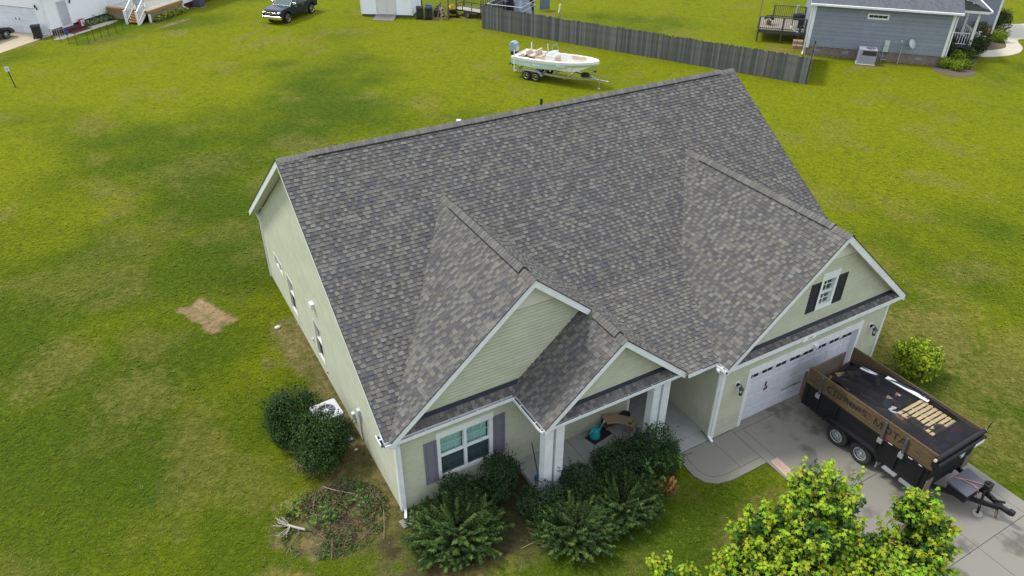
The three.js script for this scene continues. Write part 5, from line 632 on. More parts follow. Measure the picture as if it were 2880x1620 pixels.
// ---------------------------------------------------------------- boat on its trailer; local x = towards the bow, z = starboard
{
  const A = Math.atan2(-0.87, 0.49), P = [23.96, 0, -31.53]; // +x of the group points along (0.49, 0.87)
  const b = thing('motor_boat', 'white and pale aqua centre-console motor boat on trailer', 'boat', P, A), N = 28, x0 = -1.65, x1 = 4.7;
  const st = (t) => { const bm = 1.18 * Math.pow(Math.max(0, 1 - Math.pow(Math.max(0, (t - 0.45) / 0.55), 2.3)), 0.62) * (0.94 + 0.06 * sst(0, 0.3, t)), sh = 1.5 + 0.36 * Math.pow(t, 1.8), keel = 0.62 + 0.98 * Math.pow(Math.max(0, (t - 0.4) / 0.6), 2.3), ch = Math.min(0.95 + 0.68 * Math.pow(Math.max(0, (t - 0.3) / 0.7), 2), sh - 0.1), cb = bm * (0.9 - 0.35 * Math.pow(t, 2.5)); return { x: x0 + (x1 - x0) * t, bm, sh, keel, ch, cb }; };
  const strip = (fa, fb, both = true) => { const q = []; for (let i = 0; i < N; i++) { const a = st(i / N), c = st((i + 1) / N); for (const s of both ? [-1, 1] : [1]) { const f = (S, k) => { const [y, z] = k(S); return [S.x, y, z * s]; }; q.push([f(a, fa), f(c, fa), f(c, fb), f(a, fb)]); } } return quads(q); };
  const keel = (S) => [S.keel, 0], chine = (S) => [S.ch, S.cb], mid = (S) => [S.ch + (S.sh - S.ch) * 0.55, S.cb + (S.bm - S.cb) * 0.65], band = (S) => [S.sh - 0.17, S.bm * 0.985], sheer = (S) => [S.sh, S.bm], inn = (S) => [S.sh + 0.01, Math.max(0, S.bm - 0.2)], flr = (S) => [Math.max(1.02, S.keel + 0.12), Math.max(0, S.bm - 0.24)];
  const aqua = M([0.6, 0.76, 0.79], { roughness: 0.25, clearcoat: 0.5 }), gel = M([0.76, 0.76, 0.75], { roughness: 0.3, clearcoat: 0.4 }), tan = M([0.55, 0.44, 0.34], { roughness: 0.7 }), crm = M([0.7, 0.66, 0.58], { roughness: 0.6 });
  const T0 = st(0), tran = [[T0.keel, 0], [T0.ch, T0.cb], [T0.sh - 0.2, T0.bm], [T0.sh - 0.2, -T0.bm], [T0.ch, -T0.cb]];
  obj('hull', [strip(keel, chine), strip(chine, mid), strip(mid, band), prX(tran.map(([y, z]) => [z, y]), x0 - 0.02, x0 + 0.02)], aqua, b); obj('gunwale', [strip(band, sheer), strip(sheer, inn), strip(inn, flr), quads([[[x0, T0.sh, -T0.bm], [x0, T0.sh, T0.bm], [x0, T0.sh - 0.2, T0.bm], [x0, T0.sh - 0.2, -T0.bm]]]), bx(x0, x0 + 0.5, 1.36, 1.425, -1.1, 1.1)], gel, b);
  obj('stripe', [strip((S) => { const [y, z] = mid(S); return [y - 0.004, z + 0.006]; }, (S) => { const [y, z] = mid(S); return [y + 0.012, z + 0.006]; })], M([0.2, 0.33, 0.36]), b);
  const deckQ = []; for (let i = 0; i < N; i++) { const a = st(i / N), c = st((i + 1) / N), y = (S) => (S.x > 2.9 ? 1.32 + (S.x - 2.9) * 0.16 : 1.02), w = (S) => Math.max(0.0, S.bm - 0.22); deckQ.push([[a.x, y(a), -w(a)], [c.x, y(c), -w(c)], [c.x, y(c), w(c)], [a.x, y(a), w(a)]]); } obj('deck', quads(deckQ), crm, b);
  obj('console', [rb(0.75, 1.5, 1.02, 1.82, -0.42, 0.42, 0.06), prZ([[0.72, 1.8], [1.42, 1.8], [1.3, 1.98], [0.9, 1.92]], -0.4, 0.4)], gel, b); obj('console_seat', [rb(1.5, 1.62, 1.35, 1.72, -0.32, 0.32, 0.04), rb(1.5, 1.95, 1.28, 1.38, -0.34, 0.34, 0.04)], tan, b); obj('console_base', [rb(1.48, 1.92, 1.02, 1.28, -0.33, 0.33, 0.03)], crm, b);
  obj('windshield', [prZ([[1.34, 1.96], [1.36, 1.96], [1.22, 2.48], [1.2, 2.48]], -0.36, 0.36)], mat.glass, b); obj('windshield_frame', [cyl([1.36, 1.95, 0.37], [1.21, 2.42, 0.37], 0.014), cyl([1.36, 1.95, -0.37], [1.21, 2.42, -0.37], 0.014), cyl([1.21, 2.42, -0.37], [1.21, 2.42, 0.37], 0.01)], mat.chrome, b); obj('steering_wheel', [new THREE.TorusGeometry(0.16, 0.015, 6, 20).rotateY(Math.PI / 2).rotateZ(-0.4).translate(0.62, 1.75, 0)], mat.black, b);
  obj('helm_seat', [rb(-0.05, 0.42, 1.48, 1.6, -0.42, 0.42, 0.05), rb(-0.08, 0.06, 1.6, 1.98, -0.42, 0.42, 0.05)], tan, b); obj('helm_seat_base', [rb(-0.1, 0.36, 1.02, 1.48, -0.38, 0.38, 0.05)], crm, b);
  for (const s of [-1, 1]) { obj('stern_seat', [rb(-1.1, -0.6, 1.25, 1.35, s * 0.55 - 0.32, s * 0.55 + 0.32, 0.04), rb(-1.2, -1.06, 1.35, 1.62, s * 0.55 - 0.34, s * 0.55 + 0.34, 0.04)], tan, b); obj('bow_cushion', [bar([2.2, 1.56, s * 0.9], [3.4, 1.62, s * 0.72], 0.07, 0.2)], tan, b); obj('bow_seat', [rb(2.3, 3.0, 1.02, 1.32, s * 0.62 - 0.25, s * 0.62 + 0.25, 0.04)], crm, b); obj('cleat', [rb(-1.4, -1.25, 1.43, 1.47, s * 1.0 - 0.03, s * 1.0 + 0.03, 0.01)], mat.chrome, b); }
  obj('hatch', [rb(3.05, 3.45, 1.36, 1.42, -0.26, 0.26, 0.04)], tan, b); obj('rod_holder', [cyl([0.45, 1.8, -0.5], [0.42, 2.3, -0.5], 0.025)], gel, b);
  // outboard
  const cowl = M([0.24, 0.3, 0.38], { roughness: 0.3, clearcoat: 0.6 }); const ob = obj('outboard_motor', [prZ([[-2.28, 1.5], [-1.78, 1.55], [-1.72, 1.86], [-1.8, 2.12], [-2.0, 2.26], [-2.22, 2.22], [-2.36, 1.98], [-2.36, 1.66]], -0.25, 0.25, 0.09)], cowl, b); obj('midsection', [rb(-2.24, -1.8, 1.3, 1.52, -0.2, 0.2, 0.06), rb(-2.16, -1.92, 0.72, 1.32, -0.09, 0.09, 0.04), rb(-1.92, -1.66, 1.0, 1.4, -0.14, 0.14, 0.03)], mat.black, ob); obj('gearcase', [new THREE.SphereGeometry(1, 14, 10).scale(0.3, 0.07, 0.07).translate(-2.06, 0.62, 0), prZ([[-2.2, 0.4], [-1.9, 0.62], [-2.18, 0.62]], -0.01, 0.01), bx(-2.3, -1.8, 0.78, 0.8, -0.12, 0.12)], mat.navy, ob); obj('propeller', [0, 1, 2].map((k) => new THREE.CircleGeometry(0.09, 10).translate(0, 0.1, 0).rotateY(Math.PI / 2 + 0.4).rotateX(k * 2.094).translate(-2.38, 0.62, 0)), mat.galv, ob);
  // registration and name on the near side (starboard = +z local)
  const dec = (txt, w, x, y, z, tilt) => { const c = document.createElement('canvas'); c.width = 256; c.height = 48; const g = c.getContext('2d'); g.fillStyle = '#c9e2e6'; g.fillRect(0, 0, 256, 48); g.fillStyle = '#33464c'; g.font = 'bold 34px sans-serif'; g.textAlign = 'center'; g.textBaseline = 'middle'; if (txt) g.fillText(txt, 128, 25); else for (let k = 0; k < 9; k++) { g.beginPath(); g.moveTo(30 + k * 20, 38); g.lineTo(42 + k * 20, 10 + (k % 3) * 5); g.lineTo(47 + k * 20, 36); g.lineWidth = 4; g.strokeStyle = '#33464c'; g.stroke(); } const tx = new THREE.CanvasTexture(c); tx.colorSpace = THREE.SRGBColorSpace; const o = mesh('hull_lettering', new THREE.BoxGeometry(w, w * 0.17, 0.004), M([1, 1, 1], { map: tx, roughness: 0.4 }), b); o.position.set(x, y, z); o.rotation.set(-0.1, tilt, 0); };
  for (const s of [-1, 1]) { const a = st(0.33), c = st(0.62); dec('', 0.55, a.x, 1.2, s * (a.bm * 0.965 + 0.012), s > 0 ? 0 : Math.PI); dec('NC 4479 DW', 0.62, c.x, 1.4, s * (c.bm * 0.975 + 0.014), s > 0 ? 0.16 : Math.PI - 0.16); }
  // trailer
  const t = thing('boat_trailer', 'aluminium tandem-axle trailer carrying the boat', 'trailer', P, A), al = mat.alu;
  for (const s of [-1, 1]) { obj('side_beam', [bar([-1.7, 0.55, s * 0.78], [2.6, 0.58, s * 0.78], 0.06, 0.14), bar([2.6, 0.58, s * 0.78], [4.5, 0.56, s * 0.08], 0.06, 0.13)], al, t); obj('bunk', [bar([-1.5, 0.86, s * 0.5], [1.9, 0.82, s * 0.45], 0.09, 0.06)], mat.blackMatte, t); for (const x of [-1.2, 0.2, 1.6]) obj('bunk_bracket', [bx(x, x + 0.06, 0.58, 0.84, s * 0.47 - 0.03, s * 0.47 + 0.03)], mat.galv, t);
    for (const x of [-0.38, 0.36]) wheel(t, [x, 0.33, s * 1.02], 0.33, 0.22, 0.2, mat.chrome, s, 5).rotation.y = -Math.PI / 2;
    obj('fender', [prZ([[-0.86, 0.5], [-0.72, 0.68], [-0.5, 0.76], [0.5, 0.76], [0.72, 0.68], [0.88, 0.48], [0.82, 0.46], [0.66, 0.64], [0.48, 0.7], [-0.48, 0.7], [-0.68, 0.64], [-0.8, 0.48]].reverse(), s > 0 ? 0.9 : -1.16, s > 0 ? 1.16 : -0.9)], mat.galv, t); obj('guide_post', [cyl([-1.3, 0.5, s * 1.24], [-1.3, 1.98, s * 1.24], 0.035), bar([-1.3, 0.52, s * 0.78], [-1.3, 0.52, s * 1.24], 0.05)], mat.white, t); }
  obj('cross_member', [-1.4, 0.0, 1.4, 2.5].map((x) => bx(x, x + 0.06, 0.46, 0.55, -0.8, 0.8)), al, t); obj('axle', [cyl([-0.38, 0.33, -1], [-0.38, 0.33, 1], 0.035), cyl([0.36, 0.33, -1], [0.36, 0.33, 1], 0.035)], mat.galv, t); obj('tongue', [bar([4.3, 0.55, 0], [5.35, 0.52, 0], 0.09, 0.1), rb(5.25, 5.5, 0.5, 0.6, -0.05, 0.05, 0.02)], al, t); obj('winch_stand', [bar([4.05, 0.58, 0], [4.35, 1.25, 0], 0.07), bar([4.35, 0.58, 0], [4.4, 0.95, 0], 0.05), rb(4.28, 4.46, 1.16, 1.3, -0.08, 0.08, 0.03), cyl([4.0, 1.12, 0], [4.35, 1.22, 0], 0.012)], mat.galv, t);
  const sp = wheel(t, [3.75, 0.78, 0.1], 0.32, 0.2, 0.19, mat.black, 1, 5); sp.name = 'spare_wheel'; sp.rotation.z = Math.PI / 2; obj('jack', [cyl([4.85, 0.04, 0.12], [4.85, 0.86, 0.12], 0.03), cyl([4.85, 0.84, 0.12], [5.0, 0.86, 0.2], 0.014)], mat.galv, t); obj('jack_foot', [cyl([4.85, 0, 0.12], [4.85, 0.04, 0.12], 0.1, 0.08, 12)], mat.galv, t); obj('bow_roller', [cyl([4.45, 1.1, -0.08], [4.45, 1.1, 0.08], 0.06)], mat.blackMatte, t); obj('bow_strap', [cyl([4.4, 1.2, 0], [4.5, 1.42, 0], 0.015)], mat.blackMatte, t);
}
// ---------------------------------------------------------------- board fence: one board at a time
{
  const t = thing('board_fence', 'weathered grey board fence running behind the boat', 'fence'), r = rng(401), vs = []; const cols = [[0.12, 0.125, 0.13], [0.095, 0.1, 0.105], [0.155, 0.16, 0.165], [0.09, 0.093, 0.095], [0.14, 0.13, 0.118], [0.18, 0.185, 0.19]].map((c) => M(c, { roughness: 0.95, map: TX.wood }));
  const run = (a, b, side) => { const L = Math.hypot(b[0] - a[0], b[1] - a[1]), n = Math.floor(L / 0.142), d = [(b[0] - a[0]) / L, (b[1] - a[1]) / L], ang = Math.atan2(-d[1], d[0]), G = [0, 1, 2, 3].map((k) => geo([prZ([[0, 0], [0.136, 0], [0.136, 1.78 + 0.03 * k], [0.106, 1.82 + 0.03 * k], [0.03, 1.82 + 0.03 * k], [0, 1.78 + 0.03 * k]], 0, 0.018)]));
    for (let i = 0; i < n; i++) { const o = mesh('fence_board', G[Math.floor(r() * 4)], cols[Math.floor(Math.pow(r(), 1.3) * 6)], t); o.position.set(a[0] + d[0] * i * 0.142, 0.02 + (r() - 0.5) * 0.02, a[1] + d[1] * i * 0.142); o.rotation.set(0, ang, (r() - 0.5) * 0.012); }
    for (let i = 0; i * 2.4 < L; i++) { const x = a[0] + d[0] * i * 2.4 - d[1] * side * -0.09, z = a[1] + d[1] * i * 2.4 + d[0] * side * -0.09; obj('fence_post', [bx(x - 0.045, x + 0.045, 0, 1.8, z - 0.045, z + 0.045)], cols[3], t); }
    for (const y of [0.35, 0.95, 1.55]) obj('fence_rail', [bar([a[0] + d[1] * side * 0.035, y, a[1] - d[0] * side * 0.035], [b[0] + d[1] * side * 0.035, y, b[1] - d[0] * side * 0.035], 0.04, 0.085)], cols[3], t); };
  run([26.67, -45.34], [39.6, -20.9], 1); run([26.72, -45.4], [31.5, -49.2], -1); run([39.7, -20.95], [44.9, -25.0], 1);
}
// ---------------------------------------------------------------- blue-grey house
{
  const P = [45.2, 0, -26.1], A = -0.818, h = thing('blue_house', 'blue-grey sided house with white trim on brick foundation', 'house', P, A), w = 9.75, e = 3.9;
  wall([0, 0, 0], FX, FZ, [[0, 0.72], [w, 0.72], [w, e], [0, e]], [[3.9, 5.25, 3.1, 3.36]], { parent: h, ex: 0.114, m: [mat.blueSiding, M([0.21, 0.245, 0.3], { roughness: 0.65, map: TX.grime })], core: mat.blueSiding });
  const win = windowAt([0, 0, 0], FX, FZ, [3.9, 5.25, 3.1, 3.36], { parent: h, fixed: 1, nx: 4, ny: 1 });
  obj('foundation', [bx(0.02, w - 0.02, -0.05, 0.72, -9.6, -0.03)], mat.brick, h); for (const x of [0.6, 2.7, 5.3, 7.9]) obj('foundation_vent', [bx(x, x + 0.42, 0.32, 0.5, -0.03, 0.0)], M([0.2, 0.24, 0.3]), h);
  obj('wall', [bx(0, 0.12, 0.72, e, -10, -0.13), bx(w - 0.12, w, 0.72, e, -10, -0.13), bx(0.12, w - 0.12, 0.72, e, -10, -9.9)], mat.blueSiding, h);
  obj('roof', [quads([[[-0.35, e + 0.05, 0.38], [w + 0.4, e + 0.05, 0.38], [w + 0.4, e + 2.7, -4.9], [-0.35, e + 2.7, -4.9]], [[-0.35, e + 2.7, -4.9], [w + 0.4, e + 2.7, -4.9], [w + 0.4, e + 0.05, -10.3], [-0.35, e + 0.05, -10.3]]]), prX([[0.1, e], [-10, e], [-4.9, e + 2.5]], 0.01, 0.1), prX([[0.1, e], [-10, e], [-4.9, e + 2.5]], w - 0.1, w - 0.01)], mat.blueRoof, h);
  obj('gutter', [rb(-0.35, w + 0.4, e - 0.1, e + 0.05, 0.36, 0.5, 0.02)], mat.white, h); obj('soffit', [bx(-0.3, w + 0.35, e - 0.1, e - 0.06, 0.0, 0.36)], mat.white, h); for (const x of [-0.35, w + 0.38]) obj('rake_board', [prX([[0.38, e - 0.12], [0.38, e + 0.03], [-4.9, e + 2.68], [-4.9, e + 2.5]].reverse(), x, x + 0.03)], mat.white, h);
  obj('corner_trim', [bx(-0.04, 0.16, 0.6, e - 0.1, -0.1, 0.05)], mat.white, h); obj('corner_trim', [bx(w - 0.16, w + 0.04, 0.6, e - 0.1, -0.1, 0.05)], mat.white, h); for (const x of [-0.18, w + 0.12]) obj('downspout', [bar([x, e - 0.1, 0.42], [x, e - 0.3, 0.1], 0.08), bar([x, e - 0.3, 0.1], [x, 0.25, 0.06], 0.08), bar([x, 0.25, 0.06], [x - 0.05, 0.1, 0.25], 0.08)], mat.white, h);
  // porch
  obj('porch_floor', [bx(w, 12.1, 0.8, 0.95, -8.5, -2.7), bx(w + 0.05, 12.0, 0, 0.8, -8.3, -2.9)], M([0.05, 0.05, 0.055]), h); obj('porch_roof', [quads([[[w, e - 0.1 + 0.9, -2.4], [12.6, e - 0.25, -2.4], [12.6, e - 0.25, -8.8], [w, e - 0.1 + 0.9, -8.8]]]), prZ([[w, e - 0.35], [12.55, e - 0.3], [w, e + 0.75]], -2.5, -2.45)], mat.blueRoof, h); obj('porch_gutter', [rb(12.5, 12.66, e - 0.4, e - 0.22, -8.8, -2.35, 0.02), bx(w, 12.5, e - 0.48, e - 0.3, -2.6, -2.44)], mat.white, h);
  for (const [x, z] of [[11.95, -2.95], [11.95, -6.2]]) obj('porch_post', [bx(x - 0.1, x + 0.1, 0.0, e - 0.45, z - 0.1, z + 0.1)], mat.white, h); const rail = (a, b, n, y0a, y0b) => { const g = [bar([a[0], y0a + 0.9, a[1]], [b[0], y0b + 0.9, b[1]], 0.07, 0.06), bar([a[0], y0a + 0.1, a[1]], [b[0], y0b + 0.1, b[1]], 0.05, 0.05)]; for (let i = 1; i < n; i++) { const t = i / n, x = a[0] + (b[0] - a[0]) * t, z = a[1] + (b[1] - a[1]) * t, y = y0a + (y0b - y0a) * t; g.push(bx(x - 0.02, x + 0.02, y + 0.1, y + 0.9, z - 0.02, z + 0.02)); } return g; };
  obj('porch_railing', rail([w + 0.1, -2.95], [11.9, -2.95], 11, 0.95, 0.95), mat.white, h); obj('stair_railing', rail([12.0, -4.6], [13.2, -4.6], 8, 0.95, 0.25), mat.white, h); obj('stair_railing', rail([12.0, -6.1], [13.2, -6.1], 8, 0.95, 0.25), mat.white, h); for (const z of [-4.6, -6.1]) obj('newel_post', [bx(13.15, 13.3, 0, 1.3, z - 0.07, z + 0.07), bx(13.12, 13.33, 1.3, 1.36, z - 0.1, z + 0.1)], mat.white, h); for (let k = 0; k < 4; k++) obj('stair', [bx(12.1 + k * 0.28, 12.4 + k * 0.28, 0, 0.75 - k * 0.2, -6.0, -4.7)], mat.concrete, h);
  // projecting wing
  wall([0, 0, -10.6], FX, FZ, [[w, 0.3], [15.3, 0.3], [15.3, 6.2], [w, 6.2]], [[12.0, 13.2, 2.0, 3.5]], { parent: h, ex: 0.114, m: [mat.blueSiding], core: mat.blueSiding }); windowAt([0, 0, -10.6], FX, FZ, [12.0, 13.2, 2.0, 3.5], { parent: h, nx: 1, ny: 1 });
  for (const x of [11.45, 13.3]) obj('wing_shutter', [bx(x, x + 0.42, 1.95, 3.6, -10.59, -10.55)], mat.navy, h); obj('corner_trim', [bx(15.2, 15.36, 0.2, 6.2, -10.7, -10.55)], mat.white, h); obj('wing_lamp', [rb(15.36, 15.5, 2.9, 3.2, -11.2, -11.05, 0.02)], mat.black, h); obj('wing_foundation', [bx(w, 15.25, -0.05, 0.3, -15, -10.62)], mat.brick, h); obj('wing_wall', [bx(15.18, 15.3, 0.3, 6.2, -16, -10.73)], mat.blueSiding, h);
  // equipment on its wall, each its own thing
  const at = (x, z) => { const c = Math.cos(A), s = Math.sin(A); return [P[0] + x * c + z * s, 0, P[2] - x * s + z * c]; };
  const pk_ = thing('packaged_heat_pump', 'large grey heat pump unit beside the blue house', 'heat pump', at(4.35, 0.95), A); obj('cabinet', [rb(-0.62, 0.62, 0.06, 1.15, -0.5, 0.5, 0.03)], mat.greyHvac, pk_); obj('pad', [bx(-0.7, 0.7, 0, 0.06, -0.55, 0.55)], mat.concrete, pk_); obj('fan_well', [cyl([0.15, 1.15, 0], [0.15, 1.17, 0], 0.32, 0.32, 20)], M([0.05, 0.04, 0.06]), pk_); obj('coil_grille', [bx(-0.4, 0.58, 0.72, 1.06, 0.5, 0.512)], M([0.03, 0.03, 0.04]), pk_); const fg = []; for (let k = 0; k < 6; k++) { const a = k / 6 * 6.28; fg.push(cyl([0.15, 1.18, 0], [0.15 + 0.33 * Math.cos(a), 1.18, 0.33 * Math.sin(a)], 0.012, 0.012, 4)); } obj('fan_guard', fg, mat.greyHvac, pk_); obj('drain_pipe', [cyl([-0.72, 0.05, 0.56], [-0.72, 0.3, 0.56], 0.03), cyl([-0.72, 0.06, 0.56], [0.6, 0.06, 0.56], 0.025)], mat.white, pk_);
  const mt = thing('meter_box', 'pale green electric meter box on the blue house', 'meter box', at(5.65, 0.0), A); obj('cabinet', [rb(-0.17, 0.2, 0.75, 1.6, 0.03, 0.16, 0.02)], M([0.42, 0.5, 0.5]), mt); obj('meter', [cyl([0, 1.3, 0.16], [0, 1.3, 0.26], 0.09, 0.08, 16)], M([0.5, 0.52, 0.5], { roughness: 0.2 }), mt); obj('conduit', [cyl([-0.12, 0.0, 0.1], [-0.12, 0.75, 0.1], 0.03), bx(-0.2, 0.24, 0.15, 0.2, 0.05, 0.14)], mat.galv, mt);
  const sd = thing('satellite_dish', 'grey satellite dish on a pole by the blue house', 'satellite dish', at(6.7, 0.35), A); obj('pole', [cyl([0, 0, 0], [0, 1.3, 0], 0.03)], mat.galv, sd); obj('dish', [new THREE.SphereGeometry(0.75, 20, 8, 0, 6.283, 0, 0.42).rotateX(1.0).rotateY(0.7).translate(0.25, 0.95, -0.35).scale(1, 1.2, 1)], M([0.36, 0.43, 0.45], { side: THREE.DoubleSide }), sd); obj('feed_arm', [cyl([0.1, 1.15, 0.05], [-0.15, 1.7, 0.2], 0.02), rb(-0.22, -0.08, 1.64, 1.8, 0.14, 0.26, 0.02)], mat.galv, sd);
  const an = thing('antenna_mast', 'thin mast with dish arm behind the fence corner', 'antenna', at(-0.75, -0.4), A); obj('mast', [cyl([0, 0, 0], [0.05, 1.75, 0], 0.025)], mat.bark, an); obj('dish_edge', [new THREE.CircleGeometry(0.32, 16).rotateY(1.2).translate(0.05, 1.75, 0)], mat.navy, an); obj('arm', [cyl([0, 1.5, 0], [-0.65, 1.85, 0], 0.02), rb(-0.72, -0.58, 1.82, 1.98, -0.05, 0.05, 0.02)], mat.white, an);
  // deck
  const d = thing('wooden_deck', 'weathered wooden deck with railing behind the blue house', 'deck', P, A), wd = mat.deckWood, gw_ = mat.greyWood; for (let k = 0; k < 31; k++) obj('deck_board', [bx(-3.75, -0.1, 0.97, 1.0, -7.35 + k * 0.144, -7.35 + k * 0.144 + 0.137)], wd, d);
  obj('rim_joist', [bx(-3.78, -0.1, 0.72, 0.968, -2.88, -2.84), bx(-3.8, -3.76, 0.72, 0.968, -7.35, -2.84)], gw_, d); for (const [x, z] of [[-3.75, -2.85], [-1.9, -2.85], [-0.15, -2.85], [-2.65, -7.35], [-0.1, -7.35], [-3.75, -7.35]]) obj('deck_post', [bx(x - 0.06, x + 0.06, 0, z < -7 && x < -3 ? 2.5 : 2.0, z - 0.06, z + 0.06)], x < -3 && z < -7 ? mat.paleWood : gw_, d);
  const rl = (a, b, name) => { obj('deck_rail', [bar([a[0], 2.0, a[1]], [b[0], 2.0, b[1]], 0.12, 0.05), bar([a[0], 1.12, a[1]], [b[0], 1.12, b[1]], 0.05, 0.06)], gw_, d); const L = Math.hypot(b[0] - a[0], b[1] - a[1]), n = Math.round(L / 0.15); for (let i = 1; i < n; i++) { const t = i / n, x = a[0] + (b[0] - a[0]) * t, z = a[1] + (b[1] - a[1]) * t; obj('baluster', [bx(x - 0.018, x + 0.018, 0.8, 1.98, z - 0.018, z + 0.018)], gw_, d); } }; rl([-3.75, -2.85], [-0.15, -2.85]); rl([-2.65, -7.35], [-0.1, -7.35]);
  obj('steps', [bx(-0.9, -0.15, 0.0, 0.5, -2.5, -1.9), bx(-0.9, -0.15, 0, 0.26, -1.9, -1.5)], M([0.3, 0.22, 0.16], { roughness: 0.9 }), d);
  const gp = at(-0.75, -4.3); gp[1] = 1.0; const gl_ = thing('smoker_grill', 'black smoker grill with steel stack on the deck', 'grill', gp, A); obj('barrel', [cyl([-0.45, 0.85, 0], [0.3, 0.85, 0], 0.28, 0.28, 18), rb(0.05, 0.5, 0.0, 1.1, -0.28, 0.28, 0.03)], mat.blackMatte, gl_); obj('stack', [cyl([-0.2, 1.1, 0], [-0.2, 1.75, 0], 0.11, 0.11, 14)], mat.galv, gl_); obj('leg', [cyl([-0.4, 0, 0], [-0.4, 0.6, 0], 0.03)], mat.black, gl_);
  const pp = at(-3.0, -4.6); pp[1] = 1.0; const bp = thing('potted_shrub', 'drooping plant in a pot on the deck', 'potted plant', pp, A), r = rng(420), L = []; obj('pot', [lath([[0, 0], [0.16, 0], [0.2, 0.3], [0.17, 0.3], [0, 0.26]], 12)], M([0.2, 0.12, 0.08]), bp); for (let i = 0; i < 300; i++) { const q = rv(r).normalize(); L.push({ p: V(q.x * 0.38, 0.45 + Math.abs(q.y) * 0.3, q.z * 0.38), n: rv(r).add(UPV), s: 0.16, c: [0.06, 0.07, 0.025].map((v) => v * (0.6 + 0.8 * r())) }); } mesh('foliage', leafGeo(L, 0), leafMat, bp);
}
// shrubs by the blue house
{
  const G = [[0.028, 0.05, 0.014], [0.018, 0.034, 0.01], [0.04, 0.062, 0.016]], Yl = [[0.2, 0.27, 0.014], [0.15, 0.21, 0.014], [0.08, 0.13, 0.012]];
  const S = (label, x, z, R, pal, n, seed, ry = R) => shrub('garden_shrub', label, 'shrub', [x, 0, z], [[0, ry * 0.8, 0, R, ry], [0.1, ry * 0.75, 0.1, R * 0.9, ry * 0.9]], n * 2.2, 0.11, pal, seed);
  S('big clipped dark shrub beside the blue house porch stairs', 56.2, -19.6, 1.00, G, 2600, 501, 1.05); S('dark tall shrub against the blue house porch', 53.9, -20.4, 0.76, G, 1800, 502, 1.1); S('small yellow-green shrub at the blue house corner downspout', 51.75, -18.7, 0.42, Yl, 800, 503); S('yellow-green ball shrub at the tip of the mulch bed', 51.9, -17.8, 0.44, Yl, 800, 504); S('ball shrub right of the mulch bed tip', 53.0, -17.75, 0.38, Yl, 700, 505); S('bright shrub in front of the dark porch shrub', 53.6, -18.9, 0.51, Yl, 900, 506); S('olive shrub in front of the big clipped one', 55.0, -18.9, 0.53, [...G, Yl[1]], 900, 507); S('reddish-brown rounded shrub beside the porch stairs', 61.8, -22.4, 0.80, [[0.06, 0.055, 0.02], [0.04, 0.04, 0.015], [0.05, 0.06, 0.02]], 1600, 508); S('big dark clipped shrub at the wing corner', 64.6, -22.6, 1.00, G, 2200, 509, 1.15); S('yellow-green shrub on the path curve', 62.3, -20.9, 0.59, Yl, 900, 510); S('low dark shrub at the path edge', 60.0, -20.9, 0.64, [...G, Yl[1]], 1200, 511);
  const f = thing('garden_flag', 'small coral garden flag near the porch stairs', 'flag', [60.9, 0, -21.3]); obj('pole', [cyl([0, 0, 0], [0, 1.2, 0], 0.02)], mat.black, f); obj('cloth', [bx(0.0, 0.4, 0.65, 1.15, -0.01, 0.01)], M([0.6, 0.16, 0.1]), f);
}
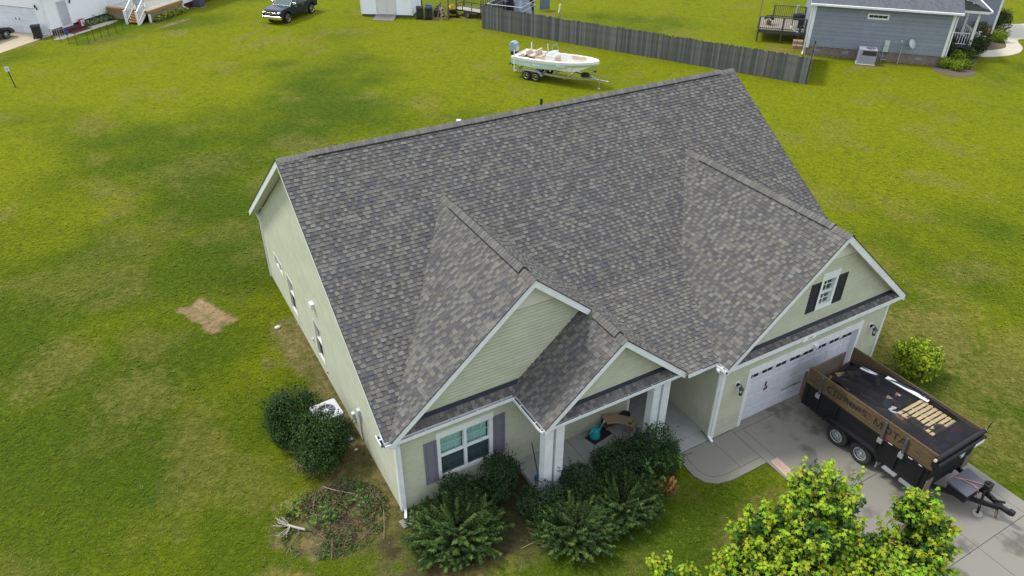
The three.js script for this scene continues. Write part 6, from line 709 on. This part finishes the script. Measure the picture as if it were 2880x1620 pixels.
// ---------------------------------------------------------------- white house
{
  const P = [-6.0, 0, -60.2], A = 0.744, h = thing('white_house', 'white-sided house with dark red brick foundation and side door', 'house', P, A), W2 = M([0.82, 0.84, 0.87], { roughness: 0.6 }), e = 3.4;
  const at = (x, z) => { const c = Math.cos(A), s = Math.sin(A); return [P[0] + x * c + z * s, 0, P[2] - x * s + z * c]; };
  wall([0, 0, 0], FX, FZ, [[0, 0.5], [11.3, 0.5], [11.3, e], [0, e]], [[1.4, 2.36, 0.34, 2.4]], { parent: h, ex: 0.13, m: [W2], core: W2 }); wall([11.3, 0, 4.2], FX, FZ, [[0, 0.5], [7, 0.5], [7, e], [0, e]], [], { parent: h, ex: 0.13, m: [W2], core: W2 }); wall([0, 0, 0], [0, 0, -1], LN, [[0, 0.06], [0.9, 0.06], [0.9, 2.15], [5.9, 2.15], [5.9, 0.06], [8, 0.06], [8, e], [0, e]].slice(0, 0).concat([[0, 0.06], [0.85, 0.06], [0.85, e], [0, e]]), [], { parent: h, ex: 0.13, m: [W2], core: W2 }); wall([0, 0, -0.85], [0, 0, -1], LN, [[0, 2.2], [7.2, 2.2], [7.2, e], [0, e]], [], { parent: h, ex: 0.13, m: [W2], core: W2 }); wall([0, 0, -6.0], [0, 0, -1], LN, [[0, 0.06], [2.05, 0.06], [2.05, 2.2], [0, 2.2]], [], { parent: h, ex: 0.13, m: [W2], core: W2 });
  obj('wall', [bx(11.2, 11.3, 0.5, e, 0.01, 4.1), bx(0.2, 18, 0.5, e, -8.1, -8), bx(18.2, 18.3, 0.5, e, -8, 4.2)], W2, h); obj('foundation', [bx(0.05, 11.3, -0.05, 0.5, -0.4, -0.02), bx(11.35, 18.2, -0.05, 0.5, 3.5, 4.17)], mat.redBrick, h); obj('roof', [quads([[[-0.4, e + 0.1, 0.4], [18.6, e + 0.1, 0.4], [18.6, e + 2.3, -4], [-0.4, e + 2.3, -4]], [[-0.4, e + 2.3, -4], [18.6, e + 2.3, -4], [18.6, e + 0.1, -8.4], [-0.4, e + 0.1, -8.4]], [[11, e + 0.1, 4.6], [18.6, e + 0.1, 4.6], [18.6, e + 2.3, 0], [11, e + 2.3, 0]]])], mat.blueRoof, h);
  obj('garage_door', [bx(0.06, 0.1, 0.03, 2.14, -5.95, -0.9), ...[0, 1, 2, 3].map((k) => bx(0.03, 0.059, 0.04 + k * 0.53, 0.55 + k * 0.53, -5.94, -0.91))], M([0.68, 0.73, 0.8], { roughness: 0.5, map: TX.grime }), h); for (const z of [-2.85, -3.25]) obj('door_handle', [bx(-0.0, 0.028, 1.1, 1.3, z - 0.02, z + 0.02)], mat.black, h); obj('corner_trim', [bx(-0.05, 0.14, 0.1, e, -0.14, 0.05)], mat.white, h);
  const dr = obj('side_door', [bx(1.4, 2.36, 0.34, 2.4, -0.06, 0.0)], M([0.64, 0.7, 0.76], { roughness: 0.4 }), h); obj('door_frame', [bx(1.3, 1.4, 0.34, 2.48, -0.02, 0.04), bx(2.36, 2.46, 0.34, 2.48, -0.02, 0.04), bx(1.4, 2.36, 2.4, 2.48, -0.02, 0.04)], mat.white, dr); obj('door_knob', [new THREE.SphereGeometry(0.035, 8, 6).translate(2.27, 1.3, 0.04)], mat.galv, dr);
  for (const [x, z, nx, nz] of [[2.75, 0.02, 0, 1], [-0.02, -0.55, -1, 0]]) { const l = obj('wall_lamp', [lath([[0, 0.3], [0.06, 0.22], [0.07, 0.16], [0.05, 0.02], [0, 0]], 8).translate(x + nx * 0.14, 2.25, z + nz * 0.14), rb(x - 0.05 + nx * 0.02, x + 0.05 + nx * 0.02, 2.1, 2.26, z - 0.05 + nz * 0.02, z + 0.05 + nz * 0.02, 0.01)], mat.black, h); }
  obj('brick_step', [bx(1.1, 2.7, 0, 0.32, 0.0, 0.55), bx(1.2, 3.2, 0, 0.06, 0.55, 1.2)], mat.redBrick, h); obj('downspout', [bar([11.2, e, 4.3], [11.2, 0.35, 4.3], 0.09), bar([11.2, 0.35, 4.3], [11.35, 0.12, 4.75], 0.09)], mat.white, h);
  // deck porch with stairs
  const d = thing('porch_deck', 'raised porch with white railings and steps at white house', 'porch', P, A); for (let k = 0; k < 30; k++) obj('deck_board', [bx(6.4 + k * 0.15, 6.4 + k * 0.15 + 0.142, 0.96, 1.0, 0.05, 4.65)], M([0.4, 0.33, 0.26], { roughness: 0.9 }), d); obj('rim_joist', [bx(6.36, 10.95, 0.72, 0.96, 4.62, 4.68), bx(6.36, 6.42, 0.72, 0.96, 0.1, 4.62)], mat.newWood, d); const lt = M([0.33, 0.26, 0.17], { roughness: 0.9, map: TX.wood }); for (let k = 0; k < 31; k++) obj('skirt_board', [bx(6.4 + k * 0.147, 6.4 + k * 0.147 + 0.13, 0.05, 0.72, 4.6, 4.62)], lt, d); for (let k = 0; k < 20; k++) obj('skirt_board', [bx(6.4, 6.42, 0.05, 0.72, 0.1 + k * 0.147, 0.1 + k * 0.147 + 0.13)], lt, d);
  const rail = (a, b, ya, yb) => { const L = Math.hypot(b[0] - a[0], b[1] - a[1]), n = Math.max(3, Math.round(L / 0.14)); obj('hand_rail', [bar([a[0], ya + 0.95, a[1]], [b[0], yb + 0.95, b[1]], 0.09, 0.07), bar([a[0], ya + 0.12, a[1]], [b[0], yb + 0.12, b[1]], 0.06, 0.06)], mat.white, d); for (let i = 1; i < n; i++) { const t = i / n, x = a[0] + (b[0] - a[0]) * t, z = a[1] + (b[1] - a[1]) * t, y = ya + (yb - ya) * t; obj('baluster', [bx(x - 0.022, x + 0.022, y + 0.12, y + 0.92, z - 0.022, z + 0.022)], mat.white, d); } }; rail([6.45, 0.2], [6.45, 3.0], 1, 1); rail([6.45, 4.6], [10.9, 4.6], 1, 1); rail([6.4, 3.05], [5.35, 3.05], 0.95, 0.1); rail([6.4, 4.3], [5.35, 4.3], 0.95, 0.1);
  for (const [x, z, y] of [[6.45, 3.0, 2.05], [6.45, 4.6, 2.05], [5.3, 3.05, 1.15], [5.3, 4.3, 1.15], [10.9, 4.6, 3.4]]) obj('newel_post', [bx(x - 0.07, x + 0.07, 0, y, z - 0.07, z + 0.07)], mat.white, d); for (let k = 0; k < 5; k++) obj('stair_tread', [bx(5.42 + k * 0.2, 5.68 + k * 0.2, 0.16 + k * 0.17, 0.2 + k * 0.17, 3.1, 4.25), bx(5.64 + k * 0.2, 5.67 + k * 0.2, 0.2 + k * 0.17, 0.33 + k * 0.17, 3.1, 4.25)], mat.newWood, d); obj('stringer', [prZ([[5.36, 0.02], [6.4, 0.85], [6.4, 0.6], [5.6, 0.02]], 4.26, 4.3), prZ([[5.36, 0.02], [6.4, 0.85], [6.4, 0.6], [5.6, 0.02]], 3.05, 3.09)], mat.white, d);
  const tw = at(7.0, 3.3); tw[1] = 1.0; tag(Object.assign(obj('deck_chair', [rb(-0.3, 0.3, 0.35, 0.42, -0.3, 0.3, 0.02), bar([-0.28, 0.4, -0.28], [-0.4, 1.1, -0.3], 0.05, 0.5), ...[[-0.26, -0.26], [0.26, -0.26], [-0.26, 0.26], [0.26, 0.26]].map(([x, z]) => bx(x - 0.025, x + 0.025, 0, 0.36, z - 0.025, z + 0.025))], M([0.0, 0.2, 0.45], { roughness: 0.5 })), {}), 'blue plastic chair on the white porch deck', 'chair').position.set(...tw);
  condenser('dark air conditioner beside the white house porch', at(12.7, 5.0), A, 0.8, 0.75, M([0.06, 0.07, 0.09], { roughness: 0.5 }));
  // wire pen fence
  const f = thing('wire_fence', 'low wire pen fence with thin dark posts by white house', 'fence'), FP = [[-5.97, -58.7], [-5.4, -57.78], [-4.84, -56.91], [-4.31, -56.13], [-3.47, -56.16], [-2.98, -56.96], [-2.4, -57.49], [-1.8, -58.14], [-1.17, -58.69], [-0.56, -59.45], [0.05, -60.12]]; FP.forEach(([x, z], i) => { obj('post', [cyl([x, 0, z], [x + 0.02, 0.95, z], 0.02)], mat.blackMatte, f); if (i) { const [px, pz] = FP[i - 1]; for (const y of [0.12, 0.5, 0.9]) obj('wire', [cyl([px, y, pz], [x, y, z], 0.006, 0.006, 4)], mat.blackMatte, f); } });
  // hostas and lilies
  for (let k = 0; k < 5; k++) { const [x, , z] = at(3.6 + k * 0.62, 0.42); shrub('hosta_plant', ['variegated hosta nearest the side door', 'second variegated hosta from the side door', 'middle hosta along the white house wall', 'second variegated hosta from the porch', 'variegated hosta nearest the porch steps'][k], 'hosta', [x, 0, z], [[0, 0.22, 0, 0.36, 0.28]], 260, 0.17, [[0.08, 0.12, 0.04], [0.2, 0.24, 0.12], [0.05, 0.08, 0.03]], 520 + k, 'hostas along the white house'); }
  for (let k = 0; k < 6; k++) { const [x, , z] = at(7.0 + k * 0.66, 4.95); shrub('lily_clump', ['yellow-green lily clump left end under the porch skirt', 'second lily clump from the porch steps', 'third lily clump from the porch steps', 'fourth lily clump from the porch steps', 'fifth lily clump from the porch steps', 'lily clump nearest the white downspout'][k], 'lily', [x, 0, z], [[0, 0.2, 0, 0.3, 0.32]], 160, 0.2, [[0.2, 0.22, 0.03], [0.12, 0.15, 0.02]], 540 + k, 'lilies under the porch'); }
  // things standing at its drive
  const b0 = at(-0.75, -0.55); const bin = thing('trash_bin', 'black wheeled trash bin at the white garage corner', 'trash bin', b0, A + 2.2, 'wheeled trash bins'); obj('body', [prX([[-0.28, 0.12], [0.3, 0.05], [0.36, 0.98], [-0.33, 0.98]], -0.28, 0.28)], mat.blackMatte, bin); obj('lid', [prX([[-0.36, 0.985], [0.42, 0.985], [0.3, 1.06], [-0.3, 1.09]], -0.31, 0.31)], mat.blackMatte, bin); for (const s of [-1, 1]) obj('wheel', [cyl([s * 0.24, 0.12, -0.3], [s * 0.3, 0.12, -0.3], 0.12, 0.12, 14)], mat.rubber, bin); obj('handle', [cyl([-0.25, 0.98, -0.4], [0.25, 0.98, -0.4], 0.02)], mat.blackMatte, bin);
  copy(bin, 'dark trash bin next to the shed wall', [23.3, 0, -51.0], 0.5); copy(bin, 'dark green trash bin second from the shed wall', [23.95, 0, -50.5], 0.5);
  const bb = thing('salt_box', 'small red and white box against the brick foundation', 'box', at(3.15, 0.3), A); obj('box_body', [rb(-0.25, 0.25, 0.08, 0.72, -0.12, 0.1, 0.03)], M([0.35, 0.05, 0.07]), bb); obj('box_front', [rb(-0.19, 0.19, 0.16, 0.66, 0.1, 0.12, 0.01)], mat.trim, bb); obj('box_leg', [bx(-0.22, -0.16, 0, 0.08, -0.1, 0.08), bx(0.16, 0.22, 0, 0.08, -0.1, 0.08)], M([0.35, 0.05, 0.07]), bb);
  { const o = obj('blue_bucket', [lath([[0, 0], [0.15, 0], [0.19, 0.34], [0.17, 0.34], [0.13, 0.03], [0, 0.03]], 14)], M([0.02, 0.07, 0.3])); o.position.set(...at(0.85, 0.75)); tag(o, 'blue bucket beside the white house brick step', 'bucket'); const o2 = obj('dog_crate', [bx(-0.35, 0.35, 0, 0.03, -0.25, 0.25), ...[-0.35, -0.12, 0.12, 0.35].flatMap((x) => [cyl([x, 0, -0.25], [x, 0.6, -0.25], 0.012), cyl([x, 0, 0.25], [x, 0.6, 0.25], 0.012), cyl([x, 0.6, -0.25], [x, 0.6, 0.25], 0.012)])], mat.galv); o2.position.set(...at(0.1, 0.75)); o2.rotation.y = A; tag(o2, 'small wire crate by the white house corner', 'crate'); }
}
// ---------------------------------------------------------------- vehicles: local x = forward
function carBody(t, prof, zw_, m, bev = 0.08) { return obj('body', [prZ(prof, -zw_, zw_, bev)], m, t); }
{
  const A = Math.atan2(-2.56, -3.03), d = [-3.01 / 3.95, 2.56 / 3.95], n = [-d[1], d[0]], mid = [(12.43 + 15.44) / 2, (-55.28 - 57.84) / 2]; // near wheels are on the left-hand side of the truck
  const cx = mid[0] + 0.84 * d[1] * 1, cz = mid[1] - 0.84 * d[0] * 1; const t = thing('pickup_truck', 'dark navy crew-cab pickup truck with chrome bumper on lawn', 'pickup truck', [13.3, 0, -57.16], Math.atan2(-d[1], d[0]));
  const blue = M([0.006, 0.01, 0.03], { roughness: 0.3, specularIntensity: 0.5, clearcoat: 0.35, clearcoatRoughness: 0.1 }), gl = M([0.09, 0.13, 0.13], { roughness: 0.6, specularIntensity: 0.15 }), W = 0.98;
  obj('body', [prZ([[-2.95, 0.55], [-2.98, 1.3], [-1.05, 1.32], [-1.0, 1.3], [1.25, 1.3], [2.55, 1.22], [2.82, 1.14], [2.88, 0.62], [2.7, 0.5], [2.4, 0.5], [2.36, 0.72], [2.18, 0.9], [1.88, 0.96], [1.58, 0.9], [1.4, 0.72], [1.36, 0.5], [-1.38, 0.5], [-1.42, 0.72], [-1.6, 0.9], [-1.9, 0.96], [-2.2, 0.9], [-2.38, 0.72], [-2.42, 0.55]], -W, W, 0.07)], blue, t);
  obj('hood', [prZ([[1.2, 1.28], [2.7, 1.2], [2.68, 1.14], [1.2, 1.2]].reverse(), -0.82, 0.82, 0.02)], blue, t); const cab = new THREE.BufferGeometry(), base = [[1.25, 1.3, 0.9], [-1.05, 1.3, 0.9], [-0.85, 1.88, 0.72], [0.45, 1.9, 0.72]]; // greenhouse frustum
  const q = (s) => base.map(([x, y, z]) => [x, y, z * s]), Lp = q(1), Rp = q(-1); obj('cab', [quads([[Lp[2], Lp[3], Rp[3], Rp[2]], [Lp[1], Lp[0], Lp[3], Lp[2]], [Rp[0], Rp[1], Rp[2], Rp[3]], [Lp[1], Lp[2], Rp[2], Rp[1]], [Lp[0], Rp[0], Rp[3], Lp[3]]])], blue, t);
  const lerp = (a, b, k) => a.map((v, i) => v + (b[i] - a[i]) * k), inset = (Q, k0, k1, off, v0 = 0.1) => { const [a, b, c, e_] = Q, g = (u, v) => { const p = lerp(lerp(a, b, u), lerp(e_, c, u), v); return [p[0] + off[0], p[1] + off[1], p[2] + off[2]]; }; return quads([[g(k0, v0), g(k1, v0), g(k1, 1 - v0), g(k0, 1 - v0)]]); };
  obj('windshield', [inset([Lp[0], Rp[0], Rp[3], Lp[3]], 0.015, 0.985, [0.012, 0.012, 0], 0.03)], gl, t); for (const s of [1, -1]) { const Q = s > 0 ? [Lp[1], Lp[0], Lp[3], Lp[2]] : [Rp[1], Rp[0], Rp[3], Rp[2]]; obj('side_window', [inset(Q, 0.06, 0.46, [0, 0.004, s * 0.012])], gl, t); obj('side_window', [inset(Q, 0.52, 0.9, [0, 0.004, s * 0.012])], gl, t); obj('window_trim', [bar([-1.0, 1.325, s * 0.93], [1.1, 1.325, s * 0.93], 0.03, 0.03)], mat.chrome, t); for (const x of [-0.55, 0.5]) obj('door_handle', [rb(x - 0.12, x + 0.12, 1.1, 1.14, s * W - 0.02, s * W + 0.03, 0.01)], mat.chrome, t); obj('mirror', [rb(0.78, 1.0, 1.34, 1.56, s > 0 ? 1.0 : -1.26, s > 0 ? 1.26 : -1.0, 0.05)], mat.chrome, t); for (const x of [1.88, -1.9]) wheel(t, [x, 0.41, s * 0.86], 0.41, 0.27, 0.27, mat.chrome, s, 6).rotation.y = -Math.PI / 2; obj('headlight', [rb(2.68, 2.86, 0.98, 1.1, s * 0.78 - 0.16, s * 0.78 + 0.16, 0.03)], M([0.6, 0.62, 0.64], { roughness: 0.15 }), t); obj('fog_light', [rb(2.92, 2.97, 0.5, 0.58, s * 0.62 - 0.12, s * 0.62 + 0.12, 0.01)], mat.dark, t); }
  obj('grille', [rb(2.8, 2.89, 0.72, 1.08, -0.62, 0.62, 0.02)], mat.black, t); obj('grille_bar', [rb(2.86, 2.93, 0.98, 1.03, -0.9, 0.9, 0.015), rb(2.86, 2.92, 0.86, 0.89, -0.66, 0.66, 0.01)], mat.chrome, t); obj('bumper', [rb(2.75, 2.98, 0.42, 0.72, -0.98, 0.98, 0.07)], mat.chrome, t); obj('bed_floor', [bx(-2.85, -1.1, 1.325, 1.335, -0.8, 0.8)], mat.blackMatte, t); obj('emblem', [rb(2.93, 2.95, 0.98, 1.05, -0.1, 0.1, 0.01)], M([0.35, 0.22, 0.02]), t); obj('rear_bumper', [rb(-3.12, -2.9, 0.55, 0.75, -0.95, 0.95, 0.04)], mat.chrome, t);
}
{
  const P = [-6.0, 0, -60.2], A = 0.744, c = Math.cos(A), s = Math.sin(A), at = (x, z) => [P[0] + x * c + z * s, 0.035, P[2] - x * s + z * c]; const t = thing('parked_car', 'dark grey car parked at the white house garage', 'car', at(-3.15, -3.55), A), m = M([0.012, 0.014, 0.018], { roughness: 0.25, clearcoat: 1 });
  obj('body', [prZ([[-2.25, 0.45], [-2.25, 0.95], [-1.2, 1.02], [0.9, 0.98], [1.9, 0.82], [2.2, 0.62], [2.22, 0.36], [1.85, 0.3], [1.8, 0.52], [1.6, 0.68], [1.35, 0.7], [1.1, 0.6], [1.02, 0.3], [-1.0, 0.3], [-1.1, 0.6], [-1.35, 0.7], [-1.6, 0.66], [-1.8, 0.45]], -0.9, 0.9, 0.1)], m, t); obj('cabin', [prZ([[-1.4, 1.0], [0.8, 0.97], [0.1, 1.42], [-0.9, 1.44]], -0.72, 0.72, 0.08)], M([0.02, 0.025, 0.03], { roughness: 0.08 }), t); for (const k of [1, -1]) { for (const x of [1.38, -1.38]) wheel(t, [x, 0.33, k * 0.8], 0.33, 0.22, 0.22, mat.rim, k, 5).rotation.y = -Math.PI / 2; obj('headlight', [rb(1.9, 2.14, 0.62, 0.74, k * 0.66 - 0.14, k * 0.66 + 0.14, 0.03)], M([0.5, 0.5, 0.5], { roughness: 0.15 }), t); } obj('bumper', [rb(2.0, 2.26, 0.3, 0.52, -0.86, 0.86, 0.06)], m, t);
}
// ---------------------------------------------------------------- shed and the clutter beside it
{
  const P = [19.0, 0, -54.4], A = Math.atan2(-0.58, 0.815), h = thing('garden_shed', 'white garden shed with double doors and wooden ramp', 'shed', P, A), Wm = M([0.78, 0.82, 0.87], { roughness: 0.6 }); wall([0, 0, 0], FX, FZ, [[0, 0.22], [4.75, 0.22], [4.75, 2.6], [0, 2.6]], [[1.42, 3.28, 0.24, 2.2]], { parent: h, ex: 0.16, m: [Wm], core: Wm }); wall([4.75, 0, 0], [0, 0, -1], [1, 0, 0], [[0, 0.22], [3.6, 0.22], [3.6, 2.6], [0, 2.6]], [], { parent: h, ex: 0.16, m: [Wm], core: Wm }); obj('wall', [bx(0, 0.1, 0.22, 2.6, -3.6, -0.13), bx(0.1, 4.6, 0.22, 2.6, -3.6, -3.5)], Wm, h); obj('roof', [prX([[0.25, 2.6], [-1.8, 3.6], [-3.85, 2.6]], -0.2, 4.95)], mat.blueRoof, h); obj('skid', [bx(0.05, 4.7, 0.0, 0.2, -0.12, -0.04)], mat.bark, h);
  for (const [a, b] of [[1.44, 2.345], [2.355, 3.26]]) { const dd = obj('door', [bx(a, b, 0.25, 2.18, -0.05, -0.01)], M([0.6, 0.6, 0.58], { roughness: 0.6 }), h); obj('door_brace', [bx(a, a + 0.08, 0.26, 2.17, -0.009, 0.01), bx(b - 0.08, b, 0.26, 2.17, -0.009, 0.01), bx(a + 0.08, b - 0.08, 0.26, 0.34, -0.009, 0.01)], mat.trim, dd); } obj('corner_trim', [bx(4.66, 4.79, 0.2, 2.6, -0.08, 0.04)], mat.white, h); obj('corner_trim', [bx(-0.03, 0.1, 0.2, 2.6, -0.08, 0.04)], mat.white, h);
  for (let k = 0; k < 13; k++) { const z = 0.06 + k * 0.108, y = 0.22 - 0.018 * k; obj('ramp_plank', [bar([1.36, Math.max(0.03, y), z], [3.28, Math.max(0.03, y), z], 0.1, 0.03)], M([0.27, 0.26, 0.27], { roughness: 0.9, map: TX.wood }), h); }
  // lean-to posts
  const lt = thing('lean_to_frame', 'thin wooden lean-to posts right of the shed', 'lean-to'); for (const [x, z] of [[25.45, -49.52], [26.67, -50.36], [27.86, -51.14], [24.6, -53.5]]) obj('post', [bx(x - 0.05, x + 0.05, 0, 2.5, z - 0.05, z + 0.05)], mat.bark, lt); obj('top_beam', [bar([25.45, 2.45, -49.52], [27.86, 2.45, -51.14], 0.06, 0.12)], mat.bark, lt);
  const ld = thing('step_ladder', 'small wooden step frame with a coiled hose', 'step ladder', [24.95, 0, -49.9], 0.5); for (const s of [-1, 1]) { obj('leg', [bar([s * 0.3, 0, 0.25], [s * 0.18, 1.15, 0], 0.06)], M([0.27, 0.2, 0.15]), ld); obj('leg', [bar([s * 0.3, 0, -0.3], [s * 0.18, 1.15, 0], 0.05)], M([0.27, 0.2, 0.15]), ld); } for (const y of [0.3, 0.6, 0.9]) obj('rung', [bx(-0.26, 0.26, y, y + 0.04, -0.02, 0.12)], M([0.27, 0.2, 0.15]), ld); obj('hose', [new THREE.TorusGeometry(0.26, 0.035, 6, 20).scale(0.7, 1.2, 1).translate(-0.1, 0.75, 0.14)], M([0.4, 0.33, 0.26]), ld);
  const mw = thing('riding_mower', 'yellow and black riding mower beside the lean-to post', 'mower', [26.2, 0, -50.2], 1.2); obj('body', [rb(-0.3, 0.5, 0.35, 0.7, -0.3, 0.3, 0.08)], mat.black, mw); obj('hood', [rb(0.2, 0.85, 0.4, 0.85, -0.26, 0.26, 0.12)], M([0.5, 0.36, 0.02], { roughness: 0.4 }), mw); obj('seat', [rb(-0.35, 0.0, 0.7, 0.8, -0.22, 0.22, 0.04), rb(-0.42, -0.32, 0.75, 1.15, -0.22, 0.22, 0.05)], M([0.5, 0.36, 0.02], { roughness: 0.5 }), mw); for (const s of [-1, 1]) { wheel(mw, [-0.3, 0.26, s * 0.4], 0.26, 0.2, 0.14, M([0.5, 0.36, 0.02]), s, 5).rotation.y = -Math.PI / 2; wheel(mw, [0.65, 0.19, s * 0.38], 0.19, 0.15, 0.1, M([0.5, 0.36, 0.02]), s, 5).rotation.y = -Math.PI / 2; } obj('deck', [rb(-0.1, 0.55, 0.12, 0.26, -0.48, 0.48, 0.04)], M([0.5, 0.36, 0.02]), mw);
  const bd = thing('blue_barrel', 'blue barrel standing behind the trash bins', 'barrel', [24.6, 0, -51.8]); obj('drum', [lath([[0, 0], [0.28, 0], [0.3, 0.3], [0.28, 0.32], [0.3, 0.34], [0.3, 0.62], [0.28, 0.64], [0.3, 0.66], [0.28, 0.95], [0, 0.95]], 18)], M([0.01, 0.04, 0.25], { roughness: 0.4 }), bd); const sc = thing('scrap_stack', 'dark stack of tools and boards behind the step ladder', 'scrap stack', [25.2, 0, -51.0]), r = rng(601); for (let k = 0; k < 9; k++) obj('scrap_bar', [bar([r() - 0.5, 0.05 + 0.1 * k, r() - 0.5], [r() - 0.5, 0.6 + r() * 0.7, r() * 0.6 - 0.3], 0.05, 0.1)], [mat.blackMatte, mat.bark, mat.greyWood][k % 3], sc); obj('scrap_box', [rb(-0.4, 0.4, 0, 0.6, -0.3, 0.3, 0.05)], mat.blackMatte, sc);
  // utility trailer
  const ut = thing('utility_trailer', 'black open utility trailer parked behind the fence end', 'trailer', [27.95, 0, -49.6], Math.atan2(-1.45, 0.8)); for (let k = 0; k < 9; k++) obj('deck_plank', [bx(-1.6, 1.4, 0.56, 0.6, -0.72 + k * 0.16, -0.72 + k * 0.16 + 0.15)], M([0.38, 0.35, 0.32], { roughness: 0.9, map: TX.wood }), ut); for (const s of [-1, 1]) { obj('side_rail', [bar([-1.6, 0.95, s * 0.75], [1.4, 0.95, s * 0.75], 0.05), bar([-1.6, 0.55, s * 0.75], [1.4, 0.55, s * 0.75], 0.07, 0.1), ...[-1.58, -0.6, 0.4, 1.38].map((x) => bx(x - 0.025, x + 0.025, 0.55, 0.95, s * 0.75 - 0.025, s * 0.75 + 0.025))], mat.black, ut); wheel(ut, [0.1, 0.3, s * 0.92], 0.3, 0.2, 0.17, mat.rim, s, 5).rotation.y = -Math.PI / 2; } obj('front_rail', [bar([-1.6, 0.95, -0.75], [-1.6, 0.95, 0.75], 0.05), bar([-1.6, 0.55, -0.75], [-1.6, 0.55, 0.75], 0.08)], mat.black, ut); obj('tail_gate', [...[-0.7, -0.35, 0, 0.35, 0.7].map((z) => bx(1.38, 1.42, 0.6, 1.7, z - 0.02, z + 0.02)), bx(1.38, 1.42, 1.66, 1.7, -0.7, 0.7)], mat.black, ut); obj('drawbar', [bar([-1.55, 0.5, -0.5], [-2.5, 0.45, 0], 0.06), bar([-1.55, 0.5, 0.5], [-2.5, 0.45, 0], 0.06), bar([-2.45, 0.45, 0], [-2.8, 0.45, 0], 0.07)], mat.galv, ut); obj('jack', [cyl([-2.4, 0, 0.0], [-2.4, 0.7, 0.0], 0.035)], mat.black, ut);
  // canopy frame and tarp-covered stack behind the fence
  const fr = thing('canopy_frame', 'bare metal canopy frame behind the fence', 'canopy frame'), c4 = [[27.5, -45.9], [29.4, -43.2], [32.0, -45.2], [30.1, -47.9]]; c4.forEach(([x, z], i) => { const [nx, nz] = c4[(i + 1) % 4]; obj('leg', [cyl([x, 0, z], [x, 1.85, z], 0.03)], mat.galv, fr); obj('top_bar', [cyl([x, 1.85, z], [nx, 1.85, nz], 0.028)], mat.galv, fr); obj('side_bar', [cyl([x, 1.45, z], [nx, 1.45, nz], 0.022)], mat.galv, fr); });
  const tg = new THREE.CylinderGeometry(0.55, 1.15, 2.3, 40, 16, true), tp_ = tg.attributes.position; for (let i = 0; i < tp_.count; i++) { const a = Math.atan2(tp_.getZ(i), tp_.getX(i)), y = tp_.getY(i), k = 1 + 0.16 * Math.sin(a * 7 + y) * (0.6 - y * 0.3) + 0.1 * fbm(a * 2, y * 2, 611, 2); tp_.setX(i, tp_.getX(i) * k); tp_.setZ(i, tp_.getZ(i) * k); } tg.computeVertexNormals(); const ta = thing('tarp_covered_stack', 'stack under a grey-blue tarp behind the fence', 'tarp stack', [31.5, 0, -46.9]); obj('tarp', [tg.translate(0, 1.15, 0), new THREE.SphereGeometry(0.62, 20, 8, 0, 6.283, 0, 1.57).scale(1, 0.3, 1).translate(0, 2.28, 0)], M([0.2, 0.24, 0.32], { roughness: 0.45 }), ta); obj('support', [bx(0.9, 1.0, 0, 1.9, -0.6, 0.6), bx(-1.1, -1.0, 0, 1.9, -0.8, 0.4)], mat.navy, ta);
  const t2 = thing('hanging_tarp', 'hanging blue-grey tarp panel at the top fence line', 'tarp', [34.9, 0, -48.2]); obj('sheet', [bx(-0.6, 0.5, 0.1, 1.9, -0.03, 0.03)], M([0.12, 0.16, 0.22], { roughness: 0.5 }), t2); obj('stand', [cyl([-0.6, 0, 0], [-0.6, 2, 0], 0.03), cyl([0.5, 0, 0], [0.5, 2, 0], 0.03)], mat.galv, t2);
  const sk = thing('white_stake', 'white plastic stake in the grass behind the fence', 'stake', [35.6, 0, -46.9]); obj('shaft', [cyl([0, 0, 0], [0.15, 0.72, 0], 0.07, 0.07, 8)], mat.white, sk); obj('tip', [cyl([0.15, 0.72, 0], [0.16, 0.78, 0], 0.075, 0.04, 8)], mat.white, sk);
  const sg = thing('small_sign', 'small white sign on a dark post at the left lawn', 'sign', [-8.71, 0, -46.91]); obj('post', [bar([0, 0, 0], [-0.1, 1.15, 0], 0.06)], mat.blackMatte, sg); obj('sign_plate', [bx(-0.24, 0.02, 1.12, 1.45, 0.035, 0.05)], mat.trim, sg); obj('sign_mark', [bx(-0.18, -0.04, 1.24, 1.32, 0.0505, 0.053)], mat.galv, sg);
}
scene.traverse((o) => { if (o.isMesh) { o.castShadow = true; o.receiveShadow = true; } });
renderer.render(scene, camera);
